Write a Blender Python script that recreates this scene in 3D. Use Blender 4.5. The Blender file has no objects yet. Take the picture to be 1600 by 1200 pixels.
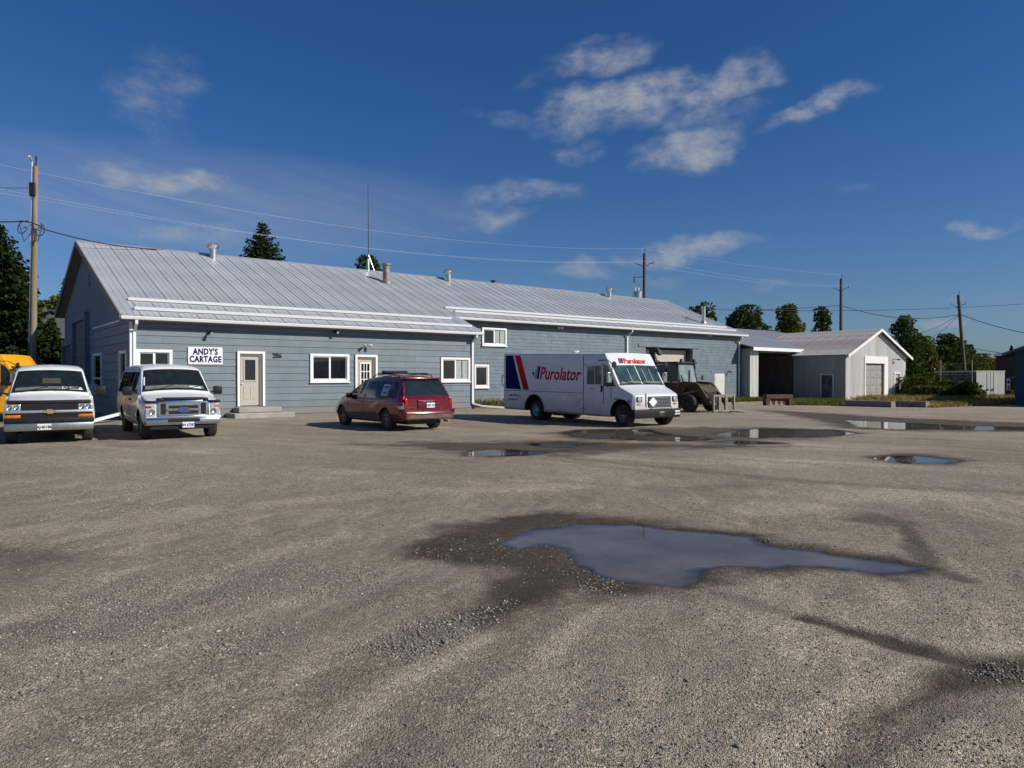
import bpy, bmesh, math, random
import numpy as np
from mathutils import Vector, Matrix
R = math.radians
PI = math.pi
scn = bpy.context.scene
col = scn.collection
random.seed(7)

# ------------------------------------------------------------------ camera
H = 1.7                                   # eye height
cam_d = bpy.data.cameras.new('camera')
cam = bpy.data.objects.new('camera', cam_d)
col.objects.link(cam)
cam_d.sensor_width = 36.0
cam_d.lens = 36.0 * 1130 / 1600
cam_d.clip_start = 0.1
cam_d.clip_end = 3000
cam.location = (0, 0, H)
cam.rotation_euler = (R(90 - 0.608), 0, 0)
scn.camera = cam

# ------------------------------------------------------------------ sun and sky
SUN_EL, SUN_AZ = 33.0, math.degrees(math.atan2(0.946, -0.323))   # azimuth from +Y towards +X
sun_d = bpy.data.lights.new('sun', 'SUN')
sun_d.energy = 5.0
sun_d.angle = R(0.5)
sun_d.color = (1.0, 0.93, 0.82)
sun = bpy.data.objects.new('sun', sun_d)
col.objects.link(sun)
sd = Vector((math.sin(R(SUN_AZ)) * math.cos(R(SUN_EL)), math.cos(R(SUN_AZ)) * math.cos(R(SUN_EL)), math.sin(R(SUN_EL))))
sun.rotation_euler = sd.to_track_quat('Z', 'Y').to_euler()
sun.location = sd * 60
scn.view_settings.view_transform = 'Standard'
scn.view_settings.look = 'None'
scn.view_settings.exposure = 0.0
scn.view_settings.gamma = 1.0
scn.view_settings.use_curve_mapping = False

world = bpy.data.worlds.new('World')
scn.world = world
world.use_nodes = True
wt = world.node_tree
wt.nodes.clear()
def wn(t, **k):
    n = wt.nodes.new(t)
    for a, b in k.items():
        setattr(n, a, b)
    return n
def wl(a, b):
    wt.links.new(a, b)
def wm(op, a, b=None, c=None):
    n = wn('ShaderNodeMath', operation=op)
    for i, x in enumerate((a, b, c)):
        if x is None:
            continue
        if isinstance(x, (int, float)):
            n.inputs[i].default_value = x
        else:
            wl(x, n.inputs[i])
    return n.outputs[0]
sky = wn('ShaderNodeTexSky', sky_type='NISHITA')
sky.sun_disc = False
sky.sun_elevation = R(SUN_EL)
sky.sun_rotation = R(SUN_AZ)
sky.altitude = 300
sky.air_density = 1.0
sky.dust_density = 0.9
sky.ozone_density = 3.0
tc = wn('ShaderNodeTexCoord')
sep = wn('ShaderNodeSeparateXYZ')
wl(tc.outputs['Generated'], sep.inputs[0])
az = wm('ARCTAN2', sep.outputs[0], sep.outputs[1])
el = wm('ARCSINE', sep.outputs[2])
def skypos(px, py):
    a = math.atan((px - 800) / 1130)
    return a, math.atan((588 - py) / 1130 * math.cos(a))
# clouds stand at fixed compass bearings and heights in the sky: (x, y, half width, half height, tilt, strength)
CLOUDS = [(940, 95, 95, 32, 14, .8), (835, 130, 90, 15, 16, .4), (985, 160, 165, 38, 12, 1.0), (880, 175, 75, 24, 8, .7),
          (1135, 130, 85, 38, 22, .9), (1085, 225, 105, 40, 6, .95), (1090, 180, 110, 34, 0, .6), (1290, 160, 100, 24, 16, .9),
          (785, 190, 70, 20, -12, .5), (900, 236, 55, 22, 0, .6), (805, 308, 115, 20, 2, .65), (770, 338, 75, 15, 0, .7),
          (250, 272, 130, 26, -4, .85), (1075, 390, 125, 24, 4, .9), (905, 416, 80, 22, 0, .75), (1553, 357, 48, 11, 2, .8),
          (245, 150, 85, 80, 0, .52), (290, 365, 120, 22, 0, .6), (1465, 508, 60, 15, 4, .75), (1195, 453, 50, 9, 0, .5),
          (1040, 430, 60, 14, 0, .4), (1320, 300, 70, 14, 0, .28), (1480, 465, 40, 10, 0, .4), (700, 330, 60, 14, 0, .3)]
tot = None
vadd = wn('ShaderNodeCombineXYZ')
wl(az, vadd.inputs[0]); wl(wm('MULTIPLY', el, 1.7), vadd.inputs[1])
warp = wn('ShaderNodeTexNoise')
warp.inputs['Scale'].default_value = 9.0
warp.inputs['Detail'].default_value = 4.0
wl(vadd.outputs[0], warp.inputs['Vector'])
wsep = wn('ShaderNodeSeparateColor')
wl(warp.outputs['Color'], wsep.inputs[0])
azw = wm('ADD', az, wm('MULTIPLY', wm('SUBTRACT', wsep.outputs[0], .5), .16))
elw = wm('ADD', el, wm('MULTIPLY', wm('SUBTRACT', wsep.outputs[1], .5), .07))
for px, py, rx, ry, tilt, st in CLOUDS:
    a0, e0 = skypos(px, py)
    k = 1.0 / 1130 * math.cos(a0) ** 1.5
    c, s = math.cos(R(tilt)), math.sin(R(tilt))
    da, de = wm('SUBTRACT', azw, a0), wm('SUBTRACT', elw, e0)
    u1 = wm('DIVIDE', wm('ADD', wm('MULTIPLY', da, c), wm('MULTIPLY', de, s)), rx * k)
    v1 = wm('DIVIDE', wm('SUBTRACT', wm('MULTIPLY', de, c), wm('MULTIPLY', da, s)), ry * k)
    d2 = wm('ADD', wm('MULTIPLY', u1, u1), wm('MULTIPLY', v1, v1))
    m = wm('MULTIPLY', wm('MAXIMUM', wm('SUBTRACT', 1.0, wm('MULTIPLY', d2, .8)), 0.0), st)
    tot = m if tot is None else wm('MAXIMUM', tot, m)
cn = wn('ShaderNodeTexNoise')
cn.inputs['Scale'].default_value = 26.0
cn.inputs['Detail'].default_value = 8.0
cn.inputs['Roughness'].default_value = .64
wl(vadd.outputs[0], cn.inputs['Vector'])
cmask = wn('ShaderNodeMapRange', interpolation_type='SMOOTHSTEP')
cmask.inputs['From Min'].default_value = .16
cmask.inputs['From Max'].default_value = 1.55
cmask.inputs['To Max'].default_value = .84
wl(wm('MULTIPLY', tot, wm('ADD', -.25, wm('MULTIPLY', cn.outputs[0], 2.7))), cmask.inputs['Value'])
# thin cirrus veil
ci = wn('ShaderNodeTexNoise')
ci.inputs['Scale'].default_value = 14.0
ci.inputs['Detail'].default_value = 6.0
civ = wn('ShaderNodeCombineXYZ')
wl(wm('ADD', wm('MULTIPLY', az, .5), wm('MULTIPLY', el, .9)), civ.inputs[0])
wl(wm('MULTIPLY', wm('SUBTRACT', el, wm('MULTIPLY', az, -.25)), 4.0), civ.inputs[1])
wl(civ.outputs[0], ci.inputs['Vector'])
a0, e0 = skypos(330, 320)
cd = wm('ADD', wm('POWER', wm('DIVIDE', wm('SUBTRACT', az, a0), .42), 2.0), wm('POWER', wm('ABSOLUTE', wm('DIVIDE', wm('SUBTRACT', el, e0), .075)), 2.0))
cim = wm('MULTIPLY', wm('MAXIMUM', wm('SUBTRACT', 1.0, cd), 0.0), wm('MULTIPLY', ci.outputs[0], .45))
allm = wm('MINIMUM', wm('ADD', cmask.outputs[0], cim), 1.0)
tint = wn('ShaderNodeMix', data_type='RGBA', blend_type='MULTIPLY')
tf = wn('ShaderNodeMapRange', interpolation_type='SMOOTHSTEP')
tf.inputs['From Min'].default_value = -.02
tf.inputs['From Max'].default_value = .42
wl(el, tf.inputs['Value'])
tcol = wn('ShaderNodeMix', data_type='RGBA')
tcol.inputs['A'].default_value = (.72, .92, 1.26, 1)
tcol.inputs['B'].default_value = (.35, .80, 1.30, 1)
wl(tf.outputs[0], tcol.inputs['Factor'])
tint.inputs['Factor'].default_value = 1.0
wl(tcol.outputs['Result'], tint.inputs['B'])
wl(sky.outputs[0], tint.inputs['A'])
cmix = wn('ShaderNodeMix', data_type='RGBA')
cmix.inputs['B'].default_value = (6.2, 6.5, 7.3, 1)
wl(allm, cmix.inputs['Factor'])
wl(tint.outputs['Result'], cmix.inputs['A'])
bg = wn('ShaderNodeBackground')
bg.inputs['Strength'].default_value = 0.060
wl(cmix.outputs['Result'], bg.inputs['Color'])
wo = wn('ShaderNodeOutputWorld')
wl(bg.outputs[0], wo.inputs[0])

# ------------------------------------------------------------------ materials
MATS = {}
def mat(name, c, rough=.5, metal=0.0, var=.10, scale=5.0, bump=0.0, bscale=40.0, spec=.5, coat=0.0, dirt=None, dirt_amt=.5, dirt_scale=2.0, streak=False, zdirt=None, objvar=0.0):
    if name in MATS:
        return MATS[name]
    m = bpy.data.materials.new(name)
    m.use_nodes = True
    t = m.node_tree
    p = t.nodes['Principled BSDF']
    L = t.links.new
    co = t.nodes.new('ShaderNodeTexCoord')
    n = t.nodes.new('ShaderNodeTexNoise')
    n.inputs['Scale'].default_value = scale
    n.inputs['Detail'].default_value = 5
    src = co.outputs['Object']
    if streak:
        mp = t.nodes.new('ShaderNodeMapping')
        mp.inputs['Scale'].default_value = (1, 1, .12)
        L(src, mp.inputs['Vector'])
        src = mp.outputs[0]
    L(src, n.inputs['Vector'])
    rp = t.nodes.new('ShaderNodeMapRange')
    rp.inputs['From Min'].default_value = .3
    rp.inputs['From Max'].default_value = .7
    L(n.outputs[0], rp.inputs['Value'])
    mx = t.nodes.new('ShaderNodeMix')
    mx.data_type = 'RGBA'
    mx.inputs['A'].default_value = tuple(max(0, x * (1 - var)) for x in c) + (1,)
    mx.inputs['B'].default_value = tuple(min(1, x * (1 + var)) for x in c) + (1,)
    L(rp.outputs[0], mx.inputs['Factor'])
    out = mx.outputs['Result']
    if dirt:
        n2 = t.nodes.new('ShaderNodeTexNoise')
        n2.inputs['Scale'].default_value = dirt_scale
        n2.inputs['Detail'].default_value = 7
        n2.inputs['Roughness'].default_value = .65
        L(src, n2.inputs['Vector'])
        r2 = t.nodes.new('ShaderNodeMapRange')
        r2.inputs['From Min'].default_value = .45
        r2.inputs['From Max'].default_value = .75
        r2.inputs['To Max'].default_value = dirt_amt
        L(n2.outputs[0], r2.inputs['Value'])
        m2 = t.nodes.new('ShaderNodeMix')
        m2.data_type = 'RGBA'
        m2.inputs['B'].default_value = tuple(dirt) + (1,)
        L(r2.outputs[0], m2.inputs['Factor'])
        L(out, m2.inputs['A'])
        out = m2.outputs['Result']
    if objvar:
        oi = t.nodes.new('ShaderNodeObjectInfo')
        r5 = t.nodes.new('ShaderNodeMapRange')
        r5.inputs['To Min'].default_value = 1 - objvar
        r5.inputs['To Max'].default_value = 1 + objvar
        L(oi.outputs['Random'], r5.inputs['Value'])
        m5 = t.nodes.new('ShaderNodeMix')
        m5.data_type = 'RGBA'
        m5.blend_type = 'MULTIPLY'
        m5.inputs['Factor'].default_value = 1
        L(out, m5.inputs['A'])
        L(r5.outputs[0], m5.inputs['B'])
        out = m5.outputs['Result']
    if zdirt:
        sx_ = t.nodes.new('ShaderNodeSeparateXYZ')
        L(co.outputs['Object'], sx_.inputs[0])
        n4 = t.nodes.new('ShaderNodeTexNoise')
        n4.inputs['Scale'].default_value = 3.0
        n4.inputs['Detail'].default_value = 7
        n4.inputs['Roughness'].default_value = .7
        L(co.outputs['Object'], n4.inputs['Vector'])
        ma = t.nodes.new('ShaderNodeMath')
        ma.operation = 'MULTIPLY_ADD'
        L(n4.outputs[0], ma.inputs[0])
        ma.inputs[1].default_value = -(zdirt[1] - zdirt[0]) * 1.6
        L(sx_.outputs[2], ma.inputs[2])
        r4 = t.nodes.new('ShaderNodeMapRange')
        r4.inputs['From Min'].default_value = zdirt[0] - (zdirt[1] - zdirt[0]) * .8
        r4.inputs['From Max'].default_value = zdirt[1] - (zdirt[1] - zdirt[0]) * .8
        r4.inputs['To Min'].default_value = zdirt[3]
        r4.inputs['To Max'].default_value = 0
        L(ma.outputs[0], r4.inputs['Value'])
        m4 = t.nodes.new('ShaderNodeMix')
        m4.data_type = 'RGBA'
        m4.inputs['B'].default_value = tuple(zdirt[2]) + (1,)
        L(r4.outputs[0], m4.inputs['Factor'])
        L(out, m4.inputs['A'])
        out = m4.outputs['Result']
    L(out, p.inputs['Base Color'])
    p.inputs['Roughness'].default_value = rough
    p.inputs['Metallic'].default_value = metal
    p.inputs['Specular IOR Level'].default_value = spec
    if coat:
        p.inputs['Coat Weight'].default_value = coat
        p.inputs['Coat Roughness'].default_value = .04
    if bump:
        b = t.nodes.new('ShaderNodeBump')
        b.inputs['Strength'].default_value = bump
        b.inputs['Distance'].default_value = .02
        n3 = t.nodes.new('ShaderNodeTexNoise')
        n3.inputs['Scale'].default_value = bscale
        n3.inputs['Detail'].default_value = 4
        L(src, n3.inputs['Vector'])
        L(n3.outputs[0], b.inputs['Height'])
        L(b.outputs[0], p.inputs['Normal'])
    MATS[name] = m
    return m

def leafmat(name, c1, c2, scale=1.2):
    if name in MATS:
        return MATS[name]
    m = bpy.data.materials.new(name)
    m.use_nodes = True
    t = m.node_tree
    t.nodes.clear()
    L = t.links.new
    g = t.nodes.new('ShaderNodeNewGeometry')
    n = t.nodes.new('ShaderNodeTexNoise')
    n.inputs['Scale'].default_value = scale
    n.inputs['Detail'].default_value = 3
    L(g.outputs['Position'], n.inputs['Vector'])
    ad = t.nodes.new('ShaderNodeMath')
    ad.operation = 'MULTIPLY_ADD'
    L(g.outputs['Random Per Island'], ad.inputs[0])
    ad.inputs[1].default_value = .5
    L(n.outputs[0], ad.inputs[2])
    mr = t.nodes.new('ShaderNodeMapRange')
    mr.inputs['From Min'].default_value = .45
    mr.inputs['From Max'].default_value = 1.0
    L(ad.outputs[0], mr.inputs['Value'])
    mx = t.nodes.new('ShaderNodeMix')
    mx.data_type = 'RGBA'
    mx.inputs['A'].default_value = tuple(c1) + (1,)
    mx.inputs['B'].default_value = tuple(c2) + (1,)
    L(mr.outputs[0], mx.inputs['Factor'])
    d = t.nodes.new('ShaderNodeBsdfDiffuse')
    tr = t.nodes.new('ShaderNodeBsdfTranslucent')
    L(mx.outputs['Result'], d.inputs[0])
    L(mx.outputs['Result'], tr.inputs[0])
    ms = t.nodes.new('ShaderNodeMixShader')
    ms.inputs[0].default_value = .25
    L(d.outputs[0], ms.inputs[1])
    L(tr.outputs[0], ms.inputs[2])
    o = t.nodes.new('ShaderNodeOutputMaterial')
    L(ms.outputs[0], o.inputs[0])
    MATS[name] = m
    return m

M = dict(
    siding=mat('blue_grey_siding_paint', (.132, .173, .208), .55, var=.10, scale=1.3, bump=.12, bscale=25, dirt=(.19, .22, .23), dirt_amt=.5, dirt_scale=.9, zdirt=(.0, .75, (.20, .18, .15), .75), objvar=.09),
    block=mat('blue_grey_block_paint', (.136, .180, .212), .5, var=.10, scale=1.1, bump=.35, bscale=18, dirt=(.27, .33, .35), dirt_amt=.35, dirt_scale=2.0, zdirt=(-.1, .9, (.20, .185, .155), .7)),
    stucco=mat('blue_grey_stucco', (.15, .2, .25), .8, var=.06, scale=1.5, bump=.2, bscale=60),
    gap=mat('dark_joint', (.03, .045, .055), .9),
    roof=mat('galvanised_roof', (.40, .425, .45), .45, .1, var=.07, scale=.5, dirt=(.30, .31, .31), dirt_amt=.5, dirt_scale=.8, objvar=.07),
    rib=mat('roof_rib_metal', (.34, .37, .42), .4, .25, var=.05),
    white=mat('white_trim_paint', (.80, .80, .78), .45, var=.04, scale=4, dirt=(.55, .53, .48), dirt_amt=.25, dirt_scale=4),
    gutter=mat('white_aluminium', (.78, .79, .80), .35, var=.05, scale=3, dirt=(.5, .47, .42), dirt_amt=.4, dirt_scale=3),
    soffit=mat('grey_brown_soffit', (.20, .18, .17), .8, var=.12),
    dark=mat('dark_interior', (.012, .012, .014), .9),
    conc=mat('grey_concrete', (.20, .185, .165), .9, var=.15, scale=3, bump=.5, bscale=25, dirt=(.2, .18, .15), dirt_amt=.6),
    steel=mat('galvanised_steel', (.55, .56, .55), .35, .8, var=.15, scale=5),
    oldsteel=mat('weathered_steel', (.28, .25, .22), .6, .5, var=.2, scale=6, dirt=(.18, .09, .05), dirt_amt=.6, dirt_scale=4),
    rust=mat('rusted_steel', (.10, .045, .028), .85, .1, var=.35, scale=8, bump=.5, bscale=50),
    black=mat('black_plastic', (.014, .014, .016), .55, var=.15, spec=.25),
    rubber=mat('tyre_rubber', (.022, .021, .020), .85, var=.2, scale=14, dirt=(.12, .10, .08), dirt_amt=.35, dirt_scale=9),
    glass=mat('dark_window_glass', (.010, .013, .014), .04, var=.3, spec=.6),
    carglass=mat('vehicle_glass', (.012, .017, .018), .05, var=.3, spec=.6),
    tealglass=mat('green_tinted_glass', (.035, .060, .062), .05, var=.5, scale=2.0, spec=.7),
    chrome=mat('chrome', (.62, .63, .64), .14, 1.0, var=.05),
    dullchrome=mat('scratched_chrome_bumper', (.42, .42, .41), .32, .9, var=.12, scale=7),
    lamp=mat('headlamp_lens', (.50, .51, .52), .12, .35, var=.3, scale=22, spec=.8),
    amber=mat('amber_lens', (.52, .15, .015), .2, var=.25, scale=25),
    redlens=mat('red_lens', (.35, .01, .012), .15, var=.2, scale=20),
    wpaint=mat('white_vehicle_paint', (.80, .81, .81), .25, var=.03, scale=2, coat=.5, dirt=(.5, .47, .42), dirt_amt=.2, dirt_scale=2.5, zdirt=(.3, .85, (.25, .225, .19), .55)),
    tpaint=mat('white_truck_paint', (.64, .65, .67), .3, var=.03, scale=2, coat=.3, dirt=(.5, .48, .45), dirt_amt=.3, dirt_scale=1.3, zdirt=(.25, 1.05, (.26, .235, .20), .6)),
    ypaint=mat('yellow_vehicle_paint', (.80, .36, .01), .35, var=.05, coat=.3),
    redpaint=mat('dark_red_metallic_paint', (.17, .010, .022), .22, .35, var=.10, scale=3, coat=.5, dirt=(.16, .06, .06), dirt_amt=.35, dirt_scale=3, zdirt=(.2, .75, (.16, .12, .105), .75)),
    gold=mat('gold_graphic_vinyl', (.62, .40, .13), .5, var=.35, scale=4),
    grey=mat('grey_vinyl', (.22, .22, .2), .5, var=.2),
    navy=mat('navy_print', (.008, .010, .10), .85, var=.1, spec=.08),
    pred=mat('red_print', (.55, .015, .025), .8, var=.06, spec=.1),
    ink=mat('black_print', (.015, .015, .02), .5),
    plate=mat('plate_white', (.75, .76, .76), .4, var=.04),
    dash=mat('grey_dashboard', (.13, .135, .12), .7, var=.2),
    paper=mat('paper', (.62, .66, .58), .8, var=.08),
    ovalblue=mat('blue_enamel', (.02, .06, .28), .2, var=.1),
    gbadge=mat('gold_badge', (.55, .40, .12), .3, .6, var=.1),
    beige=mat('beige_door_panel', (.44, .41, .35), .6, var=.06),
    doorbeige=mat('taupe_door_paint', (.44, .40, .345), .5, var=.04),
    jamb=mat('brown_grey_jamb', (.16, .14, .12), .7, var=.1),
    corr=mat('weathered_shaded_corrugated_steel', (.36, .36, .35), .5, .25, var=.12, scale=1.5, dirt=(.22, .19, .15), dirt_amt=.6, dirt_scale=1.8, streak=True, objvar=.12),  # darker copy with shade of sun-averted walls in the colour, plus weathering
    corrw=mat('white_sunlit_corrugated_steel', (.68, .68, .65), .5, .1, var=.10, scale=1.5, dirt=(.36, .32, .26), dirt_amt=.7, dirt_scale=1.6, streak=True, objvar=.08),  # lighter copy for sunlit fronts, their light painted into the colour
    rustroof=mat('rusting_roof_steel', (.36, .36, .36), .55, .3, var=.12, scale=1.0, dirt=(.20, .10, .06), dirt_amt=.85, dirt_scale=.55),
    wood=mat('weathered_pole_wood', (.215, .18, .13), .9, var=.25, scale=5, bump=.4, bscale=30, streak=True),
    dark_wood_shade=mat('dark_pole_wood_and_bay_shade', (.10, .08, .065), .9, var=.25, scale=5, streak=True),  # pole wood; the same dark tone paints shade on the bay's sheets
    bark=mat('bark', (.09, .07, .055), .95, var=.3, scale=8, bump=.6, bscale=20),
    wire=mat('aluminium_wire', (.50, .54, .58), .4, .3, var=.03),
    cable=mat('black_cable', (.02, .02, .022), .7),
    shingle=mat('grey_shingle_roof', (.10, .10, .10), .9, var=.25, scale=12),
    dshingle=mat('dark_shingle_roof', (.035, .038, .045), .9, var=.25, scale=12),
    cladding=mat('white_cladding', (.68, .67, .62), .7, var=.06),
    bluewall=mat('dark_blue_siding', (.022, .068, .115), .8, var=.1, spec=.2),
    brown=mat('dark_brown_siding', (.045, .025, .022), .8, var=.2),
    peel=mat('chalky_white_steel', (.66, .65, .60), .7, var=.08, scale=2.5, dirt=(.48, .44, .36), dirt_amt=.5, dirt_scale=3, streak=True),
    dpanel=mat('dark_steel_and_painted_shade', (.06, .06, .066), .6, .2, var=.3, scale=2, dirt=(.28, .30, .33), dirt_amt=.6, dirt_scale=1.5),  # dark steel; also paints shade on container side, conduit foot and shed bay
    machine=mat('dirty_yellow_machine_paint', (.060, .034, .012), .7, var=.35, scale=4, dirt=(.05, .035, .025), dirt_amt=.8, dirt_scale=2.4),
    machdark=mat('greasy_black_steel', (.025, .022, .020), .6, .2, var=.3),
    mirror=mat('mirror_glass', (.5, .52, .55), .08, 1.0, var=.05),
)
spruce = leafmat('spruce_needles', (.012, .025, .010), (.050, .072, .022), .7)
leafA = leafmat('dark_broad_leaves', (.022, .044, .011), (.080, .110, .026), .8)
leafB = leafmat('olive_leaves', (.045, .066, .014), (.15, .145, .032), .8)
leafC = leafmat('bush_leaves', (.030, .046, .014), (.12, .125, .036), 1.3)
grassM = leafmat('green_grass', (.065, .085, .018), (.17, .17, .045), 1.5)
dryM = leafmat('dry_grass', (.19, .15, .045), (.42, .32, .11), 1.5)

# ------------------------------------------------------------------ mesh helpers
class MB:
    def __init__(s):
        s.v, s.f, s.m = [], [], []
    def add(s, vs, fs, mi=0):
        o = len(s.v)
        s.v += [tuple(x) for x in vs]
        for f in fs:
            s.f.append(tuple(i + o for i in f)); s.m.append(mi)
        return s
    def box(s, a, b, mi=0, rot=None, at=(0, 0, 0)):
        x0, y0, z0 = a; x1, y1, z1 = b
        vs = [(x0, y0, z0), (x1, y0, z0), (x1, y1, z0), (x0, y1, z0), (x0, y0, z1), (x1, y0, z1), (x1, y1, z1), (x0, y1, z1)]
        if rot is not None:
            vs = [rot @ Vector(v) + Vector(at) for v in vs]
        return s.add(vs, [(0, 3, 2, 1), (4, 5, 6, 7), (0, 1, 5, 4), (1, 2, 6, 5), (2, 3, 7, 6), (3, 0, 4, 7)], mi)
    def cbox(s, c, d, mi=0):
        return s.box([c[i] - d[i] / 2 for i in range(3)], [c[i] + d[i] / 2 for i in range(3)], mi)
    def bevbox(s, a, b, r, mi=0):
        bm = bmesh.new()
        bmesh.ops.create_cube(bm, size=1.0)
        for v in bm.verts:
            v.co = Vector([(a[i] + b[i]) / 2 + v.co[i] * (b[i] - a[i]) for i in range(3)])
        bmesh.ops.bevel(bm, geom=list(bm.edges), offset=r, segments=2, affect='EDGES', profile=.5)
        bm.verts.index_update()
        s.add([v.co.copy() for v in bm.verts], [[v.index for v in f.verts] for f in bm.faces], mi)
        bm.free()
        return s
    def bar(s, p, q, w, h, mi=0, up=(0, 0, 1)):
        p, q = Vector(p), Vector(q)
        d = (q - p).normalized()
        u = Vector(up)
        sx = d.cross(u)
        if sx.length < 1e-4:
            sx = d.cross(Vector((0, 1, 0)))
        sx.normalize()
        u = sx.cross(d).normalized()
        vs = []
        for e in (p, q):
            for a, b in ((-1, -1), (1, -1), (1, 1), (-1, 1)):
                vs.append(e + sx * (a * w / 2) + u * (b * h / 2))
        return s.add(vs, [(0, 1, 2, 3), (7, 6, 5, 4), (0, 4, 5, 1), (1, 5, 6, 2), (2, 6, 7, 3), (3, 7, 4, 0)], mi)
    def tube(s, pts, r, n=8, mi=0, cap=True):
        pts = [Vector(p) for p in pts]
        rs = r if isinstance(r, (list, tuple)) else [r] * len(pts)
        vs, fs = [], []
        prev = None
        for i, p in enumerate(pts):
            d = (pts[min(i + 1, len(pts) - 1)] - pts[max(i - 1, 0)]).normalized()
            if prev is None:
                a = d.cross(Vector((0, 0, 1)))
                if a.length < .05:
                    a = d.cross(Vector((1, 0, 0)))
            else:
                a = prev - d * prev.dot(d)
                if a.length < 1e-4:
                    a = d.cross(Vector((0, 0, 1)))
            a.normalize(); prev = a
            b = d.cross(a)
            for k in range(n):
                t = 2 * PI * k / n
                vs.append(p + (a * math.cos(t) + b * math.sin(t)) * rs[i])
        for i in range(len(pts) - 1):
            for k in range(n):
                k2 = (k + 1) % n
                fs.append((i * n + k, i * n + k2, (i + 1) * n + k2, (i + 1) * n + k))
        if cap:
            fs.append(tuple(range(n))[::-1])
            fs.append(tuple((len(pts) - 1) * n + k for k in range(n)))
        return s.add(vs, fs, mi)
    def lathe(s, prof, n=16, c=(0, 0, 0), axis='z', mi=0):
        vs, fs = [], []
        for r, h in prof:
            for k in range(n):
                t = 2 * PI * k / n
                a, b = r * math.cos(t), r * math.sin(t)
                v = (a, b, h) if axis == 'z' else ((a, h, b) if axis == 'y' else (h, a, b))
                vs.append((v[0] + c[0], v[1] + c[1], v[2] + c[2]))
        for i in range(len(prof) - 1):
            for k in range(n):
                k2 = (k + 1) % n
                fs.append((i * n + k, i * n + k2, (i + 1) * n + k2, (i + 1) * n + k))
        return s.add(vs, fs, mi)
    def prism(s, poly, depth, fn, mi=0):
        # poly: 2-D outline; fn(a, b, t) -> point, t = 0 or depth
        n = len(poly)
        vs = [fn(a, b, 0) for a, b in poly] + [fn(a, b, depth) for a, b in poly]
        fs = [tuple(range(n))[::-1], tuple(range(n, 2 * n))] + [(i, (i + 1) % n, n + (i + 1) % n, n + i) for i in range(n)]
        return s.add(vs, fs, mi)
    def build(s, name, mats, parent=None, smooth=None, fix=True):
        me = bpy.data.meshes.new(name)
        me.from_pydata(s.v, [], s.f)
        if not isinstance(mats, (list, tuple)):
            mats = [mats]
        for m_ in mats:
            me.materials.append(m_)
        if len(mats) > 1:
            me.polygons.foreach_set('material_index', s.m)
        if fix:
            bm = bmesh.new(); bm.from_mesh(me)
            bmesh.ops.recalc_face_normals(bm, faces=bm.faces)
            bm.to_mesh(me); bm.free()
        if smooth:
            me.polygons.foreach_set('use_smooth', [True] * len(me.polygons))
            me.set_sharp_from_angle(angle=R(smooth))
        me.update()
        o = bpy.data.objects.new(name, me)
        col.objects.link(o)
        if parent is not None:
            o.parent = parent
        return o

def empty(name, loc, rz=0, label=None, cat=None, group=None):
    o = bpy.data.objects.new(name, None)
    o.empty_display_size = .3
    col.objects.link(o)
    o.location = loc
    o.rotation_euler = (0, 0, rz)
    return tag(o, label, cat, group)
def tag(o, label=None, cat=None, group=None, kind=None):
    if label: o['label'] = label
    if cat: o['category'] = cat
    if group: o['group'] = group
    if kind: o['kind'] = kind
    return o
def copy_of(o, parent=None, loc=None):
    c = o.copy()
    col.objects.link(c)
    if parent is not None: c.parent = parent
    if loc is not None: c.location = loc
    return c
def copy_tree(o, parent=None):
    c = copy_of(o, parent)
    for ch in list(o.children):
        copy_tree(ch, c)
    return c

def text_on(body, size, org, right, up, m, name, parent, shear=0.0, bold=0.0, depth=.004, align='LEFT', sx=1.0, space=1.0):
    cu = bpy.data.curves.new(name, 'FONT')
    cu.body = body
    cu.size = size
    cu.shear = shear
    cu.offset = bold
    cu.space_character = space
    cu.extrude = depth / 2
    cu.align_x = align
    cu.resolution_u = 2
    tmp = bpy.data.objects.new(name, cu)
    col.objects.link(tmp)
    dg = bpy.context.evaluated_depsgraph_get()
    me = bpy.data.meshes.new_from_object(tmp.evaluated_get(dg))
    col.objects.unlink(tmp)
    bpy.data.objects.remove(tmp)
    r, u = Vector(right).normalized(), Vector(up).normalized()
    nrm = r.cross(u)
    org = Vector(org)
    for v in me.vertices:
        v.co = org + r * (v.co.x * sx) + u * v.co.y + nrm * v.co.z
    me.materials.clear()
    me.materials.append(m)
    me.name = name
    o = bpy.data.objects.new(name, me)
    col.objects.link(o)
    o.parent = parent
    return o

# ------------------------------------------------------------------ numpy noise
def vnoise(x, y, sc, seed):
    x = np.asarray(x) * sc; y = np.asarray(y) * sc
    xi = np.floor(x).astype(np.int64); yi = np.floor(y).astype(np.int64)
    fx = x - xi; fy = y - yi
    fx = fx * fx * (3 - 2 * fx); fy = fy * fy * (3 - 2 * fy)
    def h(a, b):
        n = (a * 374761393 + b * 668265263 + seed * 1442695041) & 0xffffffff
        n = ((n ^ (n >> 13)) * 1274126177) & 0xffffffff
        return ((n ^ (n >> 16)) & 0xffff) / 65535.0
    return (h(xi, yi) * (1 - fx) + h(xi + 1, yi) * fx) * (1 - fy) + (h(xi, yi + 1) * (1 - fx) + h(xi + 1, yi + 1) * fx) * fy
def fbm(x, y, sc, seed, o=4):
    t = 0; a = .5; s = 0
    for i in range(o):
        t = t + a * vnoise(x, y, sc * 2 ** i, seed + i * 17); s += a; a *= .5
    return t / s
def sstep(a, b, x):
    t = np.clip((x - a) / (b - a), 0, 1)
    return t * t * (3 - 2 * t)
def gp(px, py):
    Y = H * 1130 / (py - 588.0)
    return ((px - 800) / 1130 * Y, Y)
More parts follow.
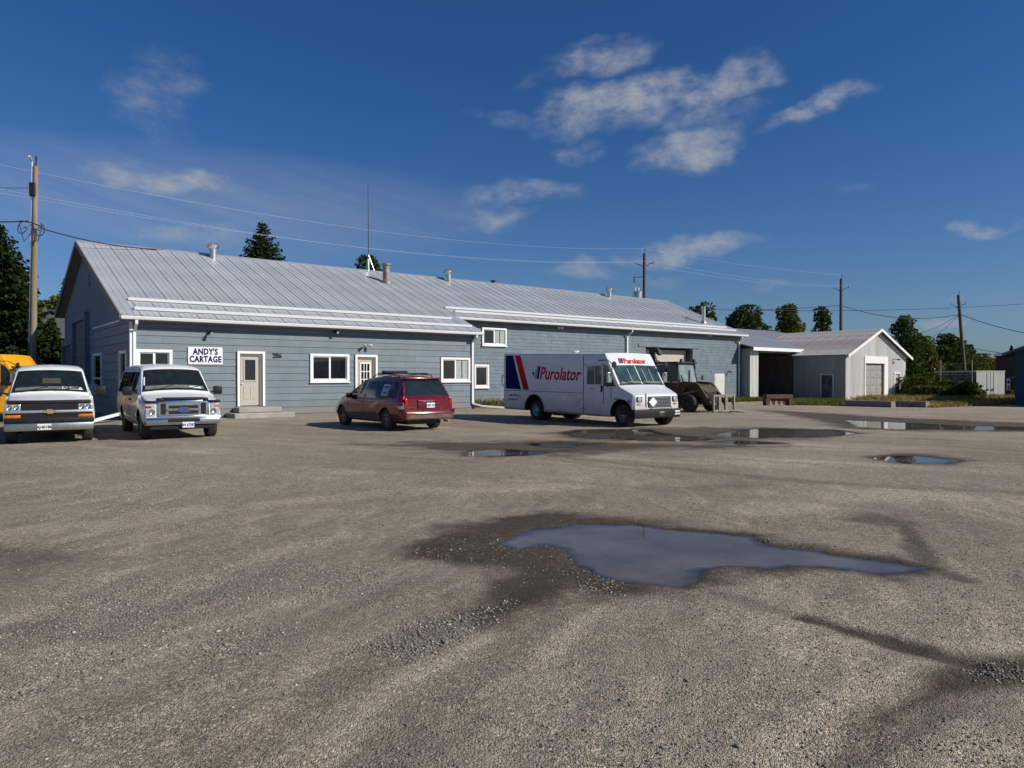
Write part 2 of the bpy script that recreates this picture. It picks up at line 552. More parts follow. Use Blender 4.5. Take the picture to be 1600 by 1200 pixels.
def sdist(x, y, poly):
    # signed distance, positive inside
    d = np.full(x.shape, 1e9); ins = np.zeros(x.shape, bool)
    n = len(poly)
    for i in range(n):
        ax, ay = poly[i]; bx, by = poly[(i + 1) % n]
        ex, ey = bx - ax, by - ay
        t = np.clip(((x - ax) * ex + (y - ay) * ey) / (ex * ex + ey * ey + 1e-12), 0, 1)
        d = np.minimum(d, np.hypot(x - ax - t * ex, y - ay - t * ey))
        c = ((ay > y) != (by > y)) & (x < (bx - ax) * (y - ay) / (by - ay + 1e-12) + ax)
        ins ^= c
    return np.where(ins, d, -d)
def ldist(x, y, line):
    d = np.full(x.shape, 1e9)
    for i in range(len(line) - 1):
        ax, ay = line[i]; bx, by = line[i + 1]
        ex, ey = bx - ax, by - ay
        t = np.clip(((x - ax) * ex + (y - ay) * ey) / (ex * ex + ey * ey + 1e-12), 0, 1)
        d = np.minimum(d, np.hypot(x - ax - t * ex, y - ay - t * ey))
    return d
def G(pts):
    return [gp(a, b) for a, b in pts]

# ------------------------------------------------------------------ ground
PUD = [
    G([(780, 848), (830, 826), (900, 817), (1000, 819), (1080, 829), (1170, 838), (1200, 851), (1270, 858), (1340, 869), (1440, 886), (1425, 894), (1370, 895),
       (1280, 888), (1180, 885), (1110, 890), (1085, 905), (1060, 916), (1000, 911), (930, 899), (905, 886), (888, 871), (885, 858), (850, 852), (810, 857)]),
    G([(725, 706), (760, 701), (830, 703), (880, 706), (830, 711), (780, 714), (735, 712)]),
    G([(872, 678), (900, 671.5), (1010, 670.5), (1060, 680), (1130, 685), (1080, 690), (990, 688), (905, 684)]),
    G([(1110, 677), (1180, 669.5), (1300, 671), (1345, 677), (1280, 683), (1180, 684), (1130, 682)]),
    G([(1318, 656), (1400, 659), (1500, 664.5), (1700, 669), (1700, 672.5), (1500, 671.5), (1390, 670.5), (1335, 666.5)]),
    G([(1362, 715), (1400, 710), (1450, 712), (1500, 719), (1475, 725), (1420, 724), (1385, 720)]),
    G([(820, 693), (870, 690), (945, 693), (900, 699), (840, 699)]),
    G([(1105, 690), (1160, 688), (1225, 693), (1160, 695)]),
]
PUD_DEPTH = [.055, .02, .03, .03, .03, .03, .016, .012]
WETP = [
    (G([(590, 862), (650, 835), (720, 815), (800, 803), (900, 800), (1060, 815), (1200, 838), (1300, 858), (1450, 880), (1450, 903), (1350, 903), (1200, 900), (1120, 912),
        (1080, 930), (960, 930), (850, 955), (770, 985), (700, 975), (720, 940), (770, 905), (690, 885)]), .38, 1.0),
    (G([(520, 694), (700, 689), (1000, 690), (1240, 698), (1000, 704), (900, 712), (760, 716), (640, 702)]), .9, .9),
    (G([(840, 676), (1000, 668), (1200, 667), (1360, 676), (1290, 687), (1100, 693), (900, 688)]), .8, .8),
    (G([(1180, 640), (1300, 646), (1400, 652), (1700, 664), (1700, 676), (1400, 674), (1310, 669), (1260, 655)]), .8, .9),
    (G([(1340, 715), (1400, 707), (1470, 710), (1530, 720), (1470, 729), (1390, 725)]), .4, .8),
    (G([(-60, 845), (60, 850), (130, 875), (70, 905), (-60, 930)]), .5, .6),
    (G([(0, 972), (80, 970), (110, 980), (60, 990), (0, 990)]), .2, .5),
    (G([(1440, 1050), (1520, 1030), (1700, 990), (1700, 1060), (1560, 1085), (1440, 1120), (1360, 1160), (1330, 1140)]), .14, 1.0),
    (G([(690, 760), (780, 757), (800, 762), (720, 766)]), .4, .35),
    (G([(1040, 760), (1160, 752), (1200, 758), (1100, 768)]), .4, .4),
    (G([(1310, 812), (1350, 800), (1420, 806), (1440, 820), (1380, 826)]), .25, .7),
]
WETL = [
    (G([(1070, 915), (1130, 930), (1200, 950), (1260, 966)]), .10, .45),
    (G([(1258, 966), (1330, 985), (1400, 1005), (1500, 1036)]), .14, 1.0),
    (G([(1370, 806), (1415, 825), (1430, 850), (1450, 885), (1500, 905)]), .14, .75),
    (G([(900, 880), (760, 930), (640, 1000), (500, 1090), (330, 1200), (200, 1320)]), .16, .32),
    (G([(940, 925), (830, 985), (740, 1050), (640, 1130), (560, 1220)]), .15, .34),
    (G([(1480, 1100), (1400, 1140), (1330, 1200), (1280, 1260)]), .14, .55),
    (G([(880, 715), (1040, 730), (1200, 748), (1420, 762), (1700, 775)]), .25, .38),
    (G([(600, 690), (700, 700), (900, 722), (1060, 745)]), .25, .25),
    (G([(-40, 1010), (150, 980), (330, 930), (600, 850), (740, 815)]), .22, .25),
    (G([(1600, 830), (1350, 790), (1100, 770), (800, 745), (500, 730)]), .3, .18),
]
PALEL = [(G([(1060, 1260), (1250, 1130), (1400, 1060), (1470, 1040)]), .13), (G([(1430, 1260), (1560, 1150), (1700, 1095)]), .2),
         (G([(1700, 985), (1550, 1010), (1450, 1010)]), .1), (G([(380, 1260), (600, 1080), (860, 930)]), .12), (G([(1180, 800), (1400, 770), (1640, 790)]), .4),
         (G([(0, 840), (300, 800), (600, 770), (900, 760)]), .4)]
LOOSE = [
    (G([(560, 1020), (600, 995), (660, 970), (720, 955), (780, 940), (800, 945), (760, 985), (680, 1020), (640, 1040)]), .16, 1.0),
    (G([(540, 1020), (580, 1002), (640, 990), (660, 1005), (600, 1030)]), .15, .9),
    (G([(0, 960), (200, 900), (420, 880), (640, 890), (560, 925), (300, 985), (120, 1050), (0, 1090)]), .6, .6),
    (G([(300, 985), (420, 975), (480, 990), (380, 1030), (300, 1040)]), .25, .5),
    (G([(600, 860), (760, 840), (840, 850), (700, 880)]), .4, .3),
    (G([(0, 740), (300, 735), (520, 760), (300, 800), (0, 820)]), 1.0, .3),
    (G([(1050, 860), (1180, 838), (1300, 855), (1260, 858), (1150, 842)]), .12, .7),
    (G([(880, 890), (960, 905), (960, 930), (890, 925)]), .2, .7),
    (G([(1500, 1045), (1560, 1035), (1640, 1040), (1640, 1065), (1540, 1070)]), .1, 1.0),
]
def ground_base(x, y):
    r = np.hypot(x, y)
    return -.2 * sstep(40, 56, r) - .6 * sstep(90, 260, r)
def ground_fields(x, y):
    wob = (fbm(x, y, 2.2, 3, 4) - .5)
    fine = (fbm(x, y, 9.0, 31, 3) - .5)
    z = ground_base(x, y)
    near = 1 - sstep(20, 45, y)
    rough = (fbm(x, y, .7, 5, 3) - .5) * .035 + fine * .012 + (fbm(x, y, 3.0, 8, 3) - .5) * .022
    dep = np.zeros_like(x); rim = np.zeros_like(x); inside = np.zeros_like(x)
    for i, (p, dp) in enumerate(zip(PUD, PUD_DEPTH)):
        xs = [q[0] for q in p]; ys = [q[1] for q in p]
        b = (x > min(xs) - 2) & (x < max(xs) + 2) & (y > min(ys) - 2) & (y < max(ys) + 2)
        if not b.any():
            continue
        s = sdist(x[b], y[b], p)
        k = .28 if i == 0 else .5
        s = s + wob[b] * k * .9 + fine[b] * k * .5
        dep[b] = np.maximum(dep[b], dp * sstep(-.12, .42 if i == 0 else .6, s) + .012 * sstep(-.04, .04, s))
        rim[b] = np.maximum(rim[b], sstep(-.9, -.2, s))
        inside[b] = np.maximum(inside[b], sstep(-.35, .0, s))
    z = z + rough * (1 - .85 * rim) * (.35 + .65 * near) - dep + .004 * rim
    wet = inside.copy()
    for p, k, a in WETP:
        xs = [q[0] for q in p]; ys = [q[1] for q in p]
        b = (x > min(xs) - 3) & (x < max(xs) + 3) & (y > min(ys) - 3) & (y < max(ys) + 3)
        if b.any():
            s = sdist(x[b], y[b], p) + wob[b] * k * 1.6 + fine[b] * k * .5
            wet[b] = np.maximum(wet[b], a * sstep(-k * .7, k * .9, s))
    for l, w, a in WETL:
        b = (y < 40) & (np.abs(x) < 40)
        s = ldist(x[b], y[b], l) + wob[b] * w * 1.1 + fine[b] * w * .5
        wet[b] = np.maximum(wet[b], a * (1 - sstep(w * .4, w * 1.25, s)))
        z[b] -= .012 * a * (1 - sstep(w * .3, w * 1.2, s))
    rr = np.hypot(x + 14, y - 11); tt = np.arctan2(y - 11, x + 14)
    track = fbm(rr * 1.0, tt * 4.5, 4.2, 91, 4) - .5
    track2 = fbm(x * .5 + y * .86, (x * .86 - y * .5) * .16, 2.2, 47, 4) - .5
    far = sstep(9, 16, y)
    band = (track * (1 - far) + track2 * far)
    z = z + band * .02 * near * (1 - rim)
    wet = np.maximum(wet, .30 * sstep(.12, .30, band) * near)
    pale = sstep(.04, .24, -band) * (1 - wet)
    loose = np.zeros_like(x)
    for p, k, a in LOOSE:
        xs = [q[0] for q in p]; ys = [q[1] for q in p]
        b = (x > min(xs) - 2) & (x < max(xs) + 2) & (y > min(ys) - 2) & (y < max(ys) + 2)
        if b.any():
            s = sdist(x[b], y[b], p) + wob[b] * k * 1.5
            loose[b] = np.maximum(loose[b], a * sstep(-k * .6, k * .7, s))
    # churned mud at the lower right
    mud = G([(1470, 1060), (1540, 1035), (1700, 1010), (1700, 1060), (1560, 1080)])
    b = (x > 0) & (x < 8) & (y > 1) & (y < 8)
    s = sdist(x[b], y[b], mud)
    z[b] += sstep(-.12, .1, s) * (.03 * (fbm(x[b], y[b], 14, 77, 3) - .3))
    for l, w in PALEL:
        s = ldist(x, y, l) + wob * w * 1.2 + fine * w * .6
        pale = np.maximum(pale, (1 - sstep(w * .4, w * 1.3, s)) * (1 - wet) * near)
        z = z + .008 * (1 - sstep(w * .3, w * 1.2, s)) * near
    ground_fields.pale = pale
    return z, wet, loose
def axis_pts(segs, lo, hi, grow):
    a = []
    for s0, s1, d in segs:
        a += list(np.arange(s0, s1 - 1e-6, d))
    d = segs[-1][2]; x = segs[-1][1]
    while x < hi:
        a.append(x); d *= grow; x += d
    a.append(hi)
    d = segs[0][2]; x = segs[0][0]
    b = []
    while True:
        d *= grow; x -= d
        if x < lo: break
        b.append(x)
    b.append(lo)
    return np.array(b[::-1] + a)
gx = axis_pts([(-14, -6, .12), (-6, 7.5, .05), (7.5, 22, .11)], -700, 700, 1.09)
gy = axis_pts([(1.6, 9, .035), (9, 14, .05), (14, 24, .075), (24, 40, .14)], -120, 900, 1.07)
GXX, GYY = np.meshgrid(gx, gy)
zz_, wet_, loose_ = ground_fields(GXX.ravel(), GYY.ravel())
pale_ = ground_fields.pale
nx, ny = len(gx), len(gy)
vco = np.stack([GXX.ravel(), GYY.ravel(), zz_], 1)
idx = np.arange(nx * ny).reshape(ny, nx)
quads = np.stack([idx[:-1, :-1], idx[:-1, 1:], idx[1:, 1:], idx[1:, :-1]], -1).reshape(-1, 4)
def np_mesh(name, co, faces, k):
    me = bpy.data.meshes.new(name)
    me.vertices.add(len(co))
    me.vertices.foreach_set('co', np.ascontiguousarray(co, dtype=np.float32).ravel())
    me.loops.add(len(faces) * k)
    me.loops.foreach_set('vertex_index', np.ascontiguousarray(faces, dtype=np.int32).ravel())
    me.polygons.add(len(faces))
    me.polygons.foreach_set('loop_start', np.arange(len(faces), dtype=np.int32) * k)
    me.update(calc_edges=True)
    return me
gme = np_mesh('ground', vco, quads, 4)
for nm, arr in (('wet', wet_), ('loose', loose_), ('pale', pale_)):
    at = gme.attributes.new(nm, 'FLOAT', 'POINT')
    at.data.foreach_set('value', arr.astype(np.float32))
gme.polygons.foreach_set('use_smooth', [True] * len(gme.polygons))
def ground_material():
    m = bpy.data.materials.new('gravel_yard')
    m.use_nodes = True
    t = m.node_tree; L = t.links.new; N = t.nodes.new
    p = t.nodes['Principled BSDF']
    co = N('ShaderNodeTexCoord')
    def noise(sc, d=4, r=.6):
        n = N('ShaderNodeTexNoise'); n.inputs['Scale'].default_value = sc; n.inputs['Detail'].default_value = d; n.inputs['Roughness'].default_value = r
        L(co.outputs['Object'], n.inputs['Vector']); return n
    def vor(sc):
        n = N('ShaderNodeTexVoronoi'); n.inputs['Scale'].default_value = sc
        L(co.outputs['Object'], n.inputs['Vector']); return n
    def ramp(src, pts):
        n = N('ShaderNodeValToRGB'); e = n.color_ramp.elements
        e[0].position, e[0].color = pts[0][0], tuple(pts[0][1]) + (1,)
        e[1].position, e[1].color = pts[-1][0], tuple(pts[-1][1]) + (1,)
        for a, c in pts[1:-1]:
            x = e.new(a); x.color = tuple(c) + (1,)
        L(src, n.inputs[0]); return n.outputs[0]
    def mix(a, b, f, bt='MIX'):
        n = N('ShaderNodeMix'); n.data_type = 'RGBA'; n.blend_type = bt
        for s, x in (('A', a), ('B', b), ('Factor', f)):
            if isinstance(x, (int, float)): n.inputs[s].default_value = x
            elif isinstance(x, tuple): n.inputs[s].default_value = x + (1,)
            else: L(x, n.inputs[s])
        return n.outputs['Result']
    def mth(op, a, b=None, c=None):
        n = N('ShaderNodeMath'); n.operation = op
        for i, x in enumerate((a, b, c)):
            if x is None: continue
            if isinstance(x, (int, float)): n.inputs[i].default_value = x
            else: L(x, n.inputs[i])
        return n.outputs[0]
    def attr(nm):
        n = N('ShaderNodeAttribute'); n.attribute_name = nm; return n.outputs['Fac']
    wet, loose = attr('wet'), attr('loose')
    broad = noise(.22, 5).outputs[0]
    midn = noise(1.6, 6, .65).outputs[0]
    base = ramp(broad, [(.3, (.275, .229, .172)), (.5, (.350, .298, .231)), (.7, (.435, .375, .295))])
    base = mix(base, mix(base, (.46, .42, .355), .5), mth('MULTIPLY', ramp(midn, [(.45, (0, 0, 0)), (.75, (1, 1, 1))]), .5))
    v1, v2, v0 = vor(58), vor(150), vor(24)
    c1 = N('ShaderNodeSeparateColor'); L(v1.outputs['Color'], c1.inputs[0])
    c2 = N('ShaderNodeSeparateColor'); L(v2.outputs['Color'], c2.inputs[0])
    g1 = ramp(c1.outputs[0], [(0, (.36, .36, .37)), (.5, (.95, .93, .9)), (.85, (1.25, 1.22, 1.17)), (1, (2.1, 2.05, 2.0))])
    g2 = ramp(c2.outputs[0], [(0, (.45, .44, .43)), (.55, (1.0, 1.0, 1.0)), (1, (1.65, 1.6, 1.5))])
    c0 = N('ShaderNodeSeparateColor'); L(v0.outputs['Color'], c0.inputs[0])
    base = mix(base, ramp(c0.outputs[0], [(0, (.62, .62, .62)), (.5, (1, 1, 1)), (1, (1.4, 1.38, 1.34))]), .38, 'MULTIPLY')
    pk = ramp(noise(.9, 5, .65).outputs[0], [(.38, (.35, .35, .35)), (.62, (1, 1, 1))])
    base = mix(base, g2, mth('MULTIPLY', pk, .9), 'MULTIPLY')
    base = mix(base, g1, mth('ADD', mth('MULTIPLY', pk, .65), mth('MULTIPLY', loose, .35)), 'MULTIPLY')
    base = mix(base, mix(base, (1.28, 1.26, 1.23), 1.0, 'MULTIPLY'), attr('pale'))
    base = mix(base, (.24, .22, .195), mth('MULTIPLY', loose, .25))
    wf = mth('MULTIPLY', wet, mth('ADD', .75, mth('MULTIPLY', midn, .5)))
    wf = mth('MINIMUM', wf, 1.0)
    base = mix(base, mix(base, (.20, .172, .138), 1.0, 'MULTIPLY'), wf)
    L(base, p.inputs['Base Color'])
    L(mth('SUBTRACT', .95, mth('MULTIPLY', wf, .30)), p.inputs['Roughness'])
    p.inputs['Specular IOR Level'].default_value = .25
    hgt = mth('ADD', mth('MULTIPLY', v1.outputs['Distance'], mth('ADD', -.7, mth('MULTIPLY', loose, -.7))), mth('MULTIPLY', v2.outputs['Distance'], -.5))
    hgt = mth('ADD', hgt, mth('MULTIPLY', noise(14, 5, .7).outputs[0], .8))
    b = N('ShaderNodeBump'); b.inputs['Distance'].default_value = .02
    L(mth('SUBTRACT', 1.0, mth('MULTIPLY', wf, .45)), b.inputs['Strength'])
    L(hgt, b.inputs['Height']); L(b.outputs[0], p.inputs['Normal'])
    return m
gme.materials.append(ground_material())
ground = bpy.data.objects.new('ground', gme)
col.objects.link(ground)
tag(ground, 'wide brown gravel yard with damp patches and wheel tracks', kind='structure')

def ghit(x, y):
    z, _, _ = ground_fields(np.array([float(x)]), np.array([float(y)]))
    return float(z[0])

# water in the hollows
def water_mat():
    m = bpy.data.materials.new('muddy_puddle_water')
    m.use_nodes = True
    t = m.node_tree; L = t.links.new; N = t.nodes.new
    t.nodes.clear()
    co = N('ShaderNodeTexCoord')
    n = N('ShaderNodeTexNoise'); n.inputs['Scale'].default_value = 1.1; n.inputs['Detail'].default_value = 6; n.inputs['Roughness'].default_value = .6
    L(co.outputs['Object'], n.inputs['Vector'])
    r = N('ShaderNodeValToRGB')
    r.color_ramp.elements[0].position, r.color_ramp.elements[0].color = .35, (.095, .083, .070, 1)
    r.color_ramp.elements[1].position, r.color_ramp.elements[1].color = .68, (.170, .152, .132, 1)
    L(n.outputs[0], r.inputs[0])
    mud = N('ShaderNodeBsdfDiffuse'); L(r.outputs[0], mud.inputs[0])
    clear = N('ShaderNodeBsdfTransparent'); clear.inputs[0].default_value = (.82, .78, .72, 1)
    at_ = N('ShaderNodeAttribute'); at_.attribute_name = 'depth'
    mr = N('ShaderNodeMapRange'); mr.inputs['From Min'].default_value = .001; mr.inputs['From Max'].default_value = .022; mr.inputs['To Min'].default_value = .12; mr.inputs['To Max'].default_value = .92
    L(at_.outputs['Fac'], mr.inputs['Value'])
    body = N('ShaderNodeMixShader'); L(mr.outputs[0], body.inputs[0]); L(clear.outputs[0], body.inputs[1]); L(mud.outputs[0], body.inputs[2])
    b = N('ShaderNodeBump'); b.inputs['Strength'].default_value = .02; b.inputs['Distance'].default_value = .01
    n2 = N('ShaderNodeTexNoise'); n2.inputs['Scale'].default_value = 5; n2.inputs['Detail'].default_value = 3
    L(co.outputs['Object'], n2.inputs['Vector']); L(n2.outputs[0], b.inputs['Height'])
    gl = N('ShaderNodeBsdfGlossy'); gl.inputs['Roughness'].default_value = .015; L(b.outputs[0], gl.inputs['Normal'])
    fr = N('ShaderNodeFresnel'); fr.inputs['IOR'].default_value = 1.33; L(b.outputs[0], fr.inputs['Normal'])
    mx = N('ShaderNodeMixShader'); L(fr.outputs[0], mx.inputs[0]); L(body.outputs[0], mx.inputs[1]); L(gl.outputs[0], mx.inputs[2])
    o = N('ShaderNodeOutputMaterial'); L(mx.outputs[0], o.inputs[0])
    return m
WATER = water_mat()
PL = ['large shallow puddle reflecting blue sky in the open gravel', 'small puddle behind the red minivan catching a bright window reflection',
      'long puddle lying in front of the white delivery truck', 'puddle mirroring the dark open shed, in front of the loader',
      'longest puddle running along the yard towards the white container', 'small oval puddle half sky blue on the open gravel before the sheds',
      'faint dark puddle between the minivan and the delivery truck', 'tiny thin puddle just below the shed reflection puddle']
for i, p in enumerate(PUD):
    cx = sum(q[0] for q in p) / len(p); cy = sum(q[1] for q in p) / len(p)
    zl = float(ground_base(np.array([cx]), np.array([cy]))[0]) - .011
    xs = [q[0] for q in p]; ys = [q[1] for q in p]
    e = .2 if i == 0 else .35
    dx_ = .06 if i == 0 else .16
    wx = np.arange(min(xs) - e, max(xs) + e, dx_); wy = np.arange(min(ys) - e, max(ys) + e, dx_)
    XX, YY = np.meshgrid(wx, wy)
    inp = sdist(XX.ravel(), YY.ravel(), p) > -e
    gz, _, _ = ground_fields(XX.ravel(), YY.ravel())
    ii = np.arange(XX.size).reshape(XX.shape)
    q = np.stack([ii[:-1, :-1], ii[:-1, 1:], ii[1:, 1:], ii[1:, :-1]], -1).reshape(-1, 4)
    q = q[inp[q].all(1)]
    used = np.unique(q); remap = np.full(XX.size, -1); remap[used] = np.arange(len(used))
    co_w = np.stack([XX.ravel()[used] - cx, YY.ravel()[used] - cy, np.zeros(len(used))], 1)
    me = np_mesh('puddle', co_w, remap[q], 4)
    at_ = me.attributes.new('depth', 'FLOAT', 'POINT')
    at_.data.foreach_set('value', np.maximum(0, zl - gz[used]).astype(np.float32))
    me.materials.append(WATER)
    o = bpy.data.objects.new('puddle', me)
    col.objects.link(o)
    o.location = (cx, cy, zl)
    tag(o, PL[i], kind='structure')

# loose stones
def pebbles(n_try, seed):
    rng = np.random.default_rng(seed)
    y = 1.9 + (15 - 1.9) * rng.random(n_try) ** 1.6
    x = (rng.random(n_try) * 2 - 1) * (y * .74 + .6)
    z, wet, loose = ground_fields(x, y)
    pr = .10 + .9 * loose + .12 * (fbm(x, y, 1.1, 55, 3) > .55) - .10 * wet
    keep = (rng.random(n_try) < pr)
    deep = z < -.02
    keep &= ~(deep & (rng.random(n_try) < .94))
    x, y, z, loose = x[keep], y[keep], z[keep], loose[keep]
    n = len(x)
    t = (1 + 5 ** .5) / 2
    ico = np.array([(-1, t, 0), (1, t, 0), (-1, -t, 0), (1, -t, 0), (0, -1, t), (0, 1, t), (0, -1, -t), (0, 1, -t), (t, 0, -1), (t, 0, 1), (-t, 0, -1), (-t, 0, 1)]) / 1.9
    fc = np.array([(0, 11, 5), (0, 5, 1), (0, 1, 7), (0, 7, 10), (0, 10, 11), (1, 5, 9), (5, 11, 4), (11, 10, 2), (10, 7, 6), (7, 1, 8),
                   (3, 9, 4), (3, 4, 2), (3, 2, 6), (3, 6, 8), (3, 8, 9), (4, 9, 5), (2, 4, 11), (6, 2, 10), (8, 6, 7), (9, 8, 1)])
    sz = (.003 + .005 * rng.random(n) ** 2.5 + .004 * loose * rng.random(n)) * (1 + .015 * y)
    big = rng.random(n) < .012
    sz = np.where(big, sz * 1.8, sz)
    v = ico[None] * (1 + .35 * (rng.random((n, 12, 1)) - .5))
    v = v * (np.stack([.85 + .6 * rng.random(n), .8 + .6 * rng.random(n), .5 + .35 * rng.random(n)], 1)[:, None, :])
    a = rng.random(n) * 2 * np.pi
    c, s = np.cos(a)[:, None], np.sin(a)[:, None]
    vx = v[..., 0] * c - v[..., 1] * s; vy = v[..., 0] * s + v[..., 1] * c
    v = np.stack([vx, vy, v[..., 2]], -1) * sz[:, None, None] + np.stack([x, y, z + sz * .25], 1)[:, None, :]
    f = (fc[None] + (np.arange(n) * 12)[:, None, None]).reshape(-1, 3)
    me = np_mesh('gravel', v.reshape(-1, 3), f, 3)
    m = bpy.data.materials.new('loose_stones')
    m.use_nodes = True
    tr = m.node_tree; L = tr.links.new
    g = tr.nodes.new('ShaderNodeNewGeometry')
    r = tr.nodes.new('ShaderNodeValToRGB')
    e = r.color_ramp.elements
    e[0].color = (.14, .125, .105, 1)
    e[1].color = (.55, .51, .46, 1)
    for pz, cc in ((.3, (.17, .15, .125, 1)), (.55, (.23, .195, .155, 1)), (.72, (.17, .175, .18, 1)), (.85, (.30, .235, .18, 1)), (.95, (.33, .31, .28, 1))):
        q = e.new(pz); q.color = cc
    L(g.outputs['Random Per Island'], r.inputs[0])
    L(r.outputs[0], tr.nodes['Principled BSDF'].inputs['Base Color'])
    tr.nodes['Principled BSDF'].inputs['Roughness'].default_value = .8
    me.materials.append(m)
    o = bpy.data.objects.new('gravel', me)
    col.objects.link(o)
    tag(o, 'loose stones and pebbles scattered over the near yard', kind='stuff')
    return n
NPEB = pebbles(150000, 5)

# ------------------------------------------------------------------ the long workshop (local axes: s along the front, v to the back)
C0 = Vector((-14.55, 27.64, 0))
U = Vector((.778, .628, 0)); V = Vector((-.628, .778, 0))
BROT = math.atan2(.628, .778)
def W(s, v, z=0):
    return C0 + U * s + V * v + Vector((0, 0, z))
def S(px, v):
    r = (px - 800) / 1130
    bx, by = C0.x + V.x * v, C0.y + V.y * v
    return (r * by - bx) / (U.x - r * U.y)
def Zf(py, s, v):
    return H + (588 - py) * W(s, v).y / 1130
def VG(px):
    r = (px - 800) / 1130
    return (r * C0.y - C0.x) / (V.x - r * V.y)
bld = empty('workshop_building', C0, BROT, 'long blue grey commercial building with ribbed metal roof and white trim', 'building')
SL = .41                                     # roof pitch
def roofz(v):
    return 4.0 + SL * (v + .4)
RV = 9.92
RL0, RL1, RR1 = -.43, 16.37, 43.95           # rake, step and far end of the roof
EV = 1.95                                    # eave of the rear section
TH = .16
# --- walls (shell)
w = MB()
w.box((.06, .05, -.4), (16.06, .25, 4.02))                        # behind the siding
w.box((16.06, .05, -.4), (16.12, 2.3, 4.05))
w.build('wall', M['gap'], bld)
w = MB()
g0, g1 = S(1009, 2.35), S(1082, 2.35)                             # garage opening
gt = 3.72
w.box((16.12, 2.40, -.5), (g0, 2.60, 4.98))
w.box((g1, 2.40, -.5), (43.55, 2.60, 4.98))
w.box((g0, 2.40, gt), (g1, 2.60, 4.98))
w.build('wall', M['block'], bld)
w = MB()
# gable end wall, five sided
pent = [(.05, -.4), (17.0, -.4), (17.0, 5.0), (RV, roofz(RV) - .3), (.05, roofz(.05) - .25)]
w.prism(pent, .2, lambda a, b, t: (.04 + t, a, b))
pr = [(2.6, -.5), (17.0, -.5), (17.0, 5.0), (RV, roofz(RV) - .3), (2.6, roofz(2.6) - .3)]
w.prism(pr, .2, lambda a, b, t: (43.35 + t, a, b))
w.box((.24, 16.8, -.5), (43.35, 17.0, 5.0))
w.build('wall', M['stucco'], bld)
# --- roof deck, panels
nrm = Vector((0, -SL, 1)).normalized()
def deck(s0, s1, v0, v1):
    mb = MB()
    f = lambda s, v, d: (s, v, roofz(v) - d)
    vs = [f(s0, v0, 0.01), f(s1, v0, 0.01), f(s1, v1, 0.01), f(s0, v1, 0.01), f(s0, v0, TH), f(s1, v0, TH), f(s1, v1, TH), f(s0, v1, TH)]
    mb.add(vs, [(0, 1, 2, 3), (7, 6, 5, 4), (0, 4, 5, 1), (1, 5, 6, 2), (2, 6, 7, 3), (3, 7, 4, 0)])
    return mb
roof = deck(RL0, RL1, -.4, RV)
roof.add(deck(RL1, RR1, EV, RV).v, [(0, 1, 2, 3), (7, 6, 5, 4), (0, 4, 5, 1), (1, 5, 6, 2), (2, 6, 7, 3), (3, 7, 4, 0)])
def back(v, d): return 4.0 + SL * (2 * RV - v + .4) - d
vs = [(RL0, RV, back(RV, .0)), (RR1, RV, back(RV, .0)), (RR1, 17.4, back(17.4, .0)), (RL0, 17.4, back(17.4, .0)),
      (RL0, RV, back(RV, TH)), (RR1, RV, back(RV, TH)), (RR1, 17.4, back(17.4, TH)), (RL0, 17.4, back(17.4, TH))]
roof.add(vs, [(0, 1, 2, 3), (7, 6, 5, 4), (0, 4, 5, 1), (1, 5, 6, 2), (2, 6, 7, 3), (3, 7, 4, 0)])
roofo = roof.build('roof', M['soffit'], bld)
def panel(width, v0, v1):
    mb = MB()
    # ribbed sheet: one high rib at the joint, three low ones between
    prof = [(0, .012), (.012, .038), (.042, .038), (.054, .012)]
    for k in (1, 2):
        c = .027 + width * k / 3
        prof += [(c - .022, .012), (c - .010, .024), (c + .010, .024), (c + .022, .012)]
    prof += [(width, .012)]
    n = len(prof)
    vs = []
    for v in (v0, v1):
        for a, h in prof:
            p = Vector((a, v, roofz(v))) + nrm * h
            vs.append(p)
    fs = [(i, i + 1, n + i + 1, n + i) for i in range(n - 1)]
    mb.add(vs, fs)
    return mb
def lay_panels(s0, s1, v0, n):
    wd = (s1 - s0) / n
    first = panel(wd, v0 - .03, RV - .02).build('roof_panel', M['roof'], roofo, fix=False)
    first.location = (s0, 0, 0)
    for i in range(1, n):
        copy_of(first, roofo, (s0 + wd * i, 0, 0))
lay_panels(RL0, RL1, -.4, 24)
lay_panels(RL1, RR1, EV, 39)
mb = MB()
for s0, s1 in ((RL0, RR1),):
    zr = roofz(RV)
    mb.prism([(RV - .22, zr - .22 * SL + .055), (RV, zr + .075), (RV + .22, zr - .22 * SL + .055), (RV + .22, zr - .22 * SL + .03), (RV, zr + .05), (RV - .22, zr - .22 * SL + .03)],
             s1 - s0, lambda a, b, t: (s0 + t, a, b))
mb.build('ridge_cap', M['rib'], roofo)
# snow rails: light bars standing just off the sheets
def rail(s0, s1, v, h=.075, d=.11):
    mb = MB()
    c = Vector((0, v, roofz(v))) + nrm * .045
    e = Vector((0, 1, SL)).normalized()
    pts = [c - e * d / 2, c + e * d / 2, c + e * d / 2 + nrm * .03, c - e * d / 2 + nrm * h]
    mb.prism([(p.y, p.z) for p in pts], s1 - s0, lambda a, b, t: (s0 + t, a, b))
    return mb.build('snow_rail', M['gutter'], roofo)
rail(.15, 15.6, 1.35, .12, .18); rail(.15, 16.1, .25, .13, .2)
rail(16.45, 43.0, 3.25, .12, .18); rail(16.7, 43.4, 2.65, .12, .18)
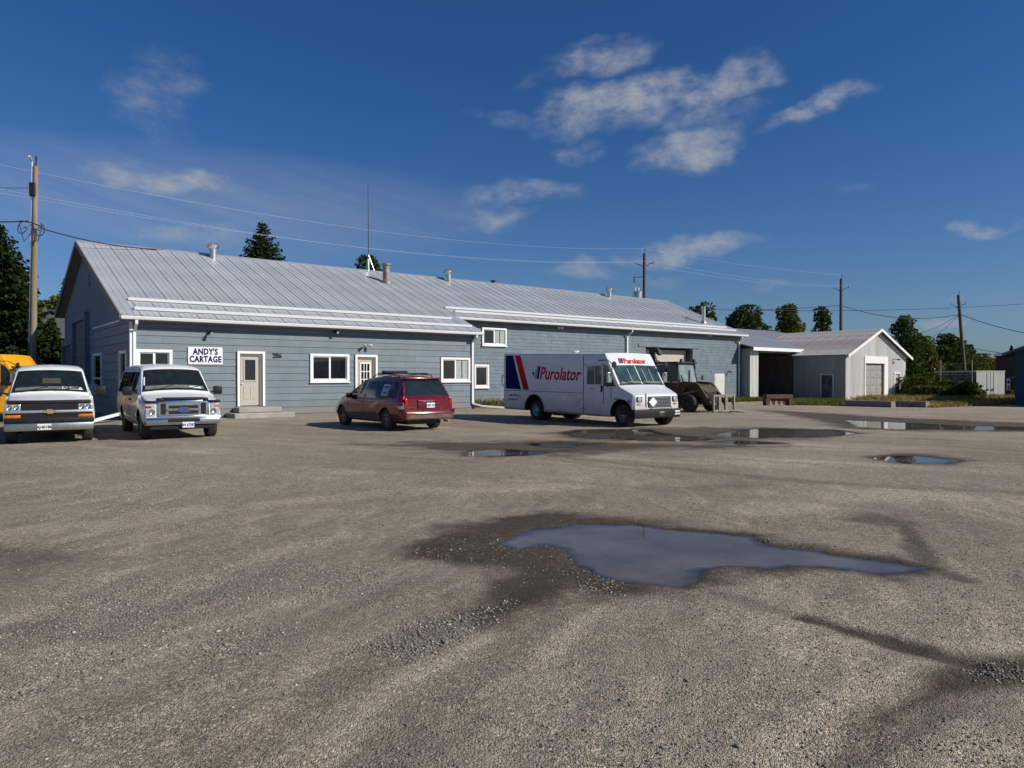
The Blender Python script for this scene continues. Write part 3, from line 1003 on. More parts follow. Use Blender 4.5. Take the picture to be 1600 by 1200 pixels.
# rake boards and fascia
mb = MB()
for s0 in (RL0 - .04,):
    for (va, vb, f) in ((-.42, RV, lambda v: roofz(v)), (RV, 17.42, lambda v: back(v, 0))):
        za, zb = f(va), f(vb)
        mb.prism([(va, za - .22), (vb, zb - .22), (vb, zb + .05), (va, za + .05)], .035, lambda a, b, t: (s0 + t, a, b))
mb.build('rake_board', M['soffit'], roofo)
mb = MB()
s0 = RR1
mb.prism([(EV - .02, roofz(EV) - .2), (RV, roofz(RV) - .2), (RV, roofz(RV) + .04), (EV - .02, roofz(EV) + .04)], .03, lambda a, b, t: (s0 + t, a, b))
s0 = RL1
mb.prism([(-.42, roofz(-.42) - .16), (EV, roofz(EV) - .16), (EV, roofz(EV) + .03), (-.42, roofz(-.42) + .03)], .03, lambda a, b, t: (s0 + t, a, b))
mb.build('rake_board', M['gutter'], roofo)
# gutters
def gutter(s0, s1, v):
    zt = roofz(v) - .015
    mb = MB()
    pr = [(v - .13, zt), (v - .13, zt - .035), (v - .10, zt - .12), (v - .01, zt - .14), (v - .01, zt - .02), (v - .03, zt - .02), (v - .03, zt - .11), (v - .09, zt - .10), (v - .11, zt - .02), (v - .11, zt)]
    mb.prism(pr, s1 - s0, lambda a, b, t: (s0 + t, a, b))
    return mb.build('gutter', M['gutter'], bld)
gutter(RL0, RL1 + .05, -.42)
gutter(RL1 - .1, RR1 + .05, EV - .02)
mb = MB()
mb.box((RL0 + .02, -.38, roofz(-.38) - .22), (RL1, .05, roofz(-.38) - .17))
mb.box((RL1 + .03, EV + .02, roofz(EV) - .22), (RR1 - .02, 2.4, roofz(EV) - .17))
mb.build('soffit', M['soffit'], bld)
# downspouts
def spout(pts, name='downspout'):
    mb = MB()
    for a, b in zip(pts[:-1], pts[1:]):
        mb.bar(a, b, .10, .075, up=(0, 1, .01))
    return mb.build(name, M['gutter'], bld)
spout([(.10, -.46, 3.84), (.10, -.44, 3.70), (.10, -.07, 3.42), (.10, -.07, .25), (.14, -.25, .14)])
spout([(16.0, -.46, 3.84), (16.0, -.44, 3.72), (16.0, -.07, 3.48), (16.0, -.07, .28)])
sx = S(979, 2.3)
spout([(sx + .1, EV - .08, 4.78), (sx + .1, EV - .06, 4.68), (sx, 2.24, 4.4), (sx, 2.24, .1)])
spout([(43.25, EV - .08, 4.78), (43.25, EV - .06, 4.68), (43.35, 2.24, 4.4), (43.35, 2.24, -.1)])
mb = MB(); mb.bar((16.0, -.07, .30), (16.4, -.35, .16), .10, .09); mb.bar((16.4, -.35, .16), (17.9, -1.3, .02), .10, .09)
mb.build('downspout_extension', M['gutter'], bld)
mb = MB(); mb.bar((-.25, -.2, .34), (-1.5, -1.1, .10), .11, .10)
mb.build('downspout_extension', M['gutter'], bld)
mb = MB(); mb.bevbox((-.06, -.06, -.05), (.05, .05, 3.8), .01); mb.build('corner_trim', M['gutter'], bld)
mb = MB(); mb.box((16.05, -.045, -.02), (16.165, .05, 3.84)); mb.build('corner_trim', M['siding'], bld)

# --- openings on the front
def front_rect(x0, x1, y0, y1, v):
    s0, s1 = S(x0, v), S(x1, v)
    sm = (s0 + s1) / 2
    return s0, s1, Zf(y1, sm, v), Zf(y0, sm, v)
def window(x0, x1, y0, y1, v, panes=2, blind=False, narrow=.11, off=.0):
    s0, s1, z0, z1 = front_rect(x0, x1, y0, y1, v)
    f = MB(); t = narrow; vf, vb = v - .075, v + .03
    f.box((s0, vf, z0), (s0 + t, vb, z1)); f.box((s1 - t, vf, z0), (s1, vb, z1))
    f.box((s0 + t, vf + .003, z1 - t), (s1 - t, vb, z1 - .002)); f.box((s0 + t, vf + .003, z0 + .002), (s1 - t, vb, z0 + t))
    f.box((s0 - .03, vf - .03, z0 - .035), (s1 + .03, vf + .02, z0 + .012))
    wo_ = f.build('window', M['white'], bld)
    a, b, c, d = s0 + t, s1 - t, z0 + t, z1 - t
    wd = (b - a) / panes
    for k in range(panes):
        p0, p1 = a + wd * k, a + wd * (k + 1)
        m_ = MB(); q = .045
        vv = v - .035 + (.02 if k % 2 else 0)
        m_.box((p0, vv, c), (p0 + q, vv + .03, d)); m_.box((p1 - q, vv, c), (p1, vv + .03, d))
        m_.box((p0 + q, vv + .002, d - q), (p1 - q, vv + .03, d)); m_.box((p0 + q, vv + .002, c), (p1 - q, vv + .03, c + q))
        m_.build('sash', M['white'], wo_)
        m_ = MB(); m_.box((p0 + q, vv + .012, c + q), (p1 - q, vv + .024, d - q))
        m_.build('pane', M['glass'], wo_)
        if blind and k == panes - 1:
            m_ = MB()
            m_.box((p0 + q + .01, vv + .004, c + q + .01), (p0 + q + (p1 - p0 - 2 * q) * .48, vv + .0115, d - q - .01))
            m_.box((p0 + q + (p1 - p0 - 2 * q) * .56, vv + .004, c + q + .01), (p1 - q - .01, vv + .0115, d - q - .01))
            m_.build('blind', M['jamb'] if blind == 2 else mat('pale_blind', (.33, .37, .36), .8), wo_)
    return (s0, s1, z0, z1)
opens = []
opens.append(window(212, 269, 546, 586, 0))
opens.append(window(484, 545, 553, 597, 0))
opens.append(window(688, 733.5, 558.5, 596.5, 0, blind=1))
wr1 = window(752.5, 790.5, 512.5, 540.5, 2.35, blind=1, narrow=.10)
wr2 = window(739.5, 763, 569.5, 606, 2.35, panes=1, narrow=.12)
def door(x0, x1, y0, y1, kind):
    s0, s1, z0, z1 = front_rect(x0, x1, y0, y1, 0)
    f = MB(); t = .10
    f.box((s0, -.10, z0), (s0 + t, .04, z1)); f.box((s1 - t, -.10, z0), (s1, .04, z1)); f.box((s0 + t, -.097, z1 - t), (s1 - t, .04, z1))
    fo = f.build('door_frame', M['white'], bld)
    j = MB()
    a, b = s0 + t, s1 - t
    j.box((a, -.07, z0), (a + .03, .04, z1 - t)); j.box((b - .13, -.05, z0), (b, .04, z1 - t)); j.box((a + .03, -.06, z1 - t - .09), (b - .13, .04, z1 - t))
    j.build('jamb', M['jamb'], fo)
    a += .03; b -= .13; top = z1 - t - .09
    d = MB()
    d.box((a, -.012, z0 + .03), (b, .03, top))
    wdt = b - a; hgt = top - z0
    if kind == 1:
        for k in range(2):
            p = a + wdt * (.18 + .36 * k)
            d.bevbox((p, -.026, z0 + hgt * .14), (p + wdt * .28, -.010, z0 + hgt * .40), .006)
    do = d.build('door', M['doorbeige'], bld)
    lz0, lz1 = (z0 + hgt * .49, z0 + hgt * .95) if kind == 1 else (z0 + hgt * .42, z0 + hgt * .93)
    la, lb = a + wdt * .17, b - wdt * .13
    q = MB(); e = .06
    q.box((la, -.035, lz0), (la + e, -.012, lz1)); q.box((lb - e, -.035, lz0), (lb, -.012, lz1)); q.box((la + e, -.034, lz1 - e), (lb - e, -.012, lz1)); q.box((la + e, -.034, lz0), (lb - e, -.012, lz0 + e))
    if kind == 2:
        for k in (1, 2):
            xm = la + e + (lb - la - 2 * e) * k / 3
            q.box((xm - .018, -.033, lz0 + e), (xm + .018, -.018, lz1 - e))
            zm = lz0 + e + (lz1 - lz0 - 2 * e) * k / 3
            q.box((la + e, -.031, zm - .018), (lb - e, -.018, zm + .018))
    q.build('glazing_frame', M['white'] if kind == 2 else M['doorbeige'], do)
    q = MB(); q.box((la + e, -.017, lz0 + e), (lb - e, -.0125, lz1 - e)); q.build('pane', M['glass'], do)
    q = MB(); q.lathe([(.0, -.075), (.025, -.07), (.03, -.05), (.012, -.035), (.012, -.012)], 10, (a + .07, 0, z0 + hgt * .44), 'y')
    q.lathe([(.0, -.04), (.025, -.035), (.025, -.012)], 10, (a + .07, 0, z0 + hgt * .52), 'y')
    q.build('handle', M['steel'], do, smooth=40)
    opens.append((s0, s1, z0, z1))
    return s0, s1, z0, z1
D1 = door(370, 413, 549, 634.5, 1)
D2 = door(554, 588.5, 554.5, 640, 2)

# --- lap siding, board by board
def boards(width, zlow, ztop, course, length, opening, place, seed, stop=999):
    rng = random.Random(seed)
    z = zlow; r = 0
    while z < ztop - .02:
        h = min(course, ztop - z)
        cuts = [rng.random() * length]
        while cuts[-1] < width:
            cuts.append(cuts[-1] + length * (.75 + .5 * rng.random()))
        cuts = [0.0] + [c for c in cuts if .4 < c < width - .4] + [width]
        spans = []
        for a, b in zip(cuts[:-1], cuts[1:]):
            segs = [(a, b)]
            for (o0, o1, oz0, oz1) in opening:
                if oz0 < z + h - .03 and oz1 > z + .03:
                    ns = []
                    for (p, q) in segs:
                        if o1 <= p or o0 >= q: ns.append((p, q)); continue
                        if o0 > p: ns.append((p, o0))
                        if o1 < q: ns.append((o1, q))
                    segs = ns
            spans += segs
            for (o0, o1, oz0, oz1) in opening:
                p, q = max(a, o0), min(b, o1)
                if q - p > .05:
                    if z + .03 < oz1 < z + h - .03:
                        mb = MB(); place(mb, p + .003, q - .003, oz1, z + h - .002, 0); mb.build('siding_board', M['siding'], bld)
                    if z + .03 < oz0 < z + h - .03:
                        mb = MB(); place(mb, p + .003, q - .003, z + .014, oz0, 0); mb.build('siding_board', M['siding'], bld)
        for a, b in spans:
            if b - a < .03: continue
            j = rng.uniform(-.002, .002)
            mb = MB()
            place(mb, a + .003, b - .003, z + .014, z + h - .002, j)
            mb.build('siding_board', M['siding'], bld)
        z += h; r += 1
def put_front(mb, a, b, z0, z1, j):
    # wedge section, the lower edge proud
    pr = [(.045, z0), (-.022 + j, z0), (-.006 + j, z1), (.045, z1)]
    mb.prism(pr, b - a, lambda y, z, t: (a + t, y, z))
boards(16.04, .06, 3.86, .292, 4.6, opens, put_front, 3)
def put_gable(mb, a, b, z0, z1, j):
    pr = [(.035, z0), (-.024 + j, z0), (-.010 + j, z1), (.035, z1)]
    mb.prism(pr, b - a, lambda x, z, t: (x, .06 + a + t, z))
gv_top = 3.92
gw1 = (VG(161) - .06, VG(147.5) - .06, Zf(613, 0, 6.6) + .1, 2.75)
gw2 = (VG(200) - .06, VG(189) - .06, .95, 2.72)
boards(7.8, .06, gv_top, .37, 1.7, [gw1, gw2], put_gable, 9)
mb = MB(); mb.box((-.02, 0, -.2), (16.06, .048, .055)); mb.build('foundation', M['conc'], bld)

# --- gable end: upper panel, windows, big doors
mb = MB()
mb.prism([(.04, gv_top + .01), (8.1, gv_top + .01), (8.1, 5.0), (17.02, 5.0), (RV, roofz(RV) - .25), (.04, roofz(.04) - .2)], .05, lambda a, b, t: (-.03 + t, a, b))
mb.box((-.02, 7.87, 0), (.04, 17.02, 4.995))
mb.build('gable_panel', M['stucco'], bld)
mb = MB(); mb.box((-.045, .02, gv_top - .015), (-.032, 8.0, gv_top + .05)); mb.build('flashing', M['gutter'], bld)
def gable_window(r, top):
    v0, v1 = r[0] + .06, r[1] + .06; z0, z1 = r[2], top
    f = MB(); t = .12
    f.box((-.08, v0, z0), (.03, v0 + t, z1)); f.box((-.08, v1 - t, z0), (.03, v1, z1)); f.box((-.077, v0 + t, z1 - t), (.03, v1 - t, z1)); f.box((-.077, v0 + t, z0), (.03, v1 - t, z0 + t))
    zm = z0 + (z1 - z0) * .32
    f.box((-.07, v0 + t, zm - .04), (.03, v1 - t, zm + .04))
    o = f.build('window', M['white'], bld)
    for a, b in ((z0 + t, zm - .04), (zm + .04, z1 - t)):
        p = MB(); p.box((-.02, v0 + t, a), (.0, v1 - t, b)); p.build('pane', M['glass'], o)
    return o
gable_window(gw1, gw1[3]); gable_window(gw2, gw2[3])
mb = MB(); mb.bevbox((-.55, VG(156), .85), (-.085, VG(156) + .6, 1.35), .03); mb.build('air_conditioner', M['gutter'], bld)
def overhead(v0, v1, top, n):
    f = MB(); t = .18
    f.box((-.22, v0, 0), (-.021, v0 + t, top + .35)); f.box((-.22, v1 - t, 0), (-.021, v1, top + .35)); f.box((-.217, v0 + t, top), (-.021, v1 - t, top + .35))
    o = f.build('garage_door_frame', M['stucco'], bld)
    d = f = None
    h = top / n
    for k in range(n):
        d = MB(); d.bevbox((-.075, v0 + t, .0 + h * k + .006), (-.022, v1 - t, h * (k + 1) - .006), .01)
        do = d.build('door_panel', mat('dark_slate_door', (.05, .055, .06), .5), o)
overhead(9.05, 13.1, 4.45, 5)
overhead(13.3, 16.9, 3.35, 4)
mb = MB(); mb.lathe([(.0, -.10), (.26, -.10), (.30, -.06), (.30, -.03)], 20, (0, 8.9, 6.25), 'x'); 
for k in range(4): mb.box((-.12, 8.9 - .22, 6.25 - .2 + .11 * k), (-.09, 8.9 + .22, 6.25 - .15 + .11 * k))
mb.build('gable_vent', M['siding'], bld)

# --- block wall of the rear section: too fine to pick apart singly, one part
bk = MB()
rng = random.Random(4)
hol = [wr1, wr2, (g0 - .02, g1 + .02, -1, gt + .0)]
nd0, nd1, ndz0, ndz1 = front_rect(1116.5, 1132.5, 583, 626, 2.35)
hol.append((nd0, nd1, -1, ndz1))
z = -.2; r = 0
while z < 4.84:
    a = 16.13 - (.2 if r % 2 else 0)
    while a < 43.5:
        p, q = max(a, 16.13) + .0015, min(a + .4085, 43.55)
        segs = [(p, q)]
        for o0, o1, oz0, oz1 in hol:
            if oz0 < z + .15 and oz1 > z + .05:
                ns = []
                for (x, y) in segs:
                    if o1 <= x or o0 >= y: ns.append((x, y)); continue
                    if o0 > x: ns.append((x, o0))
                    if o1 < y: ns.append((o1, y))
                segs = ns
        for x, y in segs:
            if y - x > .03:
                j = rng.uniform(-.004, .004); k = rng.uniform(-.004, .006)
                v0, v1, z0, z1 = 2.350 + j, 2.356 + j, z + .006, min(z + .199, 4.9)
                vs = [(x, v0 + k, z0), (y, v0 + k, z0), (y, v0, z1), (x, v0, z1), (x, 2.405, z0), (y, 2.405, z0), (y, 2.405, z1), (x, 2.405, z1)]
                bk.add(vs, [(0, 1, 2, 3), (3, 2, 6, 7), (0, 4, 5, 1), (0, 3, 7, 4), (1, 5, 6, 2)])
        a += .41
    z += .205; r += 1
tag(bk.build('block_facing', M['block'], bld, fix=False), kind='stuff')
# lintel, garage door
mb = MB(); mb.box((g0 - .75, 2.30, gt + .02), (g1 + .75, 2.35, gt + .22)); mb.build('lintel', M['block'], bld)
mb = MB(); mb.box((nd0 - .45, 2.315, ndz1 + .02), (nd1 + .25, 2.35, ndz1 + .2)); mb.build('lintel', M['block'], bld)
mb = MB()
mb.box((g0 - .1, 2.45, -.3), (g0, 3.6, gt + .1)); mb.box((g1, 2.45, -.3), (g1 + .1, 3.6, gt + .1)); mb.box((g0 - .1, 2.45, gt), (g1 + .1, 3.6, gt + .1))
mb.build('reveal', mat('reveal_shade', (.07, .07, .075), .8), bld)  # dark colour paints the shadow inside the doorway
gd = MB(); gd.box((g0, 3.00, -.2), (g1, 3.06, gt - .02)); gdo = gd.build('garage_door', M['dark'], bld)
for k in range(4):
    d = MB(); h0 = -.1 + .93 * k
    d.bevbox((g0 + .08, 2.91, h0 + .01), (g1 - .08, 2.998, h0 + .915), .012)
    d.box((g0 + .1, 2.885, h0 + .80), (g1 - .1, 2.912, h0 + .90))
    d.build('door_panel', M['beige'], gdo)
# white man door in the block wall
d = MB(); d.box((nd0 + .02, 2.36, -.25), (nd1 - .02, 2.41, ndz1 - .02)); d.bevbox((nd0 + .12, 2.345, .2), (nd1 - .12, 2.37, ndz1 - .2), .01)
dd = d.build('door', mat('off_white_door', (.58, .58, .57), .6, var=.1, dirt=(.4, .38, .35), dirt_amt=.4), bld)
d = MB(); d.bevbox((nd0 + .06, 2.29, .85), (nd0 + .12, 2.36, .91), .012); d.build('handle', M['steel'], dd)
# --- vents, flues and mast on the roof
def turbine(px, v, name='turbine_vent'):
    s = S(px, v); z = roofz(v)
    mb = MB()
    mb.lathe([(.17, -.15), (.17, .42), (.20, .44), (.20, .47)], 14, (s, v, z))
    o = mb.build(name, M['steel'], bld, smooth=35)
    for k in range(14):
        t0 = 2 * PI * k / 14
        f = MB(); pts = []
        for h, rr in ((.47, .20), (.58, .30), (.70, .30), (.80, .16), (.83, .02)):
            pts.append((h, rr))
        vs = []
        for i, (h, rr) in enumerate(pts):
            for dt in (0, .40):
                t = t0 + dt + i * .12
                vs.append((s + (rr - dt * .05) * math.cos(t), v + (rr - dt * .05) * math.sin(t), z + h))
        f.add(vs, [(2 * i, 2 * i + 1, 2 * i + 3, 2 * i + 2) for i in range(len(pts) - 1)])
        mb2 = f
        if k == 0: acc = MB()
        acc.add(f.v, f.f)
    tag(acc.build('turbine_blades', M['steel'], o, fix=False), kind='stuff')
turbine(334, 9.3); turbine(701, 9.3); turbine(952, 9.3)
def flue(px, v, r, h, m1, cap=True):
    s = S(px, v); z = roofz(v)
    mb = MB(); mb.lathe([(r, -.2), (r, h), (r * 1.25, h), (r * 1.25, h + .09), (0, h + .09)], 16, (s, v, z))
    mb.lathe([(r * 1.6, -.1), (r * 1.5, .12), (r, .2)], 16, (s, v, z))
    mb.lathe([(r * 1.06, h * .5), (r * 1.06, h * .53)], 16, (s, v, z))
    o = mb.build('flue_pipe', m1, bld, smooth=40)
    if cap:
        c = MB(); c.lathe([(r * .8, h + .09), (r * .8, h + .2), (r * 1.5, h + .2), (r * 1.2, h + .32), (0, h + .36)], 16, (s, v, z)); c.build('flue_cap', M['rust'], o, smooth=40)
flue(604, 7.5, .21, 1.05, M['oldsteel'], False)
flue(1099, 4.1, .15, 1.25, M['steel'])
mb = MB(); sx = S(1072, 4.2); mb.tube([(sx, 4.2, roofz(4.2)), (sx, 4.2, roofz(4.2) + .3), (sx + .2, 4.15, roofz(4.2) + .4)], .03, 6); mb.build('vent_pipe', M['machdark'], roofo)
mb = MB(); sx = S(770, 9.9); mb.lathe([(.05, 0), (.05, .16), (.16, .18), (.18, .26), (0, .3)], 10, (sx, 9.85, roofz(9.8))); mb.build('vent_cap', M['machdark'], roofo, smooth=40)
# radio mast
sx = S(576, 9.95); zr = roofz(9.9)
mast = empty('radio_antenna', W(sx, 9.95, zr + .05), BROT, 'thin dark whip antenna standing on the workshop ridge', 'antenna')
mb = MB(); mb.tube([(0, 0, 0), (0, 0, 2.6), (-.02, 0, 5.3)], [.022, .02, .012], 6); mb.build('whip', M['machdark'], mast)
mb = MB(); mb.tube([(0, 0, 1.0), (.3, -.2, .0)], .012, 5); mb.tube([(0, 0, 1.0), (-.3, -.2, 0)], .012, 5); mb.tube([(0, 0, 1.0), (0, .35, -.1)], .012, 5); mb.bevbox((-.05, -.05, .02), (.05, .05, .7), .01); mb.build('mount', M['steel'], mast)

# --- lamps on the walls
def twin_lamp(px, py, v, label, n=2, rz=0):
    s = S(px, v); z = Zf(py, s, v)
    o = empty('wall_lamp', W(s, v - .03, z), BROT, label, 'lamp', 'security lamps on the workshop walls')
    mb = MB(); mb.lathe([(.07, .0), (.07, -.05), (.03, -.06)], 10, (0, 0, 0), 'y'); mb.tube([(0, -.05, 0), (0, -.14, .02)], .02, 6); mb.build('bracket', M['black'], o)
    for k in range(n):
        d = Vector(((-.6, .6)[k] if n == 2 else .1, -.7, -.25)).normalized()
        b = Vector(((-.06, .06)[k] if n == 2 else 0, -.13, .02))
        mb = MB(); mb.tube([b, b + d * .05, b + d * .17, b + d * .2], [.03, .05, .075, .07], 10); h = mb.build('lamp_head', M['gutter'] if n == 2 else M['black'], o, smooth=40)
        mb = MB(); mb.tube([b + d * .201, b + d * .207], .06, 10); mb.build('lamp_glass', M['lamp'], h)
twin_lamp(571, 540, 0, 'twin headed security lamp above the nine pane door')
twin_lamp(871, 512, 2.35, 'twin headed lamp under the eave above the delivery truck')
twin_lamp(1104, 524, 2.35, 'twin headed lamp right of the open garage doorway')
twin_lamp(522, 518.5, 0, 'small single lamp under the front eave between window and door', 1)
twin_lamp(326, 520, 0, 'small single lamp under the front eave above the white sign', 1)
twin_lamp(1137, 581, 2.35, 'small black lamp beside the white door in the block wall', 1)

# --- sign, house number, step
s0, s1, z0, z1 = front_rect(293.5, 347.5, 542.5, 569.5, -.03)
sg = empty('business_sign', W(s0, -.04, z0), BROT, 'white rectangular sign with dark blue words ANDYS CARTAGE on the siding', 'sign')
mb = MB(); mb.bevbox((0, -.03, 0), (s1 - s0, .015, z1 - z0), .006); mb.build('board', M['white'], sg)
wS, hS = s1 - s0, z1 - z0
text_on("ANDY'S", .36 * hS * 1.36, (wS / 2, -.032, hS * .575), (1, 0, 0), (0, 0, 1), M['navy'], 'lettering', sg, bold=.015, align='CENTER', sx=wS / 1.58 * .90, space=1.08)
text_on("CARTAGE", .36 * hS * 1.36, (wS / 2, -.032, hS * .14), (1, 0, 0), (0, 0, 1), M['navy'], 'lettering', sg, bold=.015, align='CENTER', sx=wS / 1.58 * .90, space=1.08)
s0, s1, z0, z1 = front_rect(426, 439.5, 551.5, 559, -.03)
nb = text_on('286', (z1 - z0) * 1.38, (s0, -.035, z0), (1, 0, 0), (0, 0, 1), M['ink'], 'house_number', bld, bold=.006, depth=.02, sx=.95)
stp = empty('door_step', W((D1[0] + D1[1]) / 2 + .1, -.02, 0), BROT, 'two weathered concrete steps below the taupe front door', 'steps')
stc = mat('pale_step_concrete', (.34, .32, .29), .9, var=.15, scale=3, bump=.5, bscale=25, dirt=(.2, .18, .15), dirt_amt=.6)
mb = MB(); mb.bevbox((-1.15, -1.15, -.1), (1.35, -.03, .20), .03); mb.build('step', stc, stp)
mb = MB(); mb.bevbox((-.85, -.75, .20), (.95, -.035, .42), .04); mb.build('step', stc, stp)

# ------------------------------------------------------------------ vehicles
class Loft:
    """Body grown along x from rear to nose; ring() gives the half section at x."""
    def __init__(s, keys):
        s.k = {n: (np.array([a for a, _ in v], float), np.array([b for _, b in v], float)) for n, v in keys.items()}
        s.r = {}
    def g(s, n, x):
        a, b = s.k[n]
        return float(np.interp(x, a, b))
    def ring(s, x):
        key = round(x, 5)
        if key in s.r: return s.r[key]
        zb, zt, zbelt, wl_, wm_, wb, wt_, r, crown = [s.g(n, x) for n in ('zb', 'zt', 'zbelt', 'wl', 'wm', 'wb', 'wt', 'r', 'crown')]
        zbelt = min(zbelt, zt - r - .02)
        h = zbelt - zb
        kk = .70711
        pts = [(0, zb), (wl_ - .05, zb), (wl_, zb + min(.07, .2 * h)), (wm_, zb + .38 * h), (wm_, zb + .72 * h), (wb, zbelt)]
        zs = zt - r
        pts += [(wb + (wt_ - wb) * .5 + .006, zbelt + (zs - zbelt) * .5), (wt_, zs)]
        pts += [(wt_ - r * .22, zs + r * .55), (wt_ - r * .9, zs + r * .97), ((wt_ - r) * .55, zt + crown * .7), (0, zt + crown)]
        s.r[key] = pts
        return pts
    def side(s, x, z):
        p = s.ring(x)
        for i in range(2, 9):
            if p[i][1] <= z <= p[i + 1][1]:
                t = (z - p[i][1]) / max(1e-6, p[i + 1][1] - p[i][1])
                return p[i][0] + (p[i + 1][0] - p[i][0]) * t
        return p[2][0] if z < p[2][1] else p[9][0]
    def top(s, x, y):
        y = abs(y); p = s.ring(x)
        for i in range(8, 11):
            if p[i + 1][0] <= y <= p[i][0]:
                t = (p[i][0] - y) / max(1e-6, p[i][0] - p[i + 1][0])
                return p[i][1] + (p[i + 1][1] - p[i][1]) * t
        return p[8][1]
    def body(s, xs):
        mb = MB(); n = 22
        vs, fs = [], []
        for x in xs:
            p = s.ring(x)
            full = [(a, b) for a, b in p] + [(-a, b) for a, b in p[1:-1][::-1]]
            vs += [(x, a, b) for a, b in full]
        for i in range(len(xs) - 1):
            for k in range(n):
                k2 = (k + 1) % n
                fs.append((i * n + k, i * n + k2, (i + 1) * n + k2, (i + 1) * n + k))
        fs.append(tuple(range(n)))
        fs.append(tuple((len(xs) - 1) * n + k for k in range(n))[::-1])
        mb.add(vs, fs)
        return mb
    def side_patch(s, bl, br, tr, tl, sides=(1,), off=.007, nx=6, nz=4):
        mb = MB()
        for sg in sides:
            vs, fs = [], []
            for j in range(nz + 1):
                for i in range(nx + 1):
                    u, v = i / nx, j / nz
                    x = (bl[0] * (1 - u) + br[0] * u) * (1 - v) + (tl[0] * (1 - u) + tr[0] * u) * v
                    z = (bl[1] * (1 - u) + br[1] * u) * (1 - v) + (tl[1] * (1 - u) + tr[1] * u) * v
                    vs.append((x, sg * (s.side(x, z) + off), z))
            a = nx + 1
            for j in range(nz):
                for i in range(nx):
                    q = (j * a + i, j * a + i + 1, (j + 1) * a + i + 1, (j + 1) * a + i)
                    fs.append(q if sg < 0 else q[::-1])
            # back rim so the pane has a thickness
            rim = list(range(a)) + [j * a + nx for j in range(1, nz + 1)] + [nz * a + i for i in range(nx - 1, -1, -1)] + [j * a for j in range(nz - 1, 0, -1)]
            o = len(vs)
            vs += [(vs[k][0], vs[k][1] - sg * (off + .012), vs[k][2]) for k in rim]
            m = len(rim)
            for k in range(m):
                fs.append((rim[k], rim[(k + 1) % m], o + (k + 1) % m, o + k))
            mb.add(vs, fs)
        return mb
    def top_patch(s, bl, br, tr, tl, off=.012, nx=8, ny=4):
        # corners as (x, y); b = lower/front edge
        mb = MB(); vs, fs = [], []
        for j in range(ny + 1):
            for i in range(nx + 1):
                u, v = i / nx, j / ny
                x = (bl[0] * (1 - u) + br[0] * u) * (1 - v) + (tl[0] * (1 - u) + tr[0] * u) * v
                y = (bl[1] * (1 - u) + br[1] * u) * (1 - v) + (tl[1] * (1 - u) + tr[1] * u) * v
                e = .02
                sl = (s.top(x + e, y) - s.top(x - e, y)) / (2 * e)
                nn = Vector((-sl, 0, 1)).normalized() * off
                vs.append((x + nn.x, y, s.top(x, y) + nn.z))
        a = nx + 1
        for j in range(ny):
            for i in range(nx):
                fs.append((j * a + i, j * a + i + 1, (j + 1) * a + i + 1, (j + 1) * a + i))
        mb.add(vs, fs)
        rim = list(range(a)) + [j * a + nx for j in range(1, ny + 1)] + [ny * a + i for i in range(nx - 1, -1, -1)] + [j * a for j in range(ny - 1, 0, -1)]
        o = len(vs); m = len(rim)
        v2 = [(vs[k][0], vs[k][1], vs[k][2] - .03) for k in rim]
        mb.add([vs[k] for k in rim] + v2, [(k, (k + 1) % m, m + (k + 1) % m, m + k) for k in range(m)])
        return mb

def cut_arches(o, arches, mdark):
    """Cuts the wheel housings out of a body."""
    o.data.materials.append(mdark)
    for x, y, z, r, depth in arches:
        c = MB()
        c.lathe([(0, -depth), (r, -depth), (r, depth), (0, depth)], 28, (x, y, z), 'y')
        bm = bmesh.new()
        me = bpy.data.meshes.new('cutter'); me.from_pydata(c.v, [], c.f)
        bm.from_mesh(me); bmesh.ops.remove_doubles(bm, verts=bm.verts, dist=1e-5); bmesh.ops.recalc_face_normals(bm, faces=bm.faces); bm.to_mesh(me); bm.free()
        me.materials.append(o.data.materials[0]); me.materials.append(mdark)
        for p in me.polygons: p.material_index = 1
        co = bpy.data.objects.new('cutter', me); col.objects.link(co)
        md = o.modifiers.new('b', 'BOOLEAN'); md.operation = 'DIFFERENCE'; md.solver = 'EXACT'; md.object = co; md.material_mode = 'INDEX'
        pw = co.matrix_world.copy()
        co.parent = o.parent
        dg = bpy.context.evaluated_depsgraph_get(); dg.update()
        nm = bpy.data.meshes.new_from_object(o.evaluated_get(dg))
        o.modifiers.clear()
        old = o.data; o.data = nm
        nm.name = o.name
        bpy.data.objects.remove(co)
    me = o.data
    me.polygons.foreach_set('use_smooth', [True] * len(me.polygons))
    me.set_sharp_from_angle(angle=R(32))

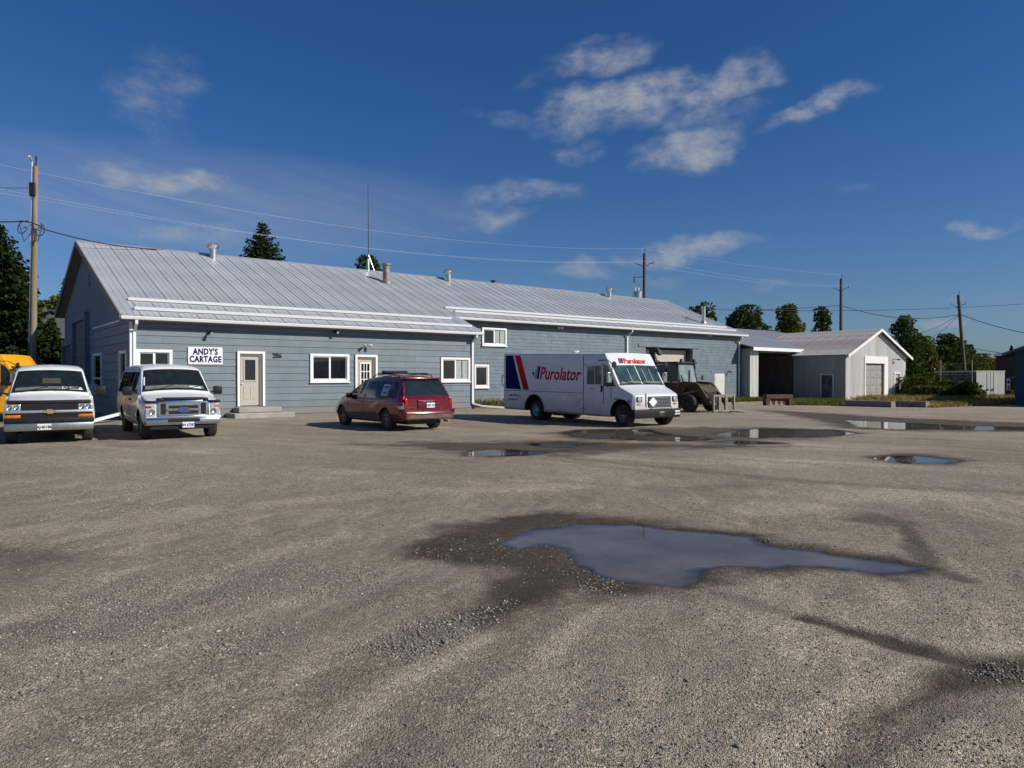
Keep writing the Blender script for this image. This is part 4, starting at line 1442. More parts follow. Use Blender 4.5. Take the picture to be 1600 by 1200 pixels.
def wheel(parent, x, y, r, wdt, out, rim_r, rim_mat, spokes=0, dual=False):
    """out = +1 or -1: the side the hub cap faces."""
    mb = MB()
    rr = r
    prof = [(rim_r, -wdt / 2), (rr * .93, -wdt / 2), (rr * .985, -wdt / 2 + .03), (rr, -wdt / 2 + .06), (rr, wdt / 2 - .06), (rr * .985, wdt / 2 - .03), (rr * .93, wdt / 2), (rim_r, wdt / 2)]
    wh = empty('wheel', (x, y, r - .012)) if False else None
    mb.lathe([(rim_r * .98, -wdt / 2 + .02)] + prof + [(rim_r * .98, wdt / 2 - .02)], 30, (x, y, r - .012), 'y')
    for k in range(30):
        t = 2 * PI * k / 30
        c = Vector((x + math.cos(t) * rr, y, r - .012 + math.sin(t) * rr))
        mb.cbox((c.x, c.y, c.z), (.028, wdt * .8, .028)) if False else None
    w_ = mb.build('wheel', M['rubber'], parent, smooth=40)
    q = out * (wdt / 2 - .015)
    mb = MB()
    mb.lathe([(rim_r, q), (rim_r * .93, q - out * .004), (rim_r * .88, q - out * .05), (rim_r * .55, q - out * .06 if not dual else q - out * .12), (rim_r * .36, q - out * .01), (rim_r * .30, q + out * .01), (0, q + out * .015)], 24, (x, y, r - .012), 'y')
    ro = mb.build('rim', rim_mat, w_, smooth=40)
    if spokes:
        mb = MB()
        for k in range(spokes):
            t = 2 * PI * (k + .5) / spokes
            mb.lathe([(0, out * .006), (rim_r * .11, out * .004), (rim_r * .11, -out * .01)], 8, (x + math.cos(t) * rim_r * .7, y + q - out * .042, r - .012 + math.sin(t) * rim_r * .7), 'y')
        tag(mb.build('rim_hole', M['dark'], w_), kind='stuff')
    return w_

def heading(hx, hy):
    return math.atan2(hy, hx)

def plate(parent, cx, y, z, txt, face, w=.30, h=.15, name='licence_plate', ink=None):
    """face +1: on the nose (towards +x); -1: on the tail."""
    mb = MB(); mb.bevbox((min(cx, cx + face * .012), y - w / 2, z - h / 2), (max(cx, cx + face * .012), y + w / 2, z + h / 2), .004)
    o = mb.build(name, M['plate'], parent)
    text_on(txt, h * .66, (cx + face * .0135, y, z - h * .24), (0, face, 0), (0, 0, 1), ink or M['ovalblue'], 'lettering', o, bold=.004, depth=.002, align='CENTER', sx=w / .30 * .84)
    return o

# ---- passenger vans
def passenger_van(name, label, origin, hd, style):
    root = empty(name, (origin[0], origin[1], 0), heading(*hd), label, 'van', 'white shuttle vans parked by the gable end')
    ford = style == 'a'
    nose = 5.52 if ford else 5.50
    cowl = 4.55 if ford else 4.58
    wtop = 3.80 if ford else 3.72
    ztop = 2.02 if ford else 1.98
    L = Loft(dict(
        zb=[(0, .42), (.4, .36), (5, .34), (nose, .42)],
        zt=[(0, ztop - .16), (.06, ztop - .05), (.25, ztop), (2.0, ztop + .03), (3.3, ztop - .01), (wtop - .12, ztop - .07), (wtop, ztop - .13), (cowl, 1.235), (cowl + .06, 1.20), (5.2, 1.10), (nose - .06, 1.05), (nose, .98)],
        zbelt=[(0, 1.18), (cowl, 1.16), (nose, .80)],
        wl=[(0, .90), (.15, .95), (5.2, .95), (nose - .1, .93), (nose, .86)],
        wm=[(0, .95), (.12, 1.0), (5.1, 1.0), (5.35, .985), (nose - .05, .95), (nose, .90)],
        wb=[(0, .93), (.12, .975), (4.4, .975), (5.3, .95), (nose - .05, .92), (nose, .87)],
        wt=[(0, .76), (.12, .79), (wtop - .1, .79), (cowl, .90), (5.3, .90), (nose - .05, .89), (nose, .84)],
        r=[(0, .10), (.2, .14), (3.3, .14), (wtop, .10), (cowl, .06), (nose, .05)],
        crown=[(0, .02), (1, .045), (wtop, .03), (cowl, .05), (nose, .04)]))
    xs = [0, .03, .06, .12, .25, .6, 1.2, 2.0, 2.7, 3.3, wtop - .12, wtop - .04, wtop, wtop + .2, wtop + .45, cowl - .02, cowl, cowl + .06, 4.85, 5.1, 5.2, 5.35, nose - .1, nose - .05, nose - .02, nose]
    b = L.body(xs).build('body', M['wpaint'], root)
    fx, rx, wr = 4.80, 1.30, .365
    cut_arches(b, [(fx, .95, wr, .46, .42), (fx, -.95, wr, .46, .42), (rx, .95, wr, .45, .42), (rx, -.95, wr, .45, .42)], M['dark'])
    for x, sd_ in ((fx, 1), (fx, -1), (rx, 1), (rx, -1)):
        wheel(root, x, sd_ * .83, wr + .012, .24, sd_, .215, M['oldsteel'], 8)
    mb = MB(); mb.box((.3, -.6, .26), (5.2, .6, .43)); mb.build('underbody', M['machdark'], root)
    # windscreen with black surround
    L.top_patch((cowl - .05, -.86), (cowl - .05, .86), (wtop + .015, .73), (wtop + .015, -.73), .008, 10, 8).build('windscreen_surround', M['black'], root, smooth=50)
    ws = L.top_patch((cowl - .085, -.83), (cowl - .085, .83), (wtop + .055, .695), (wtop + .055, -.695), .014, 10, 8).build('windscreen', M['carglass'], root, smooth=50)
    # dashboard edge seen through the glass, seat shapes, papers
    L.top_patch((cowl - .10, -.78), (cowl - .10, .76), (cowl - .20, .73), (cowl - .20, -.76), .0155, 8, 2).build('dashboard', M['dash'], ws, smooth=50)
    if not ford:
        L.top_patch((cowl - .32, -.18), (cowl - .32, .24), (cowl - .52, .24), (cowl - .52, -.18), .0155, 4, 2).build('rear_window_glimpse', mat('olive_view', (.05, .052, .03), .8), ws)
        o = L.top_patch((cowl - .11, .27), (cowl - .11, .74), (cowl - .20, .70), (cowl - .20, .27), .017, 4, 2).build('for_sale_sign', M['paper'], ws)
        up = Vector((-(.55), 0, 1.0)); xa = cowl - .125
        text_on('FOR SALE', .105, (xa + .020, .30, L.top(xa, .4) + .008), (0, 1, 0), up, M['ink'], 'lettering', o, bold=.004, depth=.004, sx=.78)
    else:
        L.top_patch((cowl - .11, .38), (cowl - .11, .68), (cowl - .17, .66), (cowl - .17, .36), .017, 3, 2).build('dashboard_paper', M['paper'], ws)
        L.top_patch((cowl - .24, -.80), (cowl - .24, -.765), (cowl - .50, -.73), (cowl - .50, -.76), .0165, 2, 3).build('sun_sticker', M['paper'], ws)
    for y0, y1 in ((-.62, -.05), (.12, .66)):
        mb = MB(); p0 = (cowl - .02, y0, L.top(cowl - .02, y0) + .035); p1 = (cowl - .16, y1, L.top(cowl - .16, y1) + .04)
        mb.bar(p0, p1, .016, .016); mb.build('wiper', M['black'], root)
    # side glass
    zl, zh = 1.22, ztop - .20
    door_f = ((3.10, zl - .02), (4.24, zl - .0), (3.72, zh), (3.10, zh + .01))
    for sgn in (1, -1):
        L.side_patch(*door_f, sides=(sgn,)).build('side_window', M['carglass'], root)
        for a, c in ((2.20, 3.00), (1.42, 2.12), (.30, 1.34)):
            L.side_patch((a, zl), (c, zl), (c, zh + .01), (a + (.06 if a < .5 else 0), zh + .01), sides=(sgn,)).build('side_window', M['carglass'], root)
        # door seams
        mb = MB()
        for xx in (3.04, 4.36, 2.16):
            for k in range(6):
                za, zb_ = .50 + k * .115, .50 + (k + 1) * .115
                mb.bar((xx, sgn * (L.side(xx, za) + .001), za), (xx, sgn * (L.side(xx, zb_) + .001), zb_), .012, .006, up=(0, 1, 0))
        tag(mb.build('door_seam', M['gap'], root), kind='stuff')
        mb = MB(); mb.bevbox((3.14, sgn * L.side(3.2, 1.05) - (.0 if sgn > 0 else .045), 1.02), (3.34, sgn * L.side(3.2, 1.05) + (.045 if sgn > 0 else .0), 1.08), .012); mb.build('door_handle', M['black'], root)
        # gold sash sweeping over the doors and lettering
        L.side_patch((2.40, .96), (4.34, .98), (4.30, 1.13), (2.85, 1.16), sides=(sgn,), off=.004, nx=10).build('gold_sash', M['gold'], root)
        L.side_patch((1.90, .62), (2.62, .66), (2.86, 1.165), (2.42, 1.10), sides=(sgn,), off=.0035, nx=6).build('gold_sash', M['gold'], root)
        for k, (xa, xb) in enumerate(((2.45, 2.60), (2.75, 2.95), (3.15, 3.35), (3.50, 3.72), (3.85, 4.05))):
            L.side_patch((xa, .56), (xb, .56), (xb - .03, .88), (xa + .02, .88), sides=(sgn,), off=.0065, nx=3).build('graphic_bar', M['grey'], root)
        L.side_patch((1.8, .46), (4.2, .50), (4.2, .53), (1.8, .49), sides=(sgn,), off=.0055, nx=8, nz=1).build('gold_line', M['gold'], root)
        # mirrors
        my = 1.02
        mb = MB(); mb.bar((4.16, sgn * .95, 1.23), (4.20, sgn * 1.08, 1.27), .05, .05); ma = mb.build('mirror', M['black'], root)
        mb = MB(); mb.bevbox((4.10, sgn * 1.18 - .12, 1.18), (4.24, sgn * 1.18 + .12, 1.44 if not ford else 1.42), .035); mb.build('mirror_housing', M['black'], ma, smooth=40)
        mb = MB(); mb.box((4.094, sgn * 1.18 - .095, 1.205), (4.099, sgn * 1.18 + .095, 1.40)); mb.build('mirror_glass', M['mirror'], ma)
    # nose
    n = nose
    if ford:
        mb = MB(); mb.bevbox((n - .12, -.93, .40), (n + .10, .93, .58), .035); mb.bevbox((n - .03, -.94, .575), (n + .11, .94, .615), .015)
        bp = mb.build('front_bumper', M['chrome'], root, smooth=40)
        mb = MB(); mb.bevbox((n - .1, -.82, .28), (n + .04, .82, .405), .02); mb.build('air_dam', M['black'], root)
        mb = MB(); mb.bevbox((n + .06, -.40, .475), (n + .113, .40, .565), .015); mb.build('bumper_intake', M['dark'], bp)
        plate(root, n + .115, .10, .40, 'BN 67587', 1)
        mb = MB(); mb.bevbox((n - .06, -.66, .625), (n + .03, .66, 1.06), .03); g = mb.build('grille', M['chrome'], root, smooth=40)
        mb = MB(); mb.box((n + .028, -.60, .66), (n + .034, .60, 1.00)); mb.build('grille_backing', M['dullchrome'], g)
        for zc in (.725, .875):
            mb = MB(); mb.bevbox((n + .02, -.37, zc - .035), (n + .042, .37, zc + .045), .008); mb.build('grille_opening', M['dark'], g)
        for sg in (1, -1):
            mb = MB(); mb.bevbox((n + .02, sg * .50 - .065, .68), (n + .042, sg * .50 + .065, .98), .008); mb.build('grille_opening', M['dark'], g)
        mb = MB(); mb.bevbox((n + .03, -.42, .775), (n + .06, .42, .825), .01); mb.build('grille_bar', M['chrome'], g)
        mb = MB(); mb.lathe([(0, .02), (.105, .018), (.115, .008), (.115, 0)], 24, (0, 0, 0), 'x')
        o = mb.build('badge', M['ovalblue'], g, smooth=40); o.location = (n + .055, 0, .80); o.scale = (1, 1.35, .62)
        mb = MB(); mb.lathe([(.108, .018), (.122, .018), (.122, .0)], 24, (0, 0, 0), 'x'); o = mb.build('badge_ring', M['chrome'], g, smooth=40); o.location = (n + .055, 0, .80); o.scale = (1, 1.35, .62)
        text_on('Ford', .12, (n + .078, 0, .772), (0, 1, 0), (0, 0, 1), M['chrome'], 'lettering', g, shear=.3, depth=.003, align='CENTER')
        for sg in (1, -1):
            mb = MB(); mb.bevbox((n - .16, sg * .80 - .125, .625), (n + .015, sg * .80 + .125, 1.0), .03); h = mb.build('headlight', M['lamp'], root, smooth=40)
            mb = MB(); mb.bevbox((n - .05, sg * .855 - .075, .86), (n + .022, sg * .855 + .075, .915), .01); mb.build('indicator', M['redlens'] if sg < 0 else M['amber'], h)
            mb = MB(); mb.lathe([(.0, .0), (.055, .01), (.07, .018), (.072, 0)], 14, (n + .012, sg * .77, .76), 'x'); mb.build('reflector', M['chrome'], h, smooth=40)
        # dark bonnet guard that follows the nose
        mb = MB()
        for y0, y1, za, zb_ in ((-.93, -.62, .995, 1.055), (-.62, -.5, 1.03, 1.12), (-.5, .5, 1.065, 1.135), (.5, .62, 1.03, 1.12), (.62, .93, .995, 1.055)):
            mb.bevbox((n - .22, y0 - .01, za), (n + .055, y1 + .01, zb_), .02)
        mb.build('bonnet_guard', M['black'], root, smooth=40)
    else:
        mb = MB(); mb.bevbox((n - .14, -.96, .33), (n + .12, .96, .525), .035); mb.build('front_bumper', M['dullchrome'], root, smooth=40)
        mb = MB(); mb.bevbox((n - .12, -.965, .525), (n + .10, .965, .655), .03); mb.build('bumper_cover', M['black'], root, smooth=40)
        plate(root, n + .125, -.12, .43, 'AJ-83186', 1, ink=M['ink'])
        mb = MB(); mb.bevbox((n - .06, -.62, .645), (n + .035, .62, 1.00), .015); g = mb.build('grille', M['dark'], root)
        mb = MB(); mb.bevbox((n - .05, -.925, .775), (n + .065, .925, .845), .02); mb.build('grille_bar', mat('silver_paint', (.45, .49, .54), .3, .6), g, smooth=40)
        for zc in (.70, .735, .89, .925, .96):
            mb = MB(); mb.box((n + .034, -.60, zc - .006), (n + .042, .60, zc + .006)); mb.build('grille_slat', M['black'], g)
        # cross shaped badge
        ct = [(-.13, -.025), (-.05, -.025), (-.05, -.048), (.06, -.048), (.06, -.025), (.13, -.025), (.115, .025), (.05, .025), (.05, .048), (-.06, .048), (-.06, .025), (-.115, .025)]
        mb = MB(); mb.prism([(a * 1.12, b * 1.3) for a, b in ct], .012, lambda a, b, t: (n + .064 + t, a, .81 + b)); mb.build('badge_border', M['chrome'], g)
        mb = MB(); mb.prism(ct, .012, lambda a, b, t: (n + .070 + t, a, .81 + b)); mb.build('badge', M['gbadge'], g)
        for sg in (1, -1):
            mb = MB(); mb.bevbox((n - .18, sg * .775 - .165, .845), (n + .04, sg * .775 + .165, 1.0), .025); h = mb.build('headlight', M['lamp'], root, smooth=40)
            mb = MB(); mb.lathe([(.0, .0), (.05, .012), (.06, .018), (.062, 0)], 14, (n + .035, sg * .70, .925), 'x'); mb.lathe([(.0, .0), (.05, .012), (.06, .018), (.062, 0)], 14, (n + .035, sg * .845, .925), 'x'); tag(mb.build('reflector', M['chrome'], h, smooth=40), kind='stuff')
            mb = MB(); mb.bevbox((n - .18, sg * .785 - .17, .655), (n + .045, sg * .785 + .17, .735), .02); mb.build('indicator', M['amber'], root, smooth=40)
            mb = MB(); mb.bevbox((n - .1, sg * .78 - .165, .735), (n + .03, sg * .78 + .165, .776), .008); mb.build('lamp_bezel', M['black'], root)
        mb = MB(); mb.bevbox((n - .24, -.90, 1.005), (n + .055, .90, 1.095), .03); mb.build('bonnet_guard', M['black'], root, smooth=40)
    # rear bumper
    mb = MB(); mb.bevbox((-.12, -.9, .38), (.06, .9, .56), .03); mb.build('rear_bumper', M['dullchrome'], root, smooth=40)
    for sg in (1, -1):
        mb = MB(); mb.bevbox((-.02, sg * .86 - .07, .85), (.05, sg * .86 + .07, 1.25), .015); mb.build('tail_light', M['redlens'], root)
    return root
FH = Vector((.57, -.82)).normalized(); CH = Vector((.53, -.85)).normalized()
fa = Vector((-9.27, 20.08)) - FH * 4.80
passenger_van('passenger_van', 'white van with chrome grille and black bonnet guard, parked at the wall sign', fa, FH, 'a')
ca = Vector((-12.09, 18.93)) - CH * 4.80
passenger_van('passenger_van', 'white van with for sale sign in its windscreen and amber lights, at the frame edge', ca, CH, 'b')

# ---- red minivan, tail towards the camera
def minivan(origin, hd):
    root = empty('minivan', (origin[0], origin[1], 0), heading(*hd), 'dusty dark red minivan with roof rack parked facing the workshop wall', 'minivan')
    n = 5.05
    L = Loft(dict(
        zb=[(0, .38), (.3, .30), (4.6, .26), (n, .34)],
        zt=[(0, .96), (.03, 1.00), (.12, 1.08), (.36, 1.56), (.46, 1.64), (.9, 1.69), (1.8, 1.71), (2.6, 1.66), (2.9, 1.60), (3.85, 1.12), (4.0, 1.07), (4.6, .98), (4.9, .84), (n, .70)],
        zbelt=[(0, .86), (.3, .98), (3.7, .96), (4.6, .80), (n, .6)],
        wl=[(0, .80), (.12, .90), (4.4, .93), (4.85, .82), (n, .62)],
        wm=[(0, .88), (.10, .965), (.6, .985), (4.2, .985), (4.7, .92), (n, .70)],
        wb=[(0, .86), (.10, .935), (.6, .955), (3.7, .955), (4.5, .88), (n, .66)],
        wt=[(0, .84), (.12, .88), (.40, .70), (.6, .695), (2.7, .675), (3.8, .83), (4.5, .80), (n, .60)],
        r=[(0, .05), (.1, .06), (.5, .10), (2.7, .10), (3.8, .06), (n, .08)],
        crown=[(0, .02), (.4, .03), (1.5, .045), (2.9, .04), (3.9, .05), (n, .03)]))
    xs = [0, .015, .03, .07, .12, .20, .28, .36, .40, .46, .6, .9, 1.3, 1.8, 2.2, 2.6, 2.75, 2.9, 3.1, 3.35, 3.6, 3.85, 4.0, 4.3, 4.6, 4.75, 4.9, 4.98, n]
    b = L.body(xs).build('body', M['redpaint'], root)
    wr, fx, rx = .335, 4.12, 1.05
    cut_arches(b, [(fx, .95, wr, .40, .40), (fx, -.95, wr, .40, .40), (rx, .95, wr, .40, .40), (rx, -.95, wr, .40, .40)], M['dark'])
    for x, sg in ((fx, 1), (fx, -1), (rx, 1), (rx, -1)):
        w_ = wheel(root, x, sg * .82, wr + .012, .22, sg, .225, M['oldsteel'], 7)
    mb = MB(); mb.box((.3, -.6, .2), (4.7, .6, .34)); mb.build('underbody', M['machdark'], root)
    L.top_patch((.125, .77), (.125, -.77), (.37, -.635), (.37, .635), .008, 10, 6).build('rear_window', M['carglass'], root, smooth=50)
    mb = MB(); mb.bevbox((.30, -.66, 1.605), (.62, .66, 1.66), .02); mb.build('spoiler', M['redpaint'], root, smooth=40)
    mb = MB(); mb.bevbox((.285, -.12, 1.615), (.31, .12, 1.632), .004); mb.build('brake_light', M['redlens'], root)
    mb = MB(); mb.bar((.105, -.05, 1.095), (.15, -.50, 1.13), .03, .02); mb.build('rear_wiper', M['black'], root)
    L.top_patch((3.80, -.78), (3.80, .78), (2.95, .63), (2.95, -.63), .008, 8, 6).build('windscreen', M['carglass'], root, smooth=50)
    for sg in (1, -1):
        zl = 1.00
        L.side_patch((2.50, zl), (3.52, zl - .0), (2.86, 1.50), (2.50, 1.535), sides=(sg,)).build('side_window', M['carglass'], root)
        L.side_patch((1.40, zl), (2.43, zl), (2.43, 1.54), (1.40, 1.555), sides=(sg,)).build('side_window', M['carglass'], root)
        L.side_patch((.46, zl + .02), (1.34, zl), (1.34, 1.555), (.62, 1.54), sides=(sg,)).build('side_window', M['carglass'], root)
        mb = MB()
        for xx in (1.38, 2.46, 3.58):
            for k in range(5):
                za, zb_ = .36 + k * .125, .36 + (k + 1) * .125
                mb.bar((xx, sg * (L.side(xx, za) + .001), za), (xx, sg * (L.side(xx, zb_) + .001), zb_), .010, .006, up=(0, 1, 0))
        tag(mb.build('door_seam', M['dark'], root), kind='stuff')
        for xx in (1.95, 2.62):
            mb = MB(); c = sg * (L.side(xx, .86) + .012); mb.bevbox((xx - .1, c - .018, .845), (xx + .1, c + .018, .88), .008); mb.build('door_handle', M['redpaint'], root)
        L.side_patch((1.50, .30), (3.66, .30), (3.66, .50), (1.50, .52), sides=(sg,), off=.004, nx=8).build('dusty_sill', mat('road_dust', (.13, .10, .09), .9, var=.3, scale=7, dirt=(.16, .03, .035), dirt_amt=.5), root)
        mb = MB(); mb.bevbox((3.30, sg * 1.04 - .10, .98), (3.46, sg * 1.04 + .10, 1.14), .04); mb.build('mirror', M['black'], root, smooth=40)
        # lamps, roof rails
        L.side_patch((.015, .80), (.22, .82), (.26, 1.10), (.10, 1.08), sides=(sg,), off=.012, nx=4, nz=4).build('tail_light', M['redlens'], root)
        L.side_patch((.015, .70), (.20, .70), (.22, .80), (.015, .79), sides=(sg,), off=.012, nx=4, nz=2).build('reversing_light', M['lamp'], root)
        mb = MB(); mb.tube([(.75, sg * .60, 1.68), (.85, sg * .61, 1.745), (1.6, sg * .61, 1.77), (2.4, sg * .60, 1.74), (2.5, sg * .60, 1.67)], .016, 6); mb.build('roof_rail', M['black'], root)
        mb = MB(); mb.bevbox((-.014, sg * .815 - .05, .77), (.05, sg * .815 + .05, 1.02), .02); mb.build('tail_light', M['redlens'], root, smooth=40)
    for xx in (1.1, 2.1):
        mb = MB(); mb.bar((xx, -.64, 1.80), (xx, .64, 1.80), .05, .03); mb.build('cross_bar', M['black'], root)
    mb = MB(); mb.bevbox((2.02, -.45, 1.815), (2.20, .45, 1.89), .02); mb.build('roof_light_bar', M['black'], root, smooth=40)
    # tailgate details
    mb = MB(); mb.bevbox((-.022, -.42, .70), (.02, .42, .92), .02); pk = mb.build('plate_recess', M['redpaint'], root, smooth=40)
    mb = MB(); mb.bevbox((-.045, -.42, .905), (.02, .42, .95), .012); mb.build('handle_bar', M['redpaint'], root, smooth=40)
    plate(root, -.024, -.05, .80, 'CBH 472', -1)
    text_on('DODGE', .065, (-.047, .25, .909), (0, -1, 0), (0, 0, 1), M['chrome'], 'lettering', root, bold=.002, sx=1.6, depth=.003)
    text_on('GRAND CARAVAN', .045, (-.004, .80, .735), (0, -1, 0), (0, 0, 1), M['chrome'], 'lettering', root, sx=.8, depth=.006)
    mb = MB(); mb.bevbox((-.10, -.88, .36), (.10, .88, .60), .05); bp = mb.build('rear_bumper', M['redpaint'], root, smooth=40)
    mb = MB(); mb.bevbox((-.125, -.86, .535), (-.02, .86, .565), .01)
    for sg in (1, -1):
        mb.bar((-.10, sg * .84, .55), (-.03, sg * .92, .66), .05, .04)
    tag(mb.build('bumper_step', M['redpaint'], bp, smooth=40), kind='stuff')
    mb = MB(); mb.bevbox((-.104, -.80, .40), (-.09, .80, .52), .005); mb.build('dusty_band', mat('road_dust', (.13, .10, .09), .9), bp)
    mb = MB(); mb.tube([(-.16, -.62, .30), (.1, -.62, .30)], .03, 8); mb.build('exhaust_pipe', M['oldsteel'], root)
    # notice taped inside the rear side window
    o = L.side_patch((1.02, 1.10), (1.42, 1.10), (1.42, 1.44), (1.02, 1.44), sides=(1,), off=.011, nx=3, nz=3).build('window_notice', M['paper'], root)
    L.side_patch((1.06, 1.14), (1.38, 1.14), (1.38, 1.40), (1.06, 1.40), sides=(1,), off=.0135, nx=3, nz=3).build('notice_print', M['ovalblue'], o)
    yy = L.side(1.2, 1.2) + .017
    for k in range(3):
        L.side_patch((1.10 + .1 * k, 1.20), (1.15 + .1 * k, 1.20), (1.15 + .1 * k, 1.33), (1.10 + .1 * k, 1.33), sides=(1,), off=.0155, nx=1, nz=2).build('notice_mark', M['paper'], o)
    return root
mo = Vector((-3.25, 23.37)) - Vector((V.x, V.y)) * 1.05
minivan(mo, (V.x, V.y))

# ---- step vans
def step_van(name, label, cat, origin, hd, paint, delivery=True):
    root = empty(name, (origin[0], origin[1], 0), heading(*hd), label, cat)
    n = 7.45
    w_ = 1.13
    L = Loft(dict(
        zb=[(0, .37), (6.3, .31), (6.9, .52), (n, .55)],
        zt=[(0, 2.60), (.03, 2.665), (6.07, 2.505), (6.14, 2.41), (6.76, 1.40), (6.84, 1.345), (n - .06, 1.10), (n - .02, 1.06), (n, 1.01)],
        zbelt=[(0, 1.3), (6.0, 1.3), (n, .8)],
        wl=[(0, w_ - .02), (.03, w_), (6.8, w_), (n - .08, w_ - .02), (n, w_ - .09)],
        wm=[(0, w_ - .02), (.03, w_), (6.8, w_), (n - .08, w_ - .02), (n, w_ - .09)],
        wb=[(0, w_ - .02), (.03, w_), (6.8, w_), (n - .08, w_ - .03), (n, w_ - .10)],
        wt=[(0, w_ - .03), (.03, w_ - .005), (6.76, w_ - .005), (n - .08, w_ - .05), (n, w_ - .12)],
        r=[(0, .07), (6.07, .07), (6.76, .05), (n, .06)],
        crown=[(0, .01), (6.0, .02), (n, .02)]))
    xs = [0, .015, .03, 1.2, 2.1, 3.2, 4.4, 5.2, 6.0, 6.07, 6.14, 6.3, 6.5, 6.70, 6.76, 6.84, 7.0, 7.2, n - .08, n - .06, n - .02, n]
    b = L.body(xs).build('body', paint, root)
    fx, rx, wr = 6.95 - .08, 2.09, .385
    cut_arches(b, [(fx, 1.05, wr + .03, .52, .5), (fx, -1.05, wr + .03, .52, .5), (rx, 1.05, wr + .03, .56, .55), (rx, -1.05, wr + .03, .56, .55)], M['dark'])
    for x, sg in ((fx, 1), (fx, -1)):
        wheel(root, x, sg * .93, wr + .012, .24, sg, .225, M['oldsteel'], 8)
    for sg in (1, -1):
        wheel(root, rx, sg * .93, wr + .012, .26, sg, .225, mat('pale_steel_rim', (.42, .45, .47), .5), 8, dual=True)
        wheel(root, rx, sg * .62, wr + .012, .24, sg, .225, M['oldsteel'])
        mb = MB()   # black arch lips
        for k in range(12):
            t0, t1 = PI * k / 12, PI * (k + 1) / 12
            mb.bar((rx + .575 * math.cos(t0), sg * (w_ + .012), wr + .03 + .575 * math.sin(t0)), (rx + .575 * math.cos(t1), sg * (w_ + .012), wr + .03 + .575 * math.sin(t1)), .04, .05, up=(0, 1, 0))
        tag(mb.build('wheel_arch_trim', M['black'], root), kind='stuff')
    mb = MB(); mb.box((.2, -.5, .40), (6.9, .5, .62)); mb.bevbox((2.9, -.9, .22), (3.7, -.4, .5), .04); mb.bevbox((3.6, .2, .2), (4.8, .7, .5), .05)
    mb.tube([(rx, -.8, wr), (rx, .8, wr)], .1, 10); mb.tube([(fx, -.8, wr), (fx, .8, wr)], .06, 8)
    tag(mb.build('chassis', M['machdark'], root), kind='stuff')
    # windscreen in two panes
    for a, c in ((-1.03, -.015), (.015, 1.03)):
        L.top_patch((6.735, a), (6.735, c), (6.37, c), (6.37, a), .010, 6, 5).build('windscreen', M['tealglass'], root, smooth=50)
    L.top_patch((6.755, -.014), (6.755, .014), (6.36, .014), (6.36, -.014), .014, 1, 5).build('windscreen_bar', M['steel'], root)
    L.top_patch((6.765, -1.07), (6.765, 1.07), (6.735, 1.07), (6.735, -1.07), .008, 6, 1).build('windscreen_seal', M['black'], root)
    L.top_patch((6.372, -1.07), (6.372, 1.07), (6.35, 1.07), (6.35, -1.07), .008, 6, 1).build('windscreen_seal', M['black'], root)
    for a, c in ((-.35, -.85), (.35, -.05)):
        mb = MB(); mb.bar((6.78, a, L.top(6.78, a) + .04), (6.70, c, L.top(6.70, c) + .045), .018, .018); mb.build('wiper', M['black'], root)
    # things seen through the screen: seat, wheel, dash
    L.top_patch((6.725, -.95), (6.725, .95), (6.69, .95), (6.69, -.95), .0115, 6, 1).build('dashboard', M['dash'], root)
    for y0 in (-.42, .28, .62):
        L.top_patch((6.70, y0), (6.70, y0 + .02), (6.42, y0 + .02), (6.42, y0), .0112, 1, 3).build('cab_post', mat('pale_grey_post', (.32, .36, .37), .6), root)
    mb = MB(); mb.tube([(6.69 + .02, .42 + .16 * math.cos(t), L.top(6.66, .4) + .02 + .10 + .10 * math.sin(t)) for t in [i * PI / 8 for i in range(17)]], .012, 5); 
    for v in range(len(mb.v)):
        x, y, z = mb.v[v]
        mb.v[v] = (6.76 - (z - 1.40) * .615 + .018, y, z)
    mb.build('steering_wheel', M['black'], root)
    # side glass and doors
    for sg in (1, -1):
        for a, c in ((5.18, 5.56), (5.60, 5.92)):
            L.side_patch((a, 1.42), (c, 1.42), (c, 2.06), (a, 2.06), sides=(sg,), off=.008).build('side_window', M['tealglass'], root)
        L.side_patch((6.06, 1.36), (6.62, 1.36), (6.20, 2.08), (6.06, 2.10), sides=(sg,), off=.008).build('side_window', M['carglass'], root)
        y = sg * (w_ + .004)
        for p, q in (((4.98, .40), (4.98, 2.42)), ((4.98, 2.12), (6.02, 2.10)), ((6.02, .75), (6.02, 2.12)), ((.05, 1.14), (4.98, 1.10)), ((6.40, .95), (6.40, 1.32))):
            mb = MB(); mb.bar((p[0], y, p[1]), (q[0], y, q[1]), .018, .012, up=(0, 1, 0)); mb.build('seam', M['gap'], root)
        mb = MB(); mb.bevbox((5.10, min(y, y + sg * .03), 2.08), (5.96, max(y, y + sg * .03), 2.12), .006); mb.build('door_rail', paint, root)
        mb = MB(); mb.bevbox((5.92, min(y, y + sg * .05), 1.15), (5.97, max(y, y + sg * .05), 1.38), .012); mb.build('door_handle', M['black'], root)
        mb = MB(); mb.bevbox((6.55, min(y, y + sg * .012), .92), (6.80, max(y, y + sg * .012), .95), .004); mb.build('side_vent', M['black'], root)
        mb = MB(); mb.lathe([(0, sg * .02), (.045, sg * .015), (.05, 0)], 12, (7.25, y, .86), 'y'); mb.build('side_marker', M['redlens'], root)
        # mirror on its arm
        mb = MB(); mb.tube([(5.75, sg * 1.12, 2.25), (6.35, sg * 1.25, 2.26), (6.66, sg * 1.30, 2.10)], .015, 6); mb.tube([(6.2, sg * 1.12, 1.35), (6.52, sg * 1.34, 1.40)], .015, 6); mb.tube([(6.66, sg * 1.30, 2.1), (6.52, sg * 1.34, 1.40)], .012, 6)
        ma = mb.build('mirror', M['black'], root)
